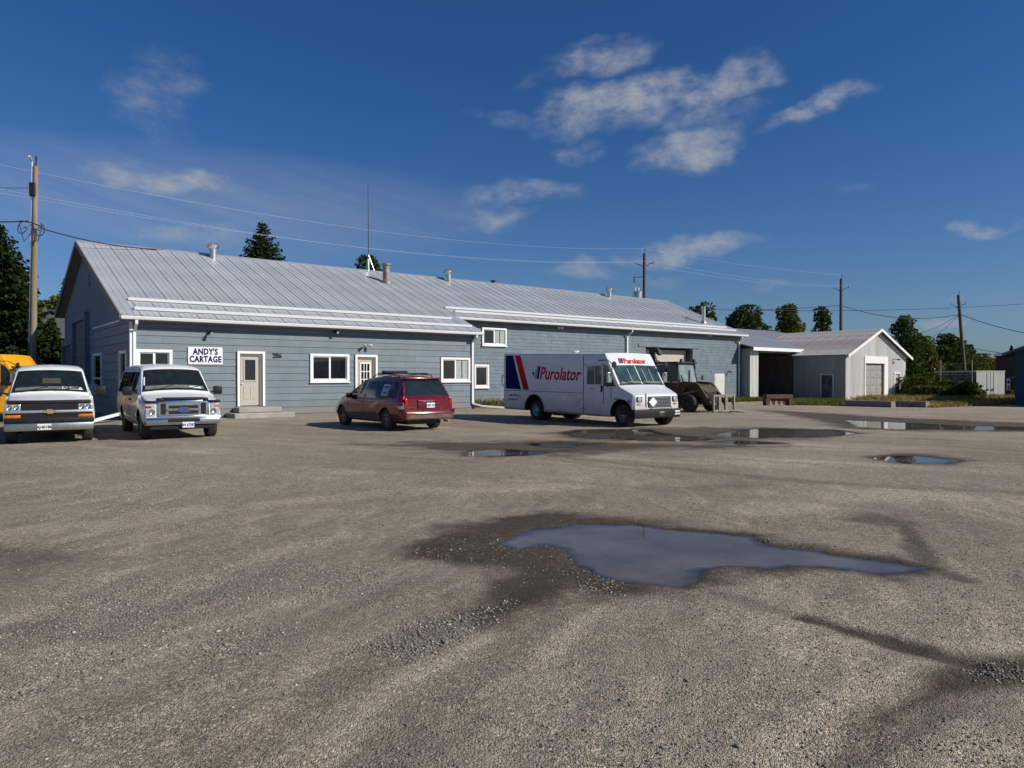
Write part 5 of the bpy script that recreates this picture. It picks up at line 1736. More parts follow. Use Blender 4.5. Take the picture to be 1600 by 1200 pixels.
        mb = MB(); mb.bevbox((6.50, sg * 1.36 - .09, 1.48), (6.58, sg * 1.36 + .09, 1.84), .02); mb.build('mirror_head', M['dullchrome'], ma)
        mb = MB(); mb.lathe([(0, -.05), (.08, -.04), (.11, 0), (.10, .02), (0, .03)], 14, (6.68, sg * 1.26, 2.10), 'x'); mb.build('round_mirror', M['black'], ma, smooth=40)
    # nose
    mb = MB(); mb.bevbox((n - .10, -1.12, .30), (n + .06, 1.10, .60), .03); mb.box((n - .62, -1.135, .42), (n - .06, -1.02, .58)); mb.box((n - .62, 1.02, .42), (n - .06, 1.135, .58))
    tag(mb.build('front_bumper', M['black'], root, smooth=40), kind='stuff')
    mb = MB(); mb.bevbox((n + .055, .02, .36), (n + .07, .30, .52), .01); mb.build('tow_plate', M['machdark'], root)
    mb = MB(); mb.bevbox((n + .065, .05, .46), (n + .08, .28, .50), .006); mb.build('tow_slot', M['dullchrome'], root)
    mb = MB(); mb.bevbox((n - .02, -.44, .66), (n + .025, .66, 1.02), .015); g = mb.build('grille', M['dark'], root)
    for k in range(7):
        mb = MB(); mb.bevbox((n + .018, -.40, .675 + k * .049), (n + .045, .64, .700 + k * .049), .006); mb.build('grille_slat', M['chrome'], g)
    mb = MB(); mb.prism([(-.28, 0), (0, -.2), (.26, 0), (0, .2)], .015, lambda a, b_, t: (n + .046 + t, -.25 + a * .75, .84 + b_ * .8)); mb.build('placard_holder', M['white'], root)
    mb = MB(); mb.tube([(n + .05, -.35, .56), (n + .08, -.35, .66), (n + .08, .62, .66), (n + .05, .62, .54)], .014, 6); mb.build('bumper_bar', M['black'], root)
    mb = MB(); mb.box((n - .005, -.555, .68), (n + .02, -.535, 1.14)); mb.build('bonnet_strap', M['black'], root)
    for sg in (1, -1):
        mb = MB(); mb.bevbox((n - .02, sg * .86 - .125, .84), (n + .03, sg * .86 + .125, 1.02), .02); hb = mb.build('headlight', M['black'], root, smooth=40)
        mb = MB(); mb.lathe([(0, .045), (.06, .04), (.09, .03), (.092, .0)], 18, (n, sg * .86, .93), 'x'); mb.build('lens', M['lamp'], hb, smooth=40)
        mb = MB(); mb.bevbox((n - .02, sg * .87 - .085, .745), (n + .02, sg * .87 + .085, .795), .01); mb.build('indicator', M['amber'], root)
    mb = MB(); mb.lathe([(.11, 0), (.11, .05), (.16, .06), (.16, .09), (0, .10)], 14, (3.2, 0, 2.59), 'z'); mb.build('roof_vent', M['gutter'], root, smooth=40)
    mb = MB(); mb.box((-.10, -1.0, .42), (.02, 1.0, .58)); mb.build('rear_bumper', M['black'], root)
    mb = MB(); mb.tube([(0, -1.1, 1.3), (-.09, -1.14, 1.35), (-.09, -1.14, 1.72), (0, -1.1, 1.76)], .016, 6); mb.build('grab_handle', M['black'], root)
    if delivery:
        plate(root, n + .062, .93, .46, 'BK 48291', 1, .26, .14, ink=M['ink'])
        y = -(w_ + .001)
        def decal(poly, m, nm):
            mb = MB(); mb.prism([(a, c) for a, c in poly], .003, lambda a, c, t: (a, y - t, c)); mb.build(nm, m, root)
        decal([(.16, 1.20), (1.22, 1.18), (.68, 2.545), (.16, 2.555)], M['navy'], 'blue_stripe')
        decal([(1.36, 1.175), (1.76, 1.165), (1.18, 2.53), (.80, 2.54)], M['pred'], 'red_stripe')
        text_on('Purolator', .66, (2.42, y - .004, 1.60), (1, 0, -.022), (.02, 0, 1), M['pred'], 'lettering', root, shear=.28, bold=.014, depth=.003, sx=.92)
        decal([(2.26, 1.60), (2.39, 1.60), (2.50, 2.09), (2.36, 2.09)], M['navy'], 'emblem_bar')
        decal([(2.17, 1.60), (2.225, 1.60), (2.33, 2.09), (2.28, 2.09)], M['pred'], 'emblem_bar')
        decal([(2.10, 1.61), (2.135, 1.61), (2.22, 1.98), (2.19, 1.98)], M['navy'], 'emblem_bar')
        decal([(1.94, 1.86), (2.11, 1.86), (2.07, 1.70)], M['navy'], 'emblem_wedge')
        text_on('1 888 SHIP-123', .115, (.36, y - .003, .90), (1, 0, 0), (0, 0, 1), M['ink'], 'lettering', root, bold=.002, depth=.003)
        text_on('purolator.com', .115, (.33, y - .003, .74), (1, 0, 0), (0, 0, 1), M['ink'], 'lettering', root, bold=.002, depth=.003)
        text_on('Purolator', .075, (5.3, y - .003, 1.24), (1, 0, 0), (0, 0, 1), M['grey'], 'lettering', root, depth=.003)
        # forehead lettering on the sloped panel
        up = Vector((6.14 - 6.36, 0, L.top(6.14, 0) - L.top(6.36, 0))).normalized()
        nn = Vector((up.z, 0, -up.x))
        base = Vector((6.34, -.42, L.top(6.34, 0))) + nn * .012 + up * .05
        text_on('Purolator', .30, base, (0, 1, 0), up, M['pred'], 'lettering', root, bold=.007, depth=.003, sx=.92)
        for k, (a, m) in enumerate(((-.50, M['navy']), (-.575, M['pred']), (-.64, M['navy']))):
            mb = MB(); p = base + Vector((0, a + .42, 0)); mb.bar(p, p + up * .21 + Vector((0, .03, 0)), .05 - .012 * k, .004, up=nn); mb.build('emblem_bar', m, root)
        rngd = random.Random(2)
        for k in range(6):
            mb = MB(); cx, cz = 4.35 + rngd.random() * .45, .58 + rngd.random() * .3; mb.prism([(cx + .025 * math.cos(t), cz + .03 * math.sin(t)) for t in (0, 1.2, 2.3, 3.6, 5)], .002, lambda a, c, t: (a, y - t, c)); mb.build('paint_chip', M['jamb'], root)
    return root
TH_ = Vector((.582, -.813)).normalized()
tn = Vector((.813, .582)).normalized()
to = Vector((3.83, 24.3)) + tn * .95 - TH_ * 6.93
step_van('delivery_truck', 'white step van with blue and red stripes and Purolator lettering beside the block wall', 'delivery truck', to, TH_, M['tpaint'])
yh = Vector((.985, .17)).normalized()
yo = Vector((-18.75, 26.6)) + Vector((-yh.y, yh.x)) * 1.13 - yh * 6.1
step_van('step_van', 'yellow orange step van half hidden behind the white van with the sale sign', 'van', yo, yh, M['ypaint'], delivery=False)

# ---- backhoe loader with a pallet fork carriage
def loader(o2, hd):
    root = empty('backhoe_loader', (o2[0], o2[1], 0), heading(*hd), 'dirty brown yellow backhoe loader with forks lowered outside the garage doorway', 'loader')
    mc, mk = M['machine'], M['machdark']
    # x forward, front axle at 0, rear axle at -2.1
    for sg in (1, -1):
        wheel(root, 0, sg * .84, .42, .30, sg, .24, mk)
        wheel(root, -2.15, sg * .80, .66, .42, sg, .36, mk)
    mb = MB(); mb.prism([(-.7, .62), (.62, .50), (.66, .98), (.35, 1.28), (-.75, 1.38)], .78, lambda a, b, t: (a, -.39 + t, b)); mb.build('engine_cover', mc, root)
    mb = MB()
    for k in range(6): mb.box((.655, -.32, .56 + k * .07), (.675, .32, .59 + k * .07))
    mb.build('radiator_grille', mk, root)
    mb = MB(); mb.bevbox((-2.6, -.45, .45), (.4, .45, .72), .04); mb.build('frame', mk, root)
    mb = MB(); mb.tube([(0, -.75, .42), (0, .75, .42)], .09, 8); mb.build('front_axle', mk, root)
    for sg in (1, -1):
        mb = MB(); mb.prism([(-2.95, 1.0), (-2.65, 1.36), (-1.65, 1.36), (-1.45, 1.0), (-1.40, .7), (-1.52, .7), (-1.6, .98), (-1.75, 1.26), (-2.55, 1.26), (-2.8, .98)], .42, lambda a, b, t: (a, sg * .80 - .21 + t, b)); mb.build('mudguard', mc, root)
    # cab: frame posts and glass
    cb = MB(); cb.bevbox((-2.35, -.68, .75), (-.72, .68, 1.40), .03); cab = cb.build('cab', mc, root)
    zt = 2.32
    rf = MB(); rf.bevbox((-2.5, -.78, zt), (-.78, .78, zt + .10), .03); rf.build('cab_roof', mk, cab)
    for (xa, xb, sg) in ((-.70, -.92, 1), (-.70, -.92, -1), (-2.3, -2.3, 1), (-2.3, -2.3, -1), (-1.55, -1.55, 1), (-1.55, -1.55, -1)):
        mb = MB(); mb.bar((xa, sg * .66, 1.38), (xb, sg * .66, zt + .01), .07, .07, up=(0, 1, 0)); mb.build('cab_post', mk, cab)
    gm = mat('dusty_cab_glass', (.20, .25, .235), .12, var=.35, scale=3, spec=.6)
    mb = MB(); mb.prism([(-.70, 1.42), (-.90, zt - .02), (-.915, zt - .02), (-.715, 1.42)], 1.24, lambda a, b, t: (a, -.62 + t, b)); ws = mb.build('windscreen', gm, cab)
    for sg in (1, -1):
        for xa, xb in ((-2.25, -1.6), (-1.5, -.8)):
            mb = MB(); mb.box((xa, sg * .66 - .008, 1.42), (xb, sg * .66 + .008, zt - .03)); mb.build('side_glass', M['tealglass'], cab)
        mb = MB(); mb.bevbox((-.62, sg * .95 - .05, 1.5), (-.58, sg * .95 + .08, 1.75), .01); mb.bar((-.75, sg * .68, 1.6), (-.6, sg * .95, 1.6), .025, .025); tag(mb.build('mirror', mk, cab), kind='stuff')
        mb = MB(); mb.lathe([(0, -.02), (.07, -.01), (.08, .08), (0, .1)], 10, (-.80, sg * .5, zt + .16), 'x'); mb.build('work_lamp', mk, cab, smooth=40)
    mb = MB(); mb.tube([(-.45, -.28, 1.3), (-.45, -.28, 2.0)], .045, 8); mb.build('exhaust_pipe', M['rust'], root)
    # loader arms
    for sg in (1, -1):
        y = sg * .58
        mb = MB(); mb.prism([(-.75, .72), (-.55, .72), (-.48, 1.42), (-.72, 1.42)], .12, lambda a, b, t: (a, y - .06 + t, b)); mb.build('arm_tower', mc, root)
        mb = MB(); pr = [(-.68, 1.42), (-.62, 1.20), (.15, 1.18), (.98, .30), (1.10, .38), (.42, 1.24), (.22, 1.40), (-.55, 1.46)]
        mb.prism(pr, .11, lambda a, b, t: (a, y - .055 + t, b)); mb.build('loader_arm', mc, root)
        mb = MB(); mb.tube([(-.55, y, .85), (.05, y, .98)], .06, 8); mb.tube([(.05, y, .98), (.45, y, 1.05)], .03, 8); tag(mb.build('lift_cylinder', M['oldsteel'], root), kind='stuff')
        mb = MB(); mb.tube([(.20, y * .75, 1.30), (.65, y * .75, .98)], .05, 8); mb.tube([(.65, y * .75, .98), (1.08, y * .75, .72)], .028, 8); tag(mb.build('tilt_cylinder', M['oldsteel'], root), kind='stuff')
    mb = MB(); mb.tube([(.55, -.58, .80), (.55, .58, .80)], .06, 8); mb.build('cross_tube', mk, root)
    # fork carriage: two portal frames and the tines
    car = MB(); car.bar((1.10, -.62, .80), (1.10, .98, .80), .09, .09); car.bar((1.10, -.62, .42), (1.10, .98, .42), .07, .07); co_ = car.build('fork_carriage', M['oldsteel'], root)
    for ya, yb in ((-.62, -.22), (-.12, .30), (.38, .98)):
        mb = MB(); xq = 1.20
        mb.bar((xq, ya, .02), (xq, ya, .84), .08, .09, up=(0, 1, 0)); mb.build('fork_upright', M['oldsteel'], co_)
        mb = MB(); mb.bar((xq, yb, .02), (xq, yb, .84), .08, .09, up=(0, 1, 0)); mb.build('fork_upright', M['oldsteel'], co_)
        mb = MB(); mb.bar((xq + .002, ya + .04, .79), (xq + .002, yb - .04, .79), .07, .08); mb.build('fork_rail', M['oldsteel'], co_)
        mb = MB(); mb.bar((xq + .002, ya + .04, .08), (xq + .002, yb - .04, .08), .07, .08); mb.build('fork_rail', M['oldsteel'], co_)
    for y in (-.30, .60):
        mb = MB(); mb.prism([(1.2, .02), (2.0, .015), (2.0, .03), (1.2, .07)], .11, lambda a, b, t: (a, y + t, b)); mb.build('fork_tine', M['oldsteel'], co_)
    # folded rear digging arm
    mb = MB(); mb.prism([(-2.7, .7), (-2.5, .7), (-2.6, 2.2), (-2.95, 3.1), (-3.15, 3.05), (-2.9, 2.1)], .2, lambda a, b, t: (a, -.1 + t, b)); bo = mb.build('digger_boom', mk, root)
    mb = MB(); mb.prism([(-3.15, 3.05), (-2.95, 3.15), (-2.75, 3.22), (-2.52, 3.05), (-2.40, 2.80), (-2.54, 2.76), (-2.66, 2.95), (-2.8, 2.93)], .22, lambda a, b, t: (a, -.12 + t, b)); mb.build('digger_stick', mk, bo)
    mb = MB(); mb.prism([(-3.2, 2.9), (-3.3, 1.4), (-3.15, 1.4), (-3.02, 2.9)], .16, lambda a, b, t: (a, -.08 + t, b)); mb.build('digger_dipper', mk, bo)
    mb = MB(); mb.prism([(-3.35, 1.5), (-3.75, 1.2), (-3.7, .8), (-3.3, .7), (-3.1, 1.2)], .5, lambda a, b, t: (a, -.25 + t, b)); mb.build('digger_bucket', mk, bo)
    for sg in (1, -1):
        mb = MB(); mb.prism([(-2.75, .8), (-2.65, .8), (-2.65, .35), (-2.75, .35)], .14, lambda a, b, t: (a, sg * .75 - .07 + t, b)); mb.build('stabiliser', mk, root)
    return root
lh = Vector((-V.x, -V.y))
lw = Vector((8.45, 34.4)) + Vector((U.x, U.y)) * .84
lo = loader(lw, lh)

# ------------------------------------------------------------------ open shed and silver garage (same axes as the workshop)
GZ = -.2
def corr_panel(width, height, pitch=.19, amp=.03):
    """upright ribbed sheet in x-z, ribs towards -y"""
    mb = MB(); n = max(2, int(round(width / pitch))); p = width / n
    prof = []
    for k in range(n):
        a = k * p
        prof += [(a, 0), (a + p * .55, 0), (a + p * .66, -amp), (a + p * .89, -amp)]
    prof.append((width, 0))
    m = len(prof)
    vs = [(a, b, 0) for a, b in prof] + [(a, b, height) for a, b in prof]
    mb.add(vs, [(i, i + 1, m + i + 1, m + i) for i in range(m - 1)])
    return mb
def panels_along(parent, p0, ang, total, zlo, ztops, m, label=None, wd=.86, seed=1):
    """row of sheets from p0 (local) in direction ang (radians from +x); ztops(t) gives the top"""
    rngp = random.Random(seed)
    n = max(1, int(round(total / wd))); w_ = total / n
    for k in range(n):
        h0, h1 = ztops(k * w_), ztops((k + 1) * w_)
        mb = corr_panel(w_ - .004, 1.0)
        for i, (x, y, z) in enumerate(mb.v):
            top = h0 + (h1 - h0) * x / w_
            if z > .5: z = top
            else: z = zlo
            mb.v[i] = (x, y, z)
        o = mb.build('wall_sheet', m, parent, fix=False)
        c, s = math.cos(ang), math.sin(ang)
        o.location = (p0[0] + c * k * w_, p0[1] + s * k * w_, 0)
        o.rotation_euler = (rngp.uniform(-.004, .004), 0, ang)

shed = empty('open_shed', W(43.7, 1.48, GZ), BROT, 'open fronted shed of ribbed steel with white fascia, joined to the workshop end', 'shed')
L0 = 6.05
panels_along(shed, (0, 0), 0, 1.1, -.2, lambda t: 4.05, M['corrw'], wd=.55)
panels_along(shed, (0, .87), -PI / 2, .85, -.2, lambda t: 4.05, M['corr'], wd=.85)  # return of the same sheeting, greyer to paint its shade
mb = MB(); mb.box((.02, 6.0, -.2), (8.0, 6.1, 5.0)); mb.box((1.02, .05, -.2), (1.12, .2, 4.0)); mb.box((.02, .9, -.2), (.06, 6.0, 5.2)); mb.build('wall', M['dpanel'], shed)  # interior walls coloured dark to paint the bay's shade
panels_along(shed, (.2, 5.95), 0, 7.4, -.1, lambda t: 4.9, M['dark_wood_shade'], seed=4)  # sheets coloured dark to stand for shade under the shed roof
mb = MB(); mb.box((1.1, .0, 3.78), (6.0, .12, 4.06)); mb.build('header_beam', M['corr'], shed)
mb = MB()
z0, k = 4.08, .26
def shr(y): return z0 + k * (y + .45)
vs = [(-.3, -.45, shr(-.45)), (18, -.45, shr(-.45)), (18, 8.5, shr(8.5)), (-.3, 8.5, shr(8.5)), (-.3, -.45, shr(-.45) + .08), (18, -.45, shr(-.45) + .08), (18, 8.5, shr(8.5) + .08), (-.3, 8.5, shr(8.5) + .08)]
sr = MB(); sr.add(vs, [(0, 1, 2, 3), (7, 6, 5, 4), (0, 4, 5, 1), (1, 5, 6, 2), (2, 6, 7, 3), (3, 7, 4, 0)])
vs = [(-.3, 8.5, shr(8.5)), (18, 8.5, shr(8.5)), (18, 16, shr(1)), (-.3, 16, shr(1)), (-.3, 8.5, shr(8.5) + .08), (18, 8.5, shr(8.5) + .08), (18, 16, shr(1) + .08), (-.3, 16, shr(1) + .08)]
sr.add(vs, [(0, 1, 2, 3), (7, 6, 5, 4), (0, 4, 5, 1), (1, 5, 6, 2), (2, 6, 7, 3), (3, 7, 4, 0)])
sro = sr.build('roof', M['soffit'], shed)
nr2 = Vector((0, -k, 1)).normalized()
f0 = None
for i in range(20):
    wd = 18.3 / 20
    if f0 is None:
        mb = MB(); prof = [(0, .085), (.02, .11), (.06, .11), (.08, .085)]
        for q in (1, 2, 3):
            c = .04 + wd * q / 4
            prof += [(c - .02, .085), (c - .008, .096), (c + .008, .096), (c + .02, .085)]
        prof.append((wd, .085)); m_ = len(prof)
        vs = [(a, -.5, shr(-.5) + h) for a, h in prof] + [(a, 8.5, shr(8.5) + h) for a, h in prof]
        mb.add(vs, [(j, j + 1, m_ + j + 1, m_ + j) for j in range(m_ - 1)])
        f0 = mb.build('roof_sheet', M['roof'], sro, fix=False); f0.location = (-.3, 0, 0)
    else:
        copy_of(f0, sro, (-.3 + wd * i, 0, 0))
mb = MB(); mb.box((-.32, -.50, 3.90), (7.2, -.452, 4.16)); mb.build('fascia', M['white'], shed)

# garage with the gable to the yard
GO = W(49.75, -3.07, GZ)
gar = empty('steel_garage', GO, BROT, 'old silver ribbed steel garage with grey sectional door and rusting roof', 'garage')
GW, GD = 10.66, 8.2
ez, az_ = 3.70, 5.80
gx0, gx1, gtop = 2.96, 7.07, 2.98
def gz_at(t): return ez + (az_ - ez) * (1 - abs(t - GW / 2) / (GW / 2))
# gable sheets with the door openings left free
n = 12; wd = GW / n
cuts = sorted(set([0, .74, 1.48, 2.22, gx0, gx0 + 1.03, gx0 + 2.05, GW / 2, gx0 + 3.08, gx1, 7.8, 8.5, 9.42, 10.0, GW]))
for a, b in zip(cuts[:-1], cuts[1:]):
    zl = -.1
    if a >= gx0 - .01 and b <= gx1 + .01: zl = gtop + .55
    if a >= 8.49 and b <= 9.43: zl = 2.15
    mb = corr_panel(b - a - .004, 1.0)
    for i, (x, y, z) in enumerate(mb.v):
        mb.v[i] = (x, y, gz_at(a + x) - .03 if z > .5 else zl)
    o = mb.build('wall_sheet', M['corrw'], gar, fix=False); o.location = (a, 0, 0)
panels_along(gar, (0, 4.4), -PI / 2, 4.4, -.1, lambda t: ez, M['corr'], seed=7)  # side wall away from the sun, its shade put into a darker colour
panels_along(gar, (0, GD), -PI / 2, GD - 4.4, -.1, lambda t: ez, M['dark_wood_shade'], seed=8)  # same side wall inside the bay, darker still to paint the shed's shade
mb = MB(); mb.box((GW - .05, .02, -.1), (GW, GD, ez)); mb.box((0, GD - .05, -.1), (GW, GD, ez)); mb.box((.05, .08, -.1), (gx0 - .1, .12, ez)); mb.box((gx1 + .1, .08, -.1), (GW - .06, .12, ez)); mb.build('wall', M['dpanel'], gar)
# roof with its sheets
def side_roof(x0, x1, nm):
    n = 10; d = (GD + .7) / n
    for k in range(n):
        mb = MB(); prof = []
        for q in range(4):
            a = q * d / 4
            prof += [(a, 0), (a + .03, .03), (a + .06, 0)]
        prof.append((d + .02, 0)); m_ = len(prof)
        z0_, z1_ = gz_at(max(x0, 0)) , gz_at(x1)
        sl = (az_ - ez) / (GW / 2)
        zf = lambda x: az_ - sl * abs(x - GW / 2) + .03
        vs = [(x0, a, zf(x0) + h) for a, h in prof] + [(x1, a, zf(x1) + h) for a, h in prof]
        mb.add(vs, [(j, j + 1, m_ + j + 1, m_ + j) for j in range(m_ - 1)])
        o = mb.build('roof_sheet', M['rustroof'], gar, fix=False); o.location = (0, -.35 + d * k, 0)
side_roof(-.35, GW / 2, 'l'); side_roof(GW / 2, GW + .55, 'r')
mb = MB(); sl = (az_ - ez) / (GW / 2)
for x0, x1 in ((-.35, GW / 2), (GW / 2, GW + .55)):
    zf = lambda x: az_ - sl * abs(x - GW / 2)
    mb.prism([(x0, zf(x0) - .20), (x1, zf(x1) - .20), (x1, zf(x1) + .02), (x0, zf(x0) + .02)], .04, lambda a, b, t: (a, -.40 + t, b))
tag(mb.build('barge_board', M['white'], gar), kind='stuff')
# sectional door
f = MB(); t = .14
f.box((gx0, -.09, -.1), (gx0 + t, .06, gtop + .55)); f.box((gx1 - t - .5, -.09, -.1), (gx1, .06, gtop + .55)); f.box((gx0 + t, -.087, gtop - .02), (gx1 - t - .5, .06, gtop + .55))
fo = f.build('door_frame', M['white'], gar)
dm = mat('grey_garage_door', (.30, .285, .26), .7, var=.15, scale=3, dirt=(.16, .14, .12), dirt_amt=.5)
da, db = gx0 + t, gx1 - t - .5
for r in range(5):
    h0, h1 = -.05 + (gtop + .03) * r / 5, -.05 + (gtop + .03) * (r + 1) / 5
    mb = MB(); mb.box((da, .12, h0 + .008), (db, .16, h1 - .008)); so = mb.build('door_panel', dm, gar)
    for c in range(3):
        xa, xb = da + (db - da) * c / 3, da + (db - da) * (c + 1) / 3
        mb = MB(); mb.bevbox((xa + .12, .105, h0 + .09), (xb - .12, .125, h1 - .09), .012); mb.build('raised_panel', dm, so)
# small doors
f = MB(); f.box((8.38, -.07, -.1), (8.50, .05, 2.25)); f.box((9.40, -.07, -.1), (9.50, .05, 2.25)); f.box((8.50, -.067, 2.13), (9.40, .05, 2.24)); fo = f.build('door_frame', M['white'], gar)
d = MB(); d.box((8.5, .04, -.1), (9.4, .08, 2.13)); do = d.build('door', mat('pale_grey_door', (.40, .40, .40), .6), gar)
d = MB(); d.bar((8.56, .03, .1), (9.34, .03, 1.5), .10, .03, up=(0, 1, 0)); d.build('brace', M['jamb'], do)
f = MB(); yd0, yd1 = 1.05, 1.95
f.box((-.07, yd0 - .1, -.1), (.0, yd0, 2.1)); f.box((-.07, yd1, -.1), (.0, yd1 + .1, 2.1)); f.box((-.067, yd0, 2.0), (.0, yd1, 2.09)); fo = f.build('door_frame', M['corrw'], gar)
d = MB(); d.box((-.055, yd0, -.1), (-.03, yd1, 2.0)); d.build('door', M['dpanel'], fo)
mb = MB(); mb.bar((8.0, -.05, 3.35), (8.5, -.35, 3.35), .05, .05); mb.bevbox((8.3, -.45, 3.26), (8.62, -.28, 3.38), .03); tag(mb.build('yard_lamp', M['black'], gar), kind='stuff')
mb = MB(); mb.tube([(10.5, -.05, 2.4), (10.2, -.35, .0)], .03, 6); mb.tube([(10.35, -.06, 2.0), (9.9, -.3, .0)], .02, 6); tag(mb.build('leaning_pipe', M['dpanel'], gar), kind='stuff')

# concrete barrier blocks lying in the grass
def barrier(px, py, ln, label):
    Yd = (H + .16) * 1130 / (py - 588); X = (px - 800) / 1130 * Yd
    o = empty('concrete_barrier', (X, Yd, ghit(X, Yd) - .02), BROT + PI / 2, label, 'barrier', 'concrete blocks edging the yard')
    mb = MB(); mb.prism([(-.05, 0), (.55, 0), (.5, .36), (.0, .36)], ln, lambda a, b, t: (t, -a, b)); mb.build('block', M['conc'], o)
    for k in (.25, .75):
        mb = MB(); mb.tube([(ln * k - .08, -.25, .35), (ln * k - .06, -.25, .43), (ln * k + .06, -.25, .43), (ln * k + .08, -.25, .35)], .016, 6); mb.build('lifting_loop', M['rust'], o)
    return o
barrier(1393, 639, 2.7, 'low grey concrete block in front of the sectional garage door')
barrier(1447, 638.5, 1.95, 'shorter grey concrete block by the dry grass, right of the garage')
# rusty scraper
Yd = 44.2; X = (1195 - 800) / 1130 * Yd
sc_ = empty('rusty_scraper', (X, Yd, ghit(X, Yd)), .25, 'rusty brown box scraper implement left before the open shed', 'implement')
mb = MB(); mb.bevbox((0, -.2, .40), (1.85, .25, .66), .03); mb.build('beam', M['rust'], sc_)
for k, (a, b) in enumerate(((.02, .22), (1.62, 1.83))):
    mb = MB(); mb.prism([(a, -.02), (b, -.02), (b + .05, .42), (a - .05, .42)], .4, lambda x, z, t: (x, -.18 + t, z)); mb.build('side_plate', M['rust'], sc_)
for a in (.55, .95, 1.3):
    mb = MB(); mb.prism([(a, .08), (a + .12, .02), (a + .2, .42), (a - .1, .42)], .08, lambda x, z, t: (x, -.05 + t, z)); mb.build('tine', M['rust'], sc_)
mb = MB(); mb.bar((1.8, 0, .32), (3.3, .1, .34), .05, .05); mb.bar((2.6, 0, .3), (2.55, 0, .02), .04, .04); mb.bar((3.2, .1, .33), (3.25, .1, .0), .04, .04); tag(mb.build('drawbar', M['machdark'], sc_), kind='stuff')

# white box container and fence posts
cx, cy = 40.4, 63.0
con = empty('storage_container', (cx, cy, -.26), 0, 'chalky white storage container with double doors beside the overgrown bushes', 'container')
mb = MB(); mb.bevbox((0, 0, .1), (2.5, 6.2, 2.42), .03); mb.build('body', M['dpanel'], con)  # dark body colour stands in for shade on the container's side
for a in (0, 1.25):
    mb = MB(); mb.bevbox((a + .02, -.05, .16), (a + 1.23, -.003, 2.32), .012); d = mb.build('door', M['peel'], con)
    for q in ((.95,) if a == 0 else (.3,)):
        mb = MB(); mb.tube([(a + q, -.062, .2), (a + q, -.062, 2.28)], .010, 6); mb.build('lock_rod', M['peel'], d)
    mb = MB(); mb.bevbox((a + (.9 if a == 0 else .1), -.10, .75), (a + (1.1 if a == 0 else .3), -.05, .87), .01); mb.build('latch', M['machdark'], d)
mb = MB(); mb.box((-.02, -.06, 2.33), (2.52, 6.22, 2.45)); mb.build('roof', M['peel'], con)
fn = empty('wire_fence', (38.2, 60, -.26), 0, 'two tall steel fence posts with thin wires among the bushes', 'fence')
for (px, d) in ((1469.5, 60), (1518.5, 59)):
    X = (px - 800) / 1130 * d - 38.2
    mb = MB(); mb.tube([(X, d - 60, 0), (X, d - 60, 3.3)], .05, 8); mb.tube([(X, d - 60, 3.3), (X - .02, d - 60.2, 3.6)], .02, 6); mb.build('post', M['oldsteel'], fn)
for z in (.4, 1.2, 2.1, 3.0):
    mb = MB(); mb.tube([((1469.5 - 800) / 1130 * 60 - 38.2, 0, z), ((1518.5 - 800) / 1130 * 59 - 38.2, -1, z)], .008, 4); mb.build('wire', M['oldsteel'], fn)

# far buildings
def house(name, label, px, py_base, Yd, w_, d_, wall_h, roof_h, wm_, rm_, rot, cat='house', group=None, win=True):
    X = (px - 800) / 1130 * Yd
    zb = float(ground_base(np.array([X]), np.array([Yd]))[0])
    o = empty(name, (X, Yd, zb - .1), rot, label, cat, group)
    mb = MB(); mb.prism([(0, 0), (w_, 0), (w_, wall_h), (w_ / 2, wall_h + roof_h - .08), (0, wall_h)], d_, lambda a, b, t: (a, t, b)); mb.build('wall', wm_, o)
    sl = roof_h / (w_ / 2); e = .35
    for sg in (0, 1):
        mb = MB()
        xa, xb = (-e, w_ / 2) if sg == 0 else (w_ / 2, w_ + e)
        zf = lambda x: wall_h + roof_h - sl * abs(x - w_ / 2)
        mb.prism([(xa, zf(xa)), (xb, zf(xb)), (xb, zf(xb) + .12), (xa, zf(xa) + .12)], d_ + .6, lambda a, b, t: (a, -.3 + t, b)); mb.build('roof', rm_, o)
    mb = MB()
    for xa, xb in ((-e, w_ / 2), (w_ / 2, w_ + e)):
        zf = lambda x: wall_h + roof_h - sl * abs(x - w_ / 2)
        mb.prism([(xa, zf(xa) - .08), (xb, zf(xb) - .08), (xb, zf(xb) + .15), (xa, zf(xa) + .15)], .05, lambda a, b, t: (a, -.36 + t, b))
    tag(mb.build('barge_board', M['white'], o), kind='stuff')
    if win:
        mb = MB(); mb.box((w_ * .35, -.05, wall_h * .35), (w_ * .65, -.002, wall_h * .95)); f = mb.build('window', M['white'], o)
        mb = MB(); mb.box((w_ * .38, -.06, wall_h * .4), (w_ * .62, -.051, wall_h * .9)); mb.build('pane', M['glass'], f)
        mb = MB(); mb.box((-.05, d_ * .3, wall_h * .35), (-.002, d_ * .5, wall_h * .9)); f = mb.build('window', M['white'], o)
        mb = MB(); mb.box((-.06, d_ * .32, wall_h * .4), (-.051, d_ * .48, wall_h * .85)); mb.build('pane', M['glass'], f)
    return o
house('cottage', 'small white gabled cottage with dark roof beyond the silver garage', 1437, 600, 104, 4.0, 9.0, 2.3, 1.6, M['cladding'], M['dshingle'], .50)
house('cottage', 'low dark roofed house far behind the white container', 1520, 600, 150, 9.0, 26.0, 2.0, 2.2, M['brown'], M['dshingle'], .75)
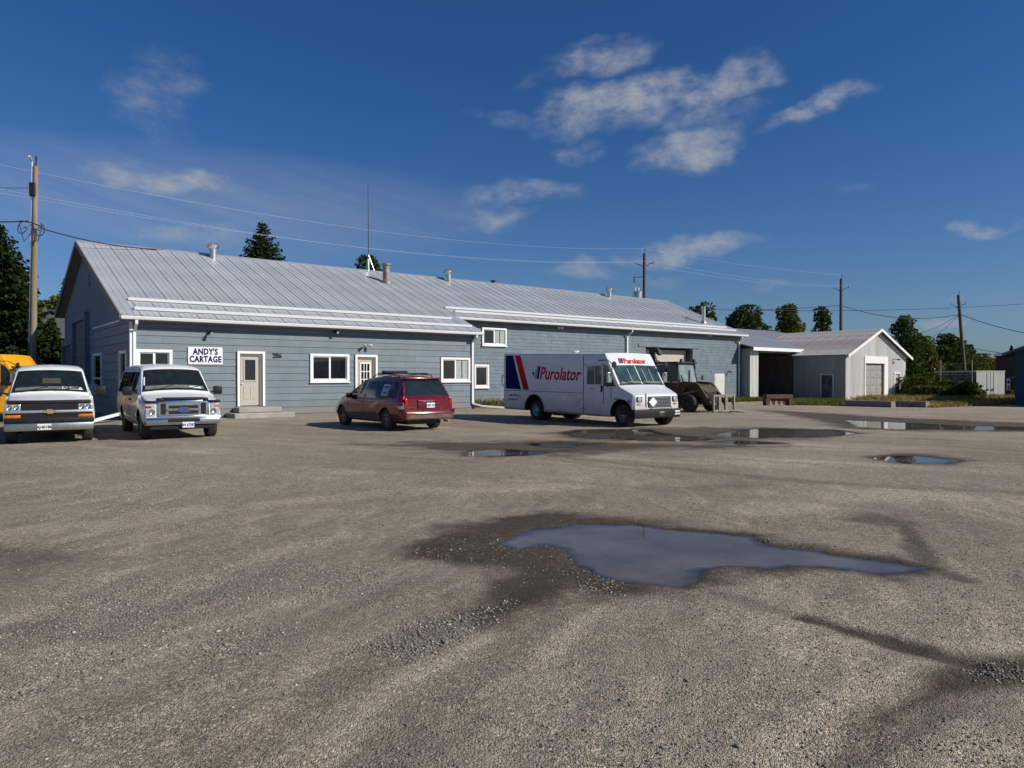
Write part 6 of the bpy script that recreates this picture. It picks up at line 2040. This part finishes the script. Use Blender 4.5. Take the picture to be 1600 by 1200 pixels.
# neighbour's house behind the gable
X = (30 - 800) / 1130 * 62
nh = empty('neighbour_house', (X, 62, -.4), 0, 'grey shingled house with pale walls behind the pole at the gable end', 'house')
mb = MB(); mb.box((0, 0, 0), (9, 8, 4.9)); mb.build('wall', M['cladding'], nh)
mb = MB(); mb.prism([(-.5, 4.85), (4, 8.1), (8.5, 4.85), (8.5, 5.0), (4, 8.3), (-.5, 5.0)], 9.8, lambda a, b, t: (-.4 + t, a, b)); mb.build('roof', M['shingle'], nh)
mb = MB(); mb.box((-.4, -.56, 4.75), (9.4, -.50, 5.0)); mb.build('fascia', M['white'], nh)
for a in (2.6, 6.2):
    mb = MB(); mb.box((a, -.05, 2.2), (a + 1.2, -.002, 3.8)); f = mb.build('window', M['white'], nh)
    mb = MB(); mb.box((a + .1, -.06, 2.3), (a + 1.1, -.051, 3.7)); mb.build('pane', M['glass'], f)
# blue and brown buildings at the right edge
X = (1586 - 800) / 1130 * 47
bb = empty('blue_building', (X, 47, -.25), -.64, 'dark blue sided building with a sloping roof edge at the frame edge', 'building')
mb = MB(); mb.prism([(0, 0), (11, 0), (11, 3.55), (5.5, 5.75), (0, 3.55)], 10, lambda a, b, t: (a, t, b)); mb.build('wall', M['bluewall'], bb)
for k in range(13):
    mb = MB(); mb.box((0, -.02, .1 + k * .26), (11, -.002, .33 + k * .26)); mb.build('siding_board', M['bluewall'], bb)
mb = MB(); mb.prism([(-.7, 3.28), (5.5, 5.76), (5.5, 5.92), (-.7, 3.44)], 11, lambda a, b, t: (a, -.6 + t, b)); mb.build('roof', M['shingle'], bb)
mb = MB(); mb.prism([(5.5, 5.76), (11.7, 3.28), (11.7, 3.44), (5.5, 5.92)], 11, lambda a, b, t: (a, -.6 + t, b)); mb.build('roof', M['shingle'], bb)
X = (1556.5 - 800) / 1130 * 74
br = empty('brown_building', (X, 74, -.3), -.58, 'dark brown boarded building with a sunlit white roof edge', 'building')
mb = MB(); mb.box((0, 0, 0), (7, 8, 4.1)); mb.build('wall', M['brown'], br)
for k in range(14):
    mb = MB(); mb.box((.02 + k * .5, -.03, 1.9), (.48 + k * .5, -.002, 4.08)); mb.build('cladding_board', M['brown'], br)
mb = MB(); mb.prism([(-.15, 4.1), (7.2, 4.1), (7.2, 4.75), (2, 4.62), (-.15, 4.32)], 8.4, lambda a, b, t: (a, -.3 + t, b)); mb.build('roof', M['white'], br)
mb = MB(); mb.box((-.05, -.06, 1.85), (7, -.031, 1.92)); mb.build('trim', M['soffit'], br)
X = (1572.5 - 800) / 1130 * 73.5
bnr = empty('feather_sign', (X, 73.2, -.3), 0, 'narrow white and blue upright sign by the brown building', 'sign')
mb = MB(); mb.box((-.16, 0, .5), (.16, .05, 1.75)); b_ = mb.build('board', M['white'], bnr)
mb = MB(); mb.box((-.11, -.01, 1.25), (.11, -.002, 1.6)); mb.build('print', M['navy'], b_)
mb = MB(); mb.box((-.09, -.01, .65), (.11, -.002, 1.1)); mb.build('print', M['ovalblue'], b_)
mb = MB(); mb.box((-.03, 0, 0), (.03, .04, .5)); mb.build('post', M['steel'], bnr)

# ------------------------------------------------------------------ poles and wires
def at(px, py, Yd):
    return Vector(((px - 800) / 1130 * Yd, Yd, H + (588 - py) * Yd / 1130))
def pole(label, px, pytop, Yd, r, m, lean=0.0, arm=None, transformer=False):
    t = at(px, pytop, Yd)
    zb = float(ground_base(np.array([t.x]), np.array([Yd]))[0])
    h = t.z - zb
    o = empty('utility_pole', (t.x - lean, Yd, zb), 0, label, 'utility pole', 'wooden utility poles')
    mb = MB(); mb.tube([(0, 0, -.3), (lean * .5, 0, h * .5), (lean, 0, h)], [r * 1.18, r, r * .82], 12); mb.build('pole', m, o, smooth=40)
    mb = MB(); mb.tube([(lean, -.05, h - .1), (lean + .06, -.05, h + .18), (lean + .06, -.05, h + .42)], [.03, .03, .045], 6); mb.build('top_insulator', M['machdark'], o)
    if arm:
        za = h - arm
        mb = MB(); mb.tube([(lean - .05, 0, za - .35), (lean - .4, 0, za - .12), (lean - .8, 0, za)], .035, 6); mb.tube([(lean + .05, 0, za - .35), (lean + .45, 0, za), (lean + .85, 0, za + .06)], .035, 6)
        tag(mb.build('bracket_arm', M['machdark'], o), kind='stuff')
        for a in (-.8, .85):
            mb = MB(); mb.lathe([(.0, .2), (.05, .19), (.06, .12), (.04, .1), (.06, .05), (.03, 0)], 8, (lean + a, 0, za + (.0 if a < 0 else .06))); mb.build('insulator', M['oldsteel'], o)
    if transformer:
        zc = h - 4.0
        mb = MB(); mb.lathe([(0, -.1), (.40, -.1), (.42, 0), (.42, 1.0), (.45, 1.02), (.45, 1.08), (.2, 1.2), (0, 1.2)], 18, (lean - .62, -.05, zc - .6)); tr = mb.build('transformer', M['steel'], o, smooth=40)
        for a in (-.2, .1):
            mb = MB(); mb.lathe([(.05, 0), (.07, .05), (.04, .1), (.07, .15), (.04, .2), (.06, .25), (0, .32)], 8, (lean - .62 + a, -.05, zc + .58)); mb.build('bushing', M['gutter'], tr)
        mb = MB(); mb.tube([(lean, 0, zc + 1.9), (lean - .5, 0, zc + 1.8), (lean - 1.0, 0, zc + 1.85)], .03, 6); mb.tube([(lean - .95, 0, zc + 1.85), (lean - .9, 0, zc + 1.3)], .06, 6); tag(mb.build('cutout_switch', M['machdark'], o), kind='stuff')
    return o, h, zb
P1, h1, zb1 = pole('tall pale wooden pole with a white conduit, near the gable end', 58, 261, 32, .125, M['wood'], lean=.22)
mb = MB(); mb.tube([(-.09, -.06, 3.2), (.0, -.06, h1 * .6), (.105, -.06, h1 + .25)], .02, 8); mb.build('conduit', M['gutter'], P1)
mb = MB(); mb.tube([(.105, -.06, h1 + .22), (.07, -.12, h1 + .42), (.02, -.2, h1 + .36)], [.05, .06, .05], 8); mb.build('weatherhead', M['steel'], P1)
mb = MB(); mb.tube([(-.14, -.06, -.2), (-.09, -.06, 3.2)], .035, 8); mb.build('shaded_conduit', M['dpanel'], P1)  # dark lower conduit, the workshop's shade put into its colour
mb = MB(); mb.bevbox((.05, -.22, h1 - 1.35), (.30, -.1, h1 - .75), .03); mb.build('bracket', M['machdark'], P1)
for dx, dz in ((-.35, -2.45), (.4, -2.55)):
    mb = MB(); pts = []
    for k in range(15):
        a = k / 14 * 2 * PI * 1.1
        pts.append((.1 + dx * (1 + .55 * math.sin(a * .9)), -.2 + .05 * math.cos(a), h1 + dz - .35 * (1 - math.cos(a)) * .6 - .02 * k))
    mb.tube(pts, .02, 5); mb.tube([(.1, -.17, h1 - 2.5), (.1 + dx * 1.3, -.2, h1 - 2.45 - (.25 if dx > 0 else -.02))], .025, 5)
    mb.tube([(.15, -.17, h1 - 2.9), (.1 + dx * .8, -.2, h1 - 3.35), (.1 + dx * 1.35, -.2, h1 - 2.6)], .018, 5)
    tag(mb.build('cable_loops', M['cable'], P1), kind='stuff')
P2, h2, zb2 = pole('dark wooden pole carrying a grey transformer behind the workshop ridge', 1006.5, 396, 66, .17, M['dark_wood_shade'], arm=.95, transformer=True)
P3, h3, zb3 = pole('slim dark wooden pole standing behind the silver garage', 1313.5, 436, 78, .17, M['dark_wood_shade'], arm=1.0)
P4, h4, zb4 = pole('leaning dark wooden pole above the white container', 1496.5, 461, 82, .19, M['dark_wood_shade'], lean=-.95, arm=1.1)
def wire(p, q, sag, r, m, label, n=28, group='overhead power lines'):
    t0 = -.45 if (p.x < -24) else 0.0      # lines that come in from beyond the left edge run on
    p, q = Vector(p), Vector(q)
    mb = MB(); pts = []
    for i in range(n + 1):
        t = t0 + (1 - t0) * i / n
        c = p + (q - p) * t; c.z -= 4 * sag * t * (1 - t)
        pts.append(c)
    mb.tube(pts, r, 5)
    o = mb.build('power_line', m)
    tag(o, label, 'power line', group)
    return o
def off(P, h, dx, dz, dy=0): return P.location + Vector((dx, dy, h + dz))
a2t = off(P2, h2, .06, .42, -.05); a2l = off(P2, h2, -.8, -.78); a2r = off(P2, h2, .85, -.7)
a3t = off(P3, h3, .06, .42, -.05); a3l = off(P3, h3, -.8, -.83); a3r = off(P3, h3, .85, -.76)
WR = .0062
wire(at(-150, 226, 30), a2t, 1.3, WR, M['wire'], 'uppermost bright wire running from the left frame edge to the transformer pole')
wire(at(-150, 266, 30), a2l, 1.3, WR, M['wire'], 'middle bright wire over the roof, running to the left arm of the transformer pole')
wire(at(-150, 274, 31), a2r, 1.3, WR, M['wire'], 'lower bright wire over the roof, running to the right arm of the transformer pole')
wire(a2t, a3t, .3, WR, M['wire'], 'upper wire from the transformer pole to the slim pole behind the garage')
wire(a2l, a3l, .5, WR, M['wire'], 'lower wire from the left arm of the transformer pole to the slim pole')
wire(a2r, a3r, .5, WR, M['wire'], 'lower wire from the right arm of the transformer pole to the slim pole')
wire(off(P1, h1, .1, -2.62, -.2), W(3.6, 9.92, roofz(9.92) + .05), .25, .028, M['cable'], 'thick black service cable from the pale pole to the workshop ridge', group='service cables')
wire(at(-120, 335, 31), off(P1, h1, .0, -2.45, -.2), .15, .028, M['cable'], 'thick black cable from the left frame edge to the pale pole', group='service cables')
wire(at(-100, 289, 31), off(P1, h1, .1, -1.0, -.2), .05, .012, M['cable'], 'thin dark wire from the left frame edge to the pale pole bracket', group='service cables')
t3 = at(1313, 477, 78); t4 = at(1499, 491, 82)
wire(at(1040, 481, 74), t3, .35, .03, M['cable'], 'dark cable from behind the workshop roof to the slim pole', group='service cables')
wire(t3, t4, .9, .04, M['cable'], 'dark sagging cable between the slim pole and the leaning pole', group='service cables')
wire(at(1180, 485, 78), at(1700, 467, 86), .5, .028, M['cable'], 'long dark cable passing behind the leaning pole', group='service cables')
wire(t4, at(1720, 532, 70), .7, .035, M['cable'], 'dark cable falling from the leaning pole to the right frame edge', group='service cables')
wire(t4, at(1420, 525, 100), .4, .02, M['cable'], 'upper thin service drop from the leaning pole towards the cottage', group='service cables')
wire(t4, at(1440, 535, 100), .4, .02, M['cable'], 'lower thin service drop from the leaning pole towards the cottage', group='service cables')
wire(at(1507, 541, 82), at(1640, 556, 75), .3, .03, M['cable'], 'dark cable from low on the leaning pole to the blue building', group='service cables')

# ------------------------------------------------------------------ trees
def leaf_mesh(name, centers, dirs, sizes, m, parent, aspect=.55, seed=0):
    rng = np.random.default_rng(seed)
    n = len(centers)
    c = np.asarray(centers, float); d = np.asarray(dirs, float)
    d /= np.linalg.norm(d, axis=1, keepdims=True) + 1e-9
    r = rng.normal(size=(n, 3)); s = np.cross(d, r); s /= np.linalg.norm(s, axis=1, keepdims=True) + 1e-9
    sz = np.asarray(sizes)[:, None]
    a = c - d * sz * .5; b = c + d * sz * .5
    w_ = s * sz * aspect * .5
    v = np.stack([a, c + w_, b, c - w_], 1).reshape(-1, 3)
    f = np.arange(n * 4).reshape(-1, 4)
    me = np_mesh(name, v, f, 4)
    me.materials.append(m)
    o = bpy.data.objects.new(name, me)
    col.objects.link(o); o.parent = parent
    return o
def conifer(label, px, pytop, Yd, rad, seed, group='spruce trees around the workshop', dens=1.0, leaf=.42):
    t = at(px, pytop, Yd)
    zb = float(ground_base(np.array([t.x]), np.array([Yd]))[0])
    h = t.z - zb
    o = empty('spruce_tree', (t.x, Yd, zb), seed * 1.3, label, 'tree', group)
    rng = np.random.default_rng(seed)
    mb = MB(); mb.tube([(0, 0, -.2), (.05, 0, h * .5), (0, 0, h * .97)], [h * .018 + .05, h * .010 + .02, .015], 8)
    mb.build('trunk', M['bark'], o, smooth=40)
    C, D, Z = [], [], []
    z = .05 * h
    br = MB()
    while z < h * .985:
        f = 1 - z / h
        R0 = rad * (f ** .75) * (.85 + .3 * rng.random()) + .06
        nb = int((5 + 7 * f) * dens) + 2
        a0 = rng.random() * 6.28
        for k in range(nb):
            a = a0 + k * 6.283 / nb + rng.normal() * .25
            Lb = R0 * (.65 + .5 * rng.random())
            droop = -.10 - .32 * rng.random() * f
            up = .25 * (1 - f)
            steps = max(3, int(Lb / (leaf * .42)))
            ca, sa = math.cos(a), math.sin(a)
            if rng.random() < .25 and Lb > .8:
                br.tube([(0, 0, z), (ca * Lb * .9, sa * Lb * .9, z + (droop + up) * Lb * .9)], [.03, .008], 4, cap=False)
            for s_ in range(steps):
                q = (s_ + .6) / steps
                zz = z + (droop + up) * Lb * q + .12 * Lb * q * q
                for sd_ in (-1, 1, 0):
                    if rng.random() < .12: continue
                    lat = sd_ * (1 - q * .8) * Lb * .22 * (.6 + .7 * rng.random())
                    C.append((ca * Lb * q - sa * lat, sa * Lb * q + ca * lat, zz - abs(lat) * .25 + rng.normal() * .05))
                    D.append((ca * .8 - sa * sd_ * .7, sa * .8 + ca * sd_ * .7, -.35 + .3 * rng.normal()))
                    Z.append(leaf * (.7 + .6 * rng.random()) * (.55 + .45 * min(1, f * 3)))
        z += max(.16, .036 * h * (.55 + .5 * f)) / dens ** .5
    for k in range(6):
        C.append((0, 0, h * (.95 + .01 * k))); D.append((rng.normal() * .2, rng.normal() * .2, 1)); Z.append(leaf * .7)
    leaf_mesh('crown', C, D, Z, spruce, o, .5, seed)
    tag(br.build('branches', M['bark'], o, fix=False), kind='stuff')
    return o
def broadleaf(label, px, pytop, Yd, rad, seed, m, crown_low=.3, group='broadleaf trees beyond the sheds', leaf=.34, n_leaf=7500, lobes=15, name='leafy_tree', squash=1.0, cone=0.0):
    t = at(px, pytop, Yd)
    zb = float(ground_base(np.array([t.x]), np.array([Yd]))[0])
    h = t.z - zb
    o = empty(name, (t.x, Yd, zb), seed * .7, label, 'tree' if name == 'leafy_tree' else 'bush', group)
    rng = np.random.default_rng(seed + 100)
    mb = MB(); tr = max(.05, h * .016)
    mb.tube([(0, 0, -.2), (.1, .05, h * .3), (-.05, 0, h * .65), (0, 0, h * .9)], [tr * 1.3, tr, tr * .6, tr * .15], 8)
    blobs = []
    for k in range(lobes):
        zc = h * (crown_low + (.93 - crown_low) * (k + .5) / lobes)
        f = (zc / h - crown_low) / (1 - crown_low)
        env = rad * math.sin(PI * min(.98, .18 + .80 * f)) ** .7
        env *= 1 - cone * f
        a = k * 2.4 + rng.random()
        rr = env * (.35 + .55 * rng.random())
        c = np.array([math.cos(a) * rr, math.sin(a) * rr, zc])
        s_ = rad * (.28 + .22 * rng.random()) * (1 - .6 * cone * f)
        blobs.append((c, s_))
        z0_ = h * max(.12, crown_low * .8) + .3 * (zc - h * crown_low)
        mb.tube([(0, 0, z0_), tuple(c * np.array([.5, .5, 1]) + np.array([0, 0, (z0_ - zc) * .3])), tuple(c)], [tr * .45, tr * .25, tr * .08], 5, cap=False)
    blobs.append((np.array([0, 0, h * .93]), rad * .22 * (1 - .4 * cone)))
    mb.build('trunk', M['bark'], o, smooth=40)
    C, D, Z = [], [], []
    w_ = np.array([b[1] ** 2 for b in blobs]); w_ /= w_.sum()
    for (c, s_), f in zip(blobs, w_):
        n = int(n_leaf * f)
        d = rng.normal(size=(n, 3)); d /= np.linalg.norm(d, axis=1, keepdims=True)
        # twig clusters break the surface of each lobe
        cl = rng.normal(size=(14, 3)); cl /= np.linalg.norm(cl, axis=1, keepdims=True)
        near = (d @ cl.T).max(1)
        r = s_ * (.55 + .5 * rng.random(n) ** .5) * (.72 + .5 * sstep(.6, .97, near))
        p = c + d * r[:, None] * np.array([1, 1, .85 * squash])
        p[:, 2] = np.minimum(np.maximum(p[:, 2], .12), h)
        C.append(p); D.append(d * .5 + rng.normal(size=(n, 3)) * .8 + np.array([0, 0, -.25])); Z.append(leaf * (.6 + .8 * rng.random(n)))
    leaf_mesh('crown', np.concatenate(C), np.concatenate(D), np.concatenate(Z), m, o, .62, seed)
    return o
conifer('big dark spruce filling the left frame edge behind the yellow van', 2, 352, 46, 4.2, 3, dens=1.5)
conifer('dark spruce just left of the pale pole, beside the biggest spruce', 26, 405, 50, 3.2, 4, dens=1.4)
conifer('small green spruce between the pale pole and the gable', 80, 497, 44, 1.6, 5, leaf=.32, dens=1.4)
conifer('spruce top rising behind the roof near the first turbine vent', 411, 346, 62, 5.4, 6, dens=1.6)
conifer('spruce peeking out behind the dark gable edge', 104, 432, 66, 2.2, 8)
conifer('tiny far spruce beside the blue building roof', 1580, 540, 120, 1.1, 9)
conifer('low spruce between the left frame edge and the pale pole, behind the yellow van', 40, 470, 47, 1.6, 12)
broadleaf('round dark treetop behind the roof beside the antenna', 583, 396, 66, 1.9, 11, leafA, crown_low=.7, n_leaf=1800, lobes=7)
broadleaf('bushy tree behind the far roof edge beside the capped flue', 1092, 474, 78, 2.0, 12, leafA, n_leaf=3500)
broadleaf('wide round tree above the open shed roof', 1160, 479, 82, 2.7, 13, leafA, crown_low=.35)
broadleaf('dense pointed tree above the shed, left of the slim pole', 1232, 472, 84, 2.9, 14, leafB, crown_low=.2, lobes=20, cone=.7)
broadleaf('slim airy tree just left of the slim pole', 1284, 474, 86, 2.5, 15, leafA, crown_low=.2, n_leaf=3400, lobes=18, cone=.85)
broadleaf('tall dark tree right of the silver garage gable', 1411, 493, 86, 3.3, 16, leafA, crown_low=.15, lobes=20, n_leaf=6500, cone=.6)
broadleaf('reddish olive tree between the garage and the tall dark tree', 1434, 526, 92, 2.8, 17, leafB, crown_low=.12)
broadleaf('olive tree behind the small white cottage', 1450, 543, 112, 3.6, 18, leafB, crown_low=.1)
broadleaf('tall tree left of the leaning pole', 1483, 522, 96, 3.3, 19, leafA, crown_low=.15, n_leaf=6000, cone=.5)
broadleaf('dark tree close behind the leaning pole', 1502, 540, 100, 2.6, 20, leafA, crown_low=.12)
broadleaf('light olive tree right of the leaning pole', 1518, 554, 110, 3.0, 21, leafB, crown_low=.1)
broadleaf('low round tree at the horizon left of the brown building', 1540, 561, 125, 3.0, 22, leafB, crown_low=.1)
broadleaf('low hedge like tree at the horizon behind the brown building', 1556, 563, 140, 3.4, 23, leafB, crown_low=.1)
broadleaf('olive tree between the tall tree and the cottage roof', 1464, 550, 118, 3.4, 24, leafB, crown_low=.1)
broadleaf('small olive tree behind the gable edge above the neighbour roof', 92, 458, 80, 2.4, 25, leafB, crown_low=.3)
for i, (px, py, Yd, r, lab) in enumerate(((1432, 590, 61, 1.5, 'green bush against the right end of the silver garage'), (1456, 583, 62, 1.4, 'tall bush in front of the white cottage'),
                                          (1452, 604, 56, 1.5, 'broad dark bush in the dry grass right of the garage'), (1484, 596, 57, 1.4, 'dark bush around the left fence post'),
                                          (1506, 598, 58, 1.3, 'bush against the dark side of the container'), (1522, 610, 58, .8, 'low bush below the container door edge'), (1579, 610, 66, .9, 'small bush between the container and the brown building'))):
    broadleaf(lab, px, py, Yd, r, 40 + i, leafC, crown_low=.12, group='bushes by the container', leaf=.21, n_leaf=3600, lobes=16, name='leafy_bush')

# a far-off wooded horizon that reads as one mass
rng = np.random.default_rng(77)
C, D, Z = [], [], []
for k in range(150):
    a = R(-75 + 150 * k / 150) + rng.normal() * .01
    d = 260 + rng.normal() * 12
    if -.56 < a < .36: d += 60
    x, y = math.sin(a) * d, math.cos(a) * d
    hh = 5 + 3.5 * rng.random()
    n = 90
    p = rng.normal(size=(n, 3)); p /= np.linalg.norm(p, axis=1, keepdims=True)
    C.append(np.array([x, y, -.8 + hh * .5]) + p * np.array([4.2, 2.5, hh * .55]) * (.7 + .4 * rng.random((n, 1)))); D.append(rng.normal(size=(n, 3))); Z.append(1.6 * (.7 + .6 * rng.random(n)))
fw = leaf_mesh('treeline', np.concatenate(C), np.concatenate(D), np.concatenate(Z), leafB, None, .8, 5)
tag(fw, 'distant low line of trees along the horizon', kind='stuff')

# ------------------------------------------------------------------ grass
def grass(name, label, areas, m, seed, hmin, hmax):
    rng = np.random.default_rng(seed)
    P = []; Hh = []
    for poly, n, hs in areas:
        xs = [p[0] for p in poly]; ys = [p[1] for p in poly]
        x = min(xs) + (max(xs) - min(xs)) * rng.random(n * 3); y = min(ys) + (max(ys) - min(ys)) * rng.random(n * 3)
        s = sdist(x, y, poly) + (fbm(x, y, 1.5, seed, 3) - .5) * .7
        k = (s > 0) & (rng.random(len(x)) < .25 + 1.1 * sstep(.35, .65, fbm(x, y, .9, seed + 3, 3)))
        x, y = x[k][:n], y[k][:n]
        P.append(np.stack([x, y], 1)); Hh.append(hs * (hmin + (hmax - hmin) * rng.random(len(x)) ** 1.5))
    P = np.concatenate(P); h = np.concatenate(Hh)
    z, _, _ = ground_fields(P[:, 0], P[:, 1])
    n = len(P)
    a = rng.random(n) * 6.283
    w_ = .006 + .010 * rng.random(n) + .0003 * P[:, 1]
    lean = rng.normal(size=(n, 2)) * .35 * h[:, None]
    bx, by = np.cos(a) * w_, np.sin(a) * w_
    v = np.stack([np.stack([P[:, 0] - bx, P[:, 1] - by, z - .01], 1), np.stack([P[:, 0] + bx, P[:, 1] + by, z - .01], 1),
                  np.stack([P[:, 0] + lean[:, 0] * .4 + bx * .7, P[:, 1] + lean[:, 1] * .4 + by * .7, z + h * .55], 1), np.stack([P[:, 0] + lean[:, 0], P[:, 1] + lean[:, 1], z + h], 1)], 1).reshape(-1, 3)
    f = (np.array([(0, 1, 2), (0, 2, 3)])[None] + (np.arange(n) * 4)[:, None, None]).reshape(-1, 3)
    me = np_mesh(name, v, f, 3); me.materials.append(m)
    o = bpy.data.objects.new(name, me); col.objects.link(o)
    return tag(o, label, kind='stuff')
def wp(s, v): p = W(s, v); return (p.x, p.y)
grass('grass', 'green grass and weeds along the walls and yard edge', [
    ([wp(16.8, 2.2), wp(16.8, 1.5), wp(19, .2), wp(25, -.2), wp(30, .6), wp(30, 2.3)], 12000, 1.5),
    ([wp(17.5, .2), wp(19.5, -1.6), wp(26, -3.4), wp(29, -3.2), wp(27, -.6)], 7000, .6),
    ([wp(20, -3.2), wp(28, -5.6), wp(30, -5.0), wp(26, -3)], 1200, .3),
    ([wp(37.5, 2.2), wp(38, 1.0), wp(43.5, 0), wp(44.8, 1.3), wp(43.5, 2.2)], 4000, 1.2),
    ([wp(44.8, 1.2), wp(45, -1.0), wp(49, -3.6), wp(49.6, -2.6), wp(49.6, 1.2)], 5200, .9),
    ([(25.8, 56.2), (23.5, 50.5), (21, 44.2), (19.5, 43.6), (17.5, 46), (22, 54), (24, 58)], 9000, 1.0),
    ([(27, 56.4), (33, 61), (46, 60), (58, 60), (58, 66), (34, 66)], 9000, 1.5),
], grassM, 3, .08, .34)
grass('dry_grass', 'tall dry golden grass in front of the garage and container', [
    ([(21.6, 43.2), (24.3, 41.3), (27, 44), (34, 49), (58, 52), (60, 62), (40, 62), (30, 57), (26, 55.5), (24, 51)], 30000, 1.0),
    ([(25, 53), (28, 56.5), (36, 60.5), (38, 58), (30, 50)], 9000, 1.4),
    ([wp(18, -1.2), wp(22, -3.2), wp(27, -4.2), wp(24, -2)], 4000, .5),
], dryM, 8, .10, .42)
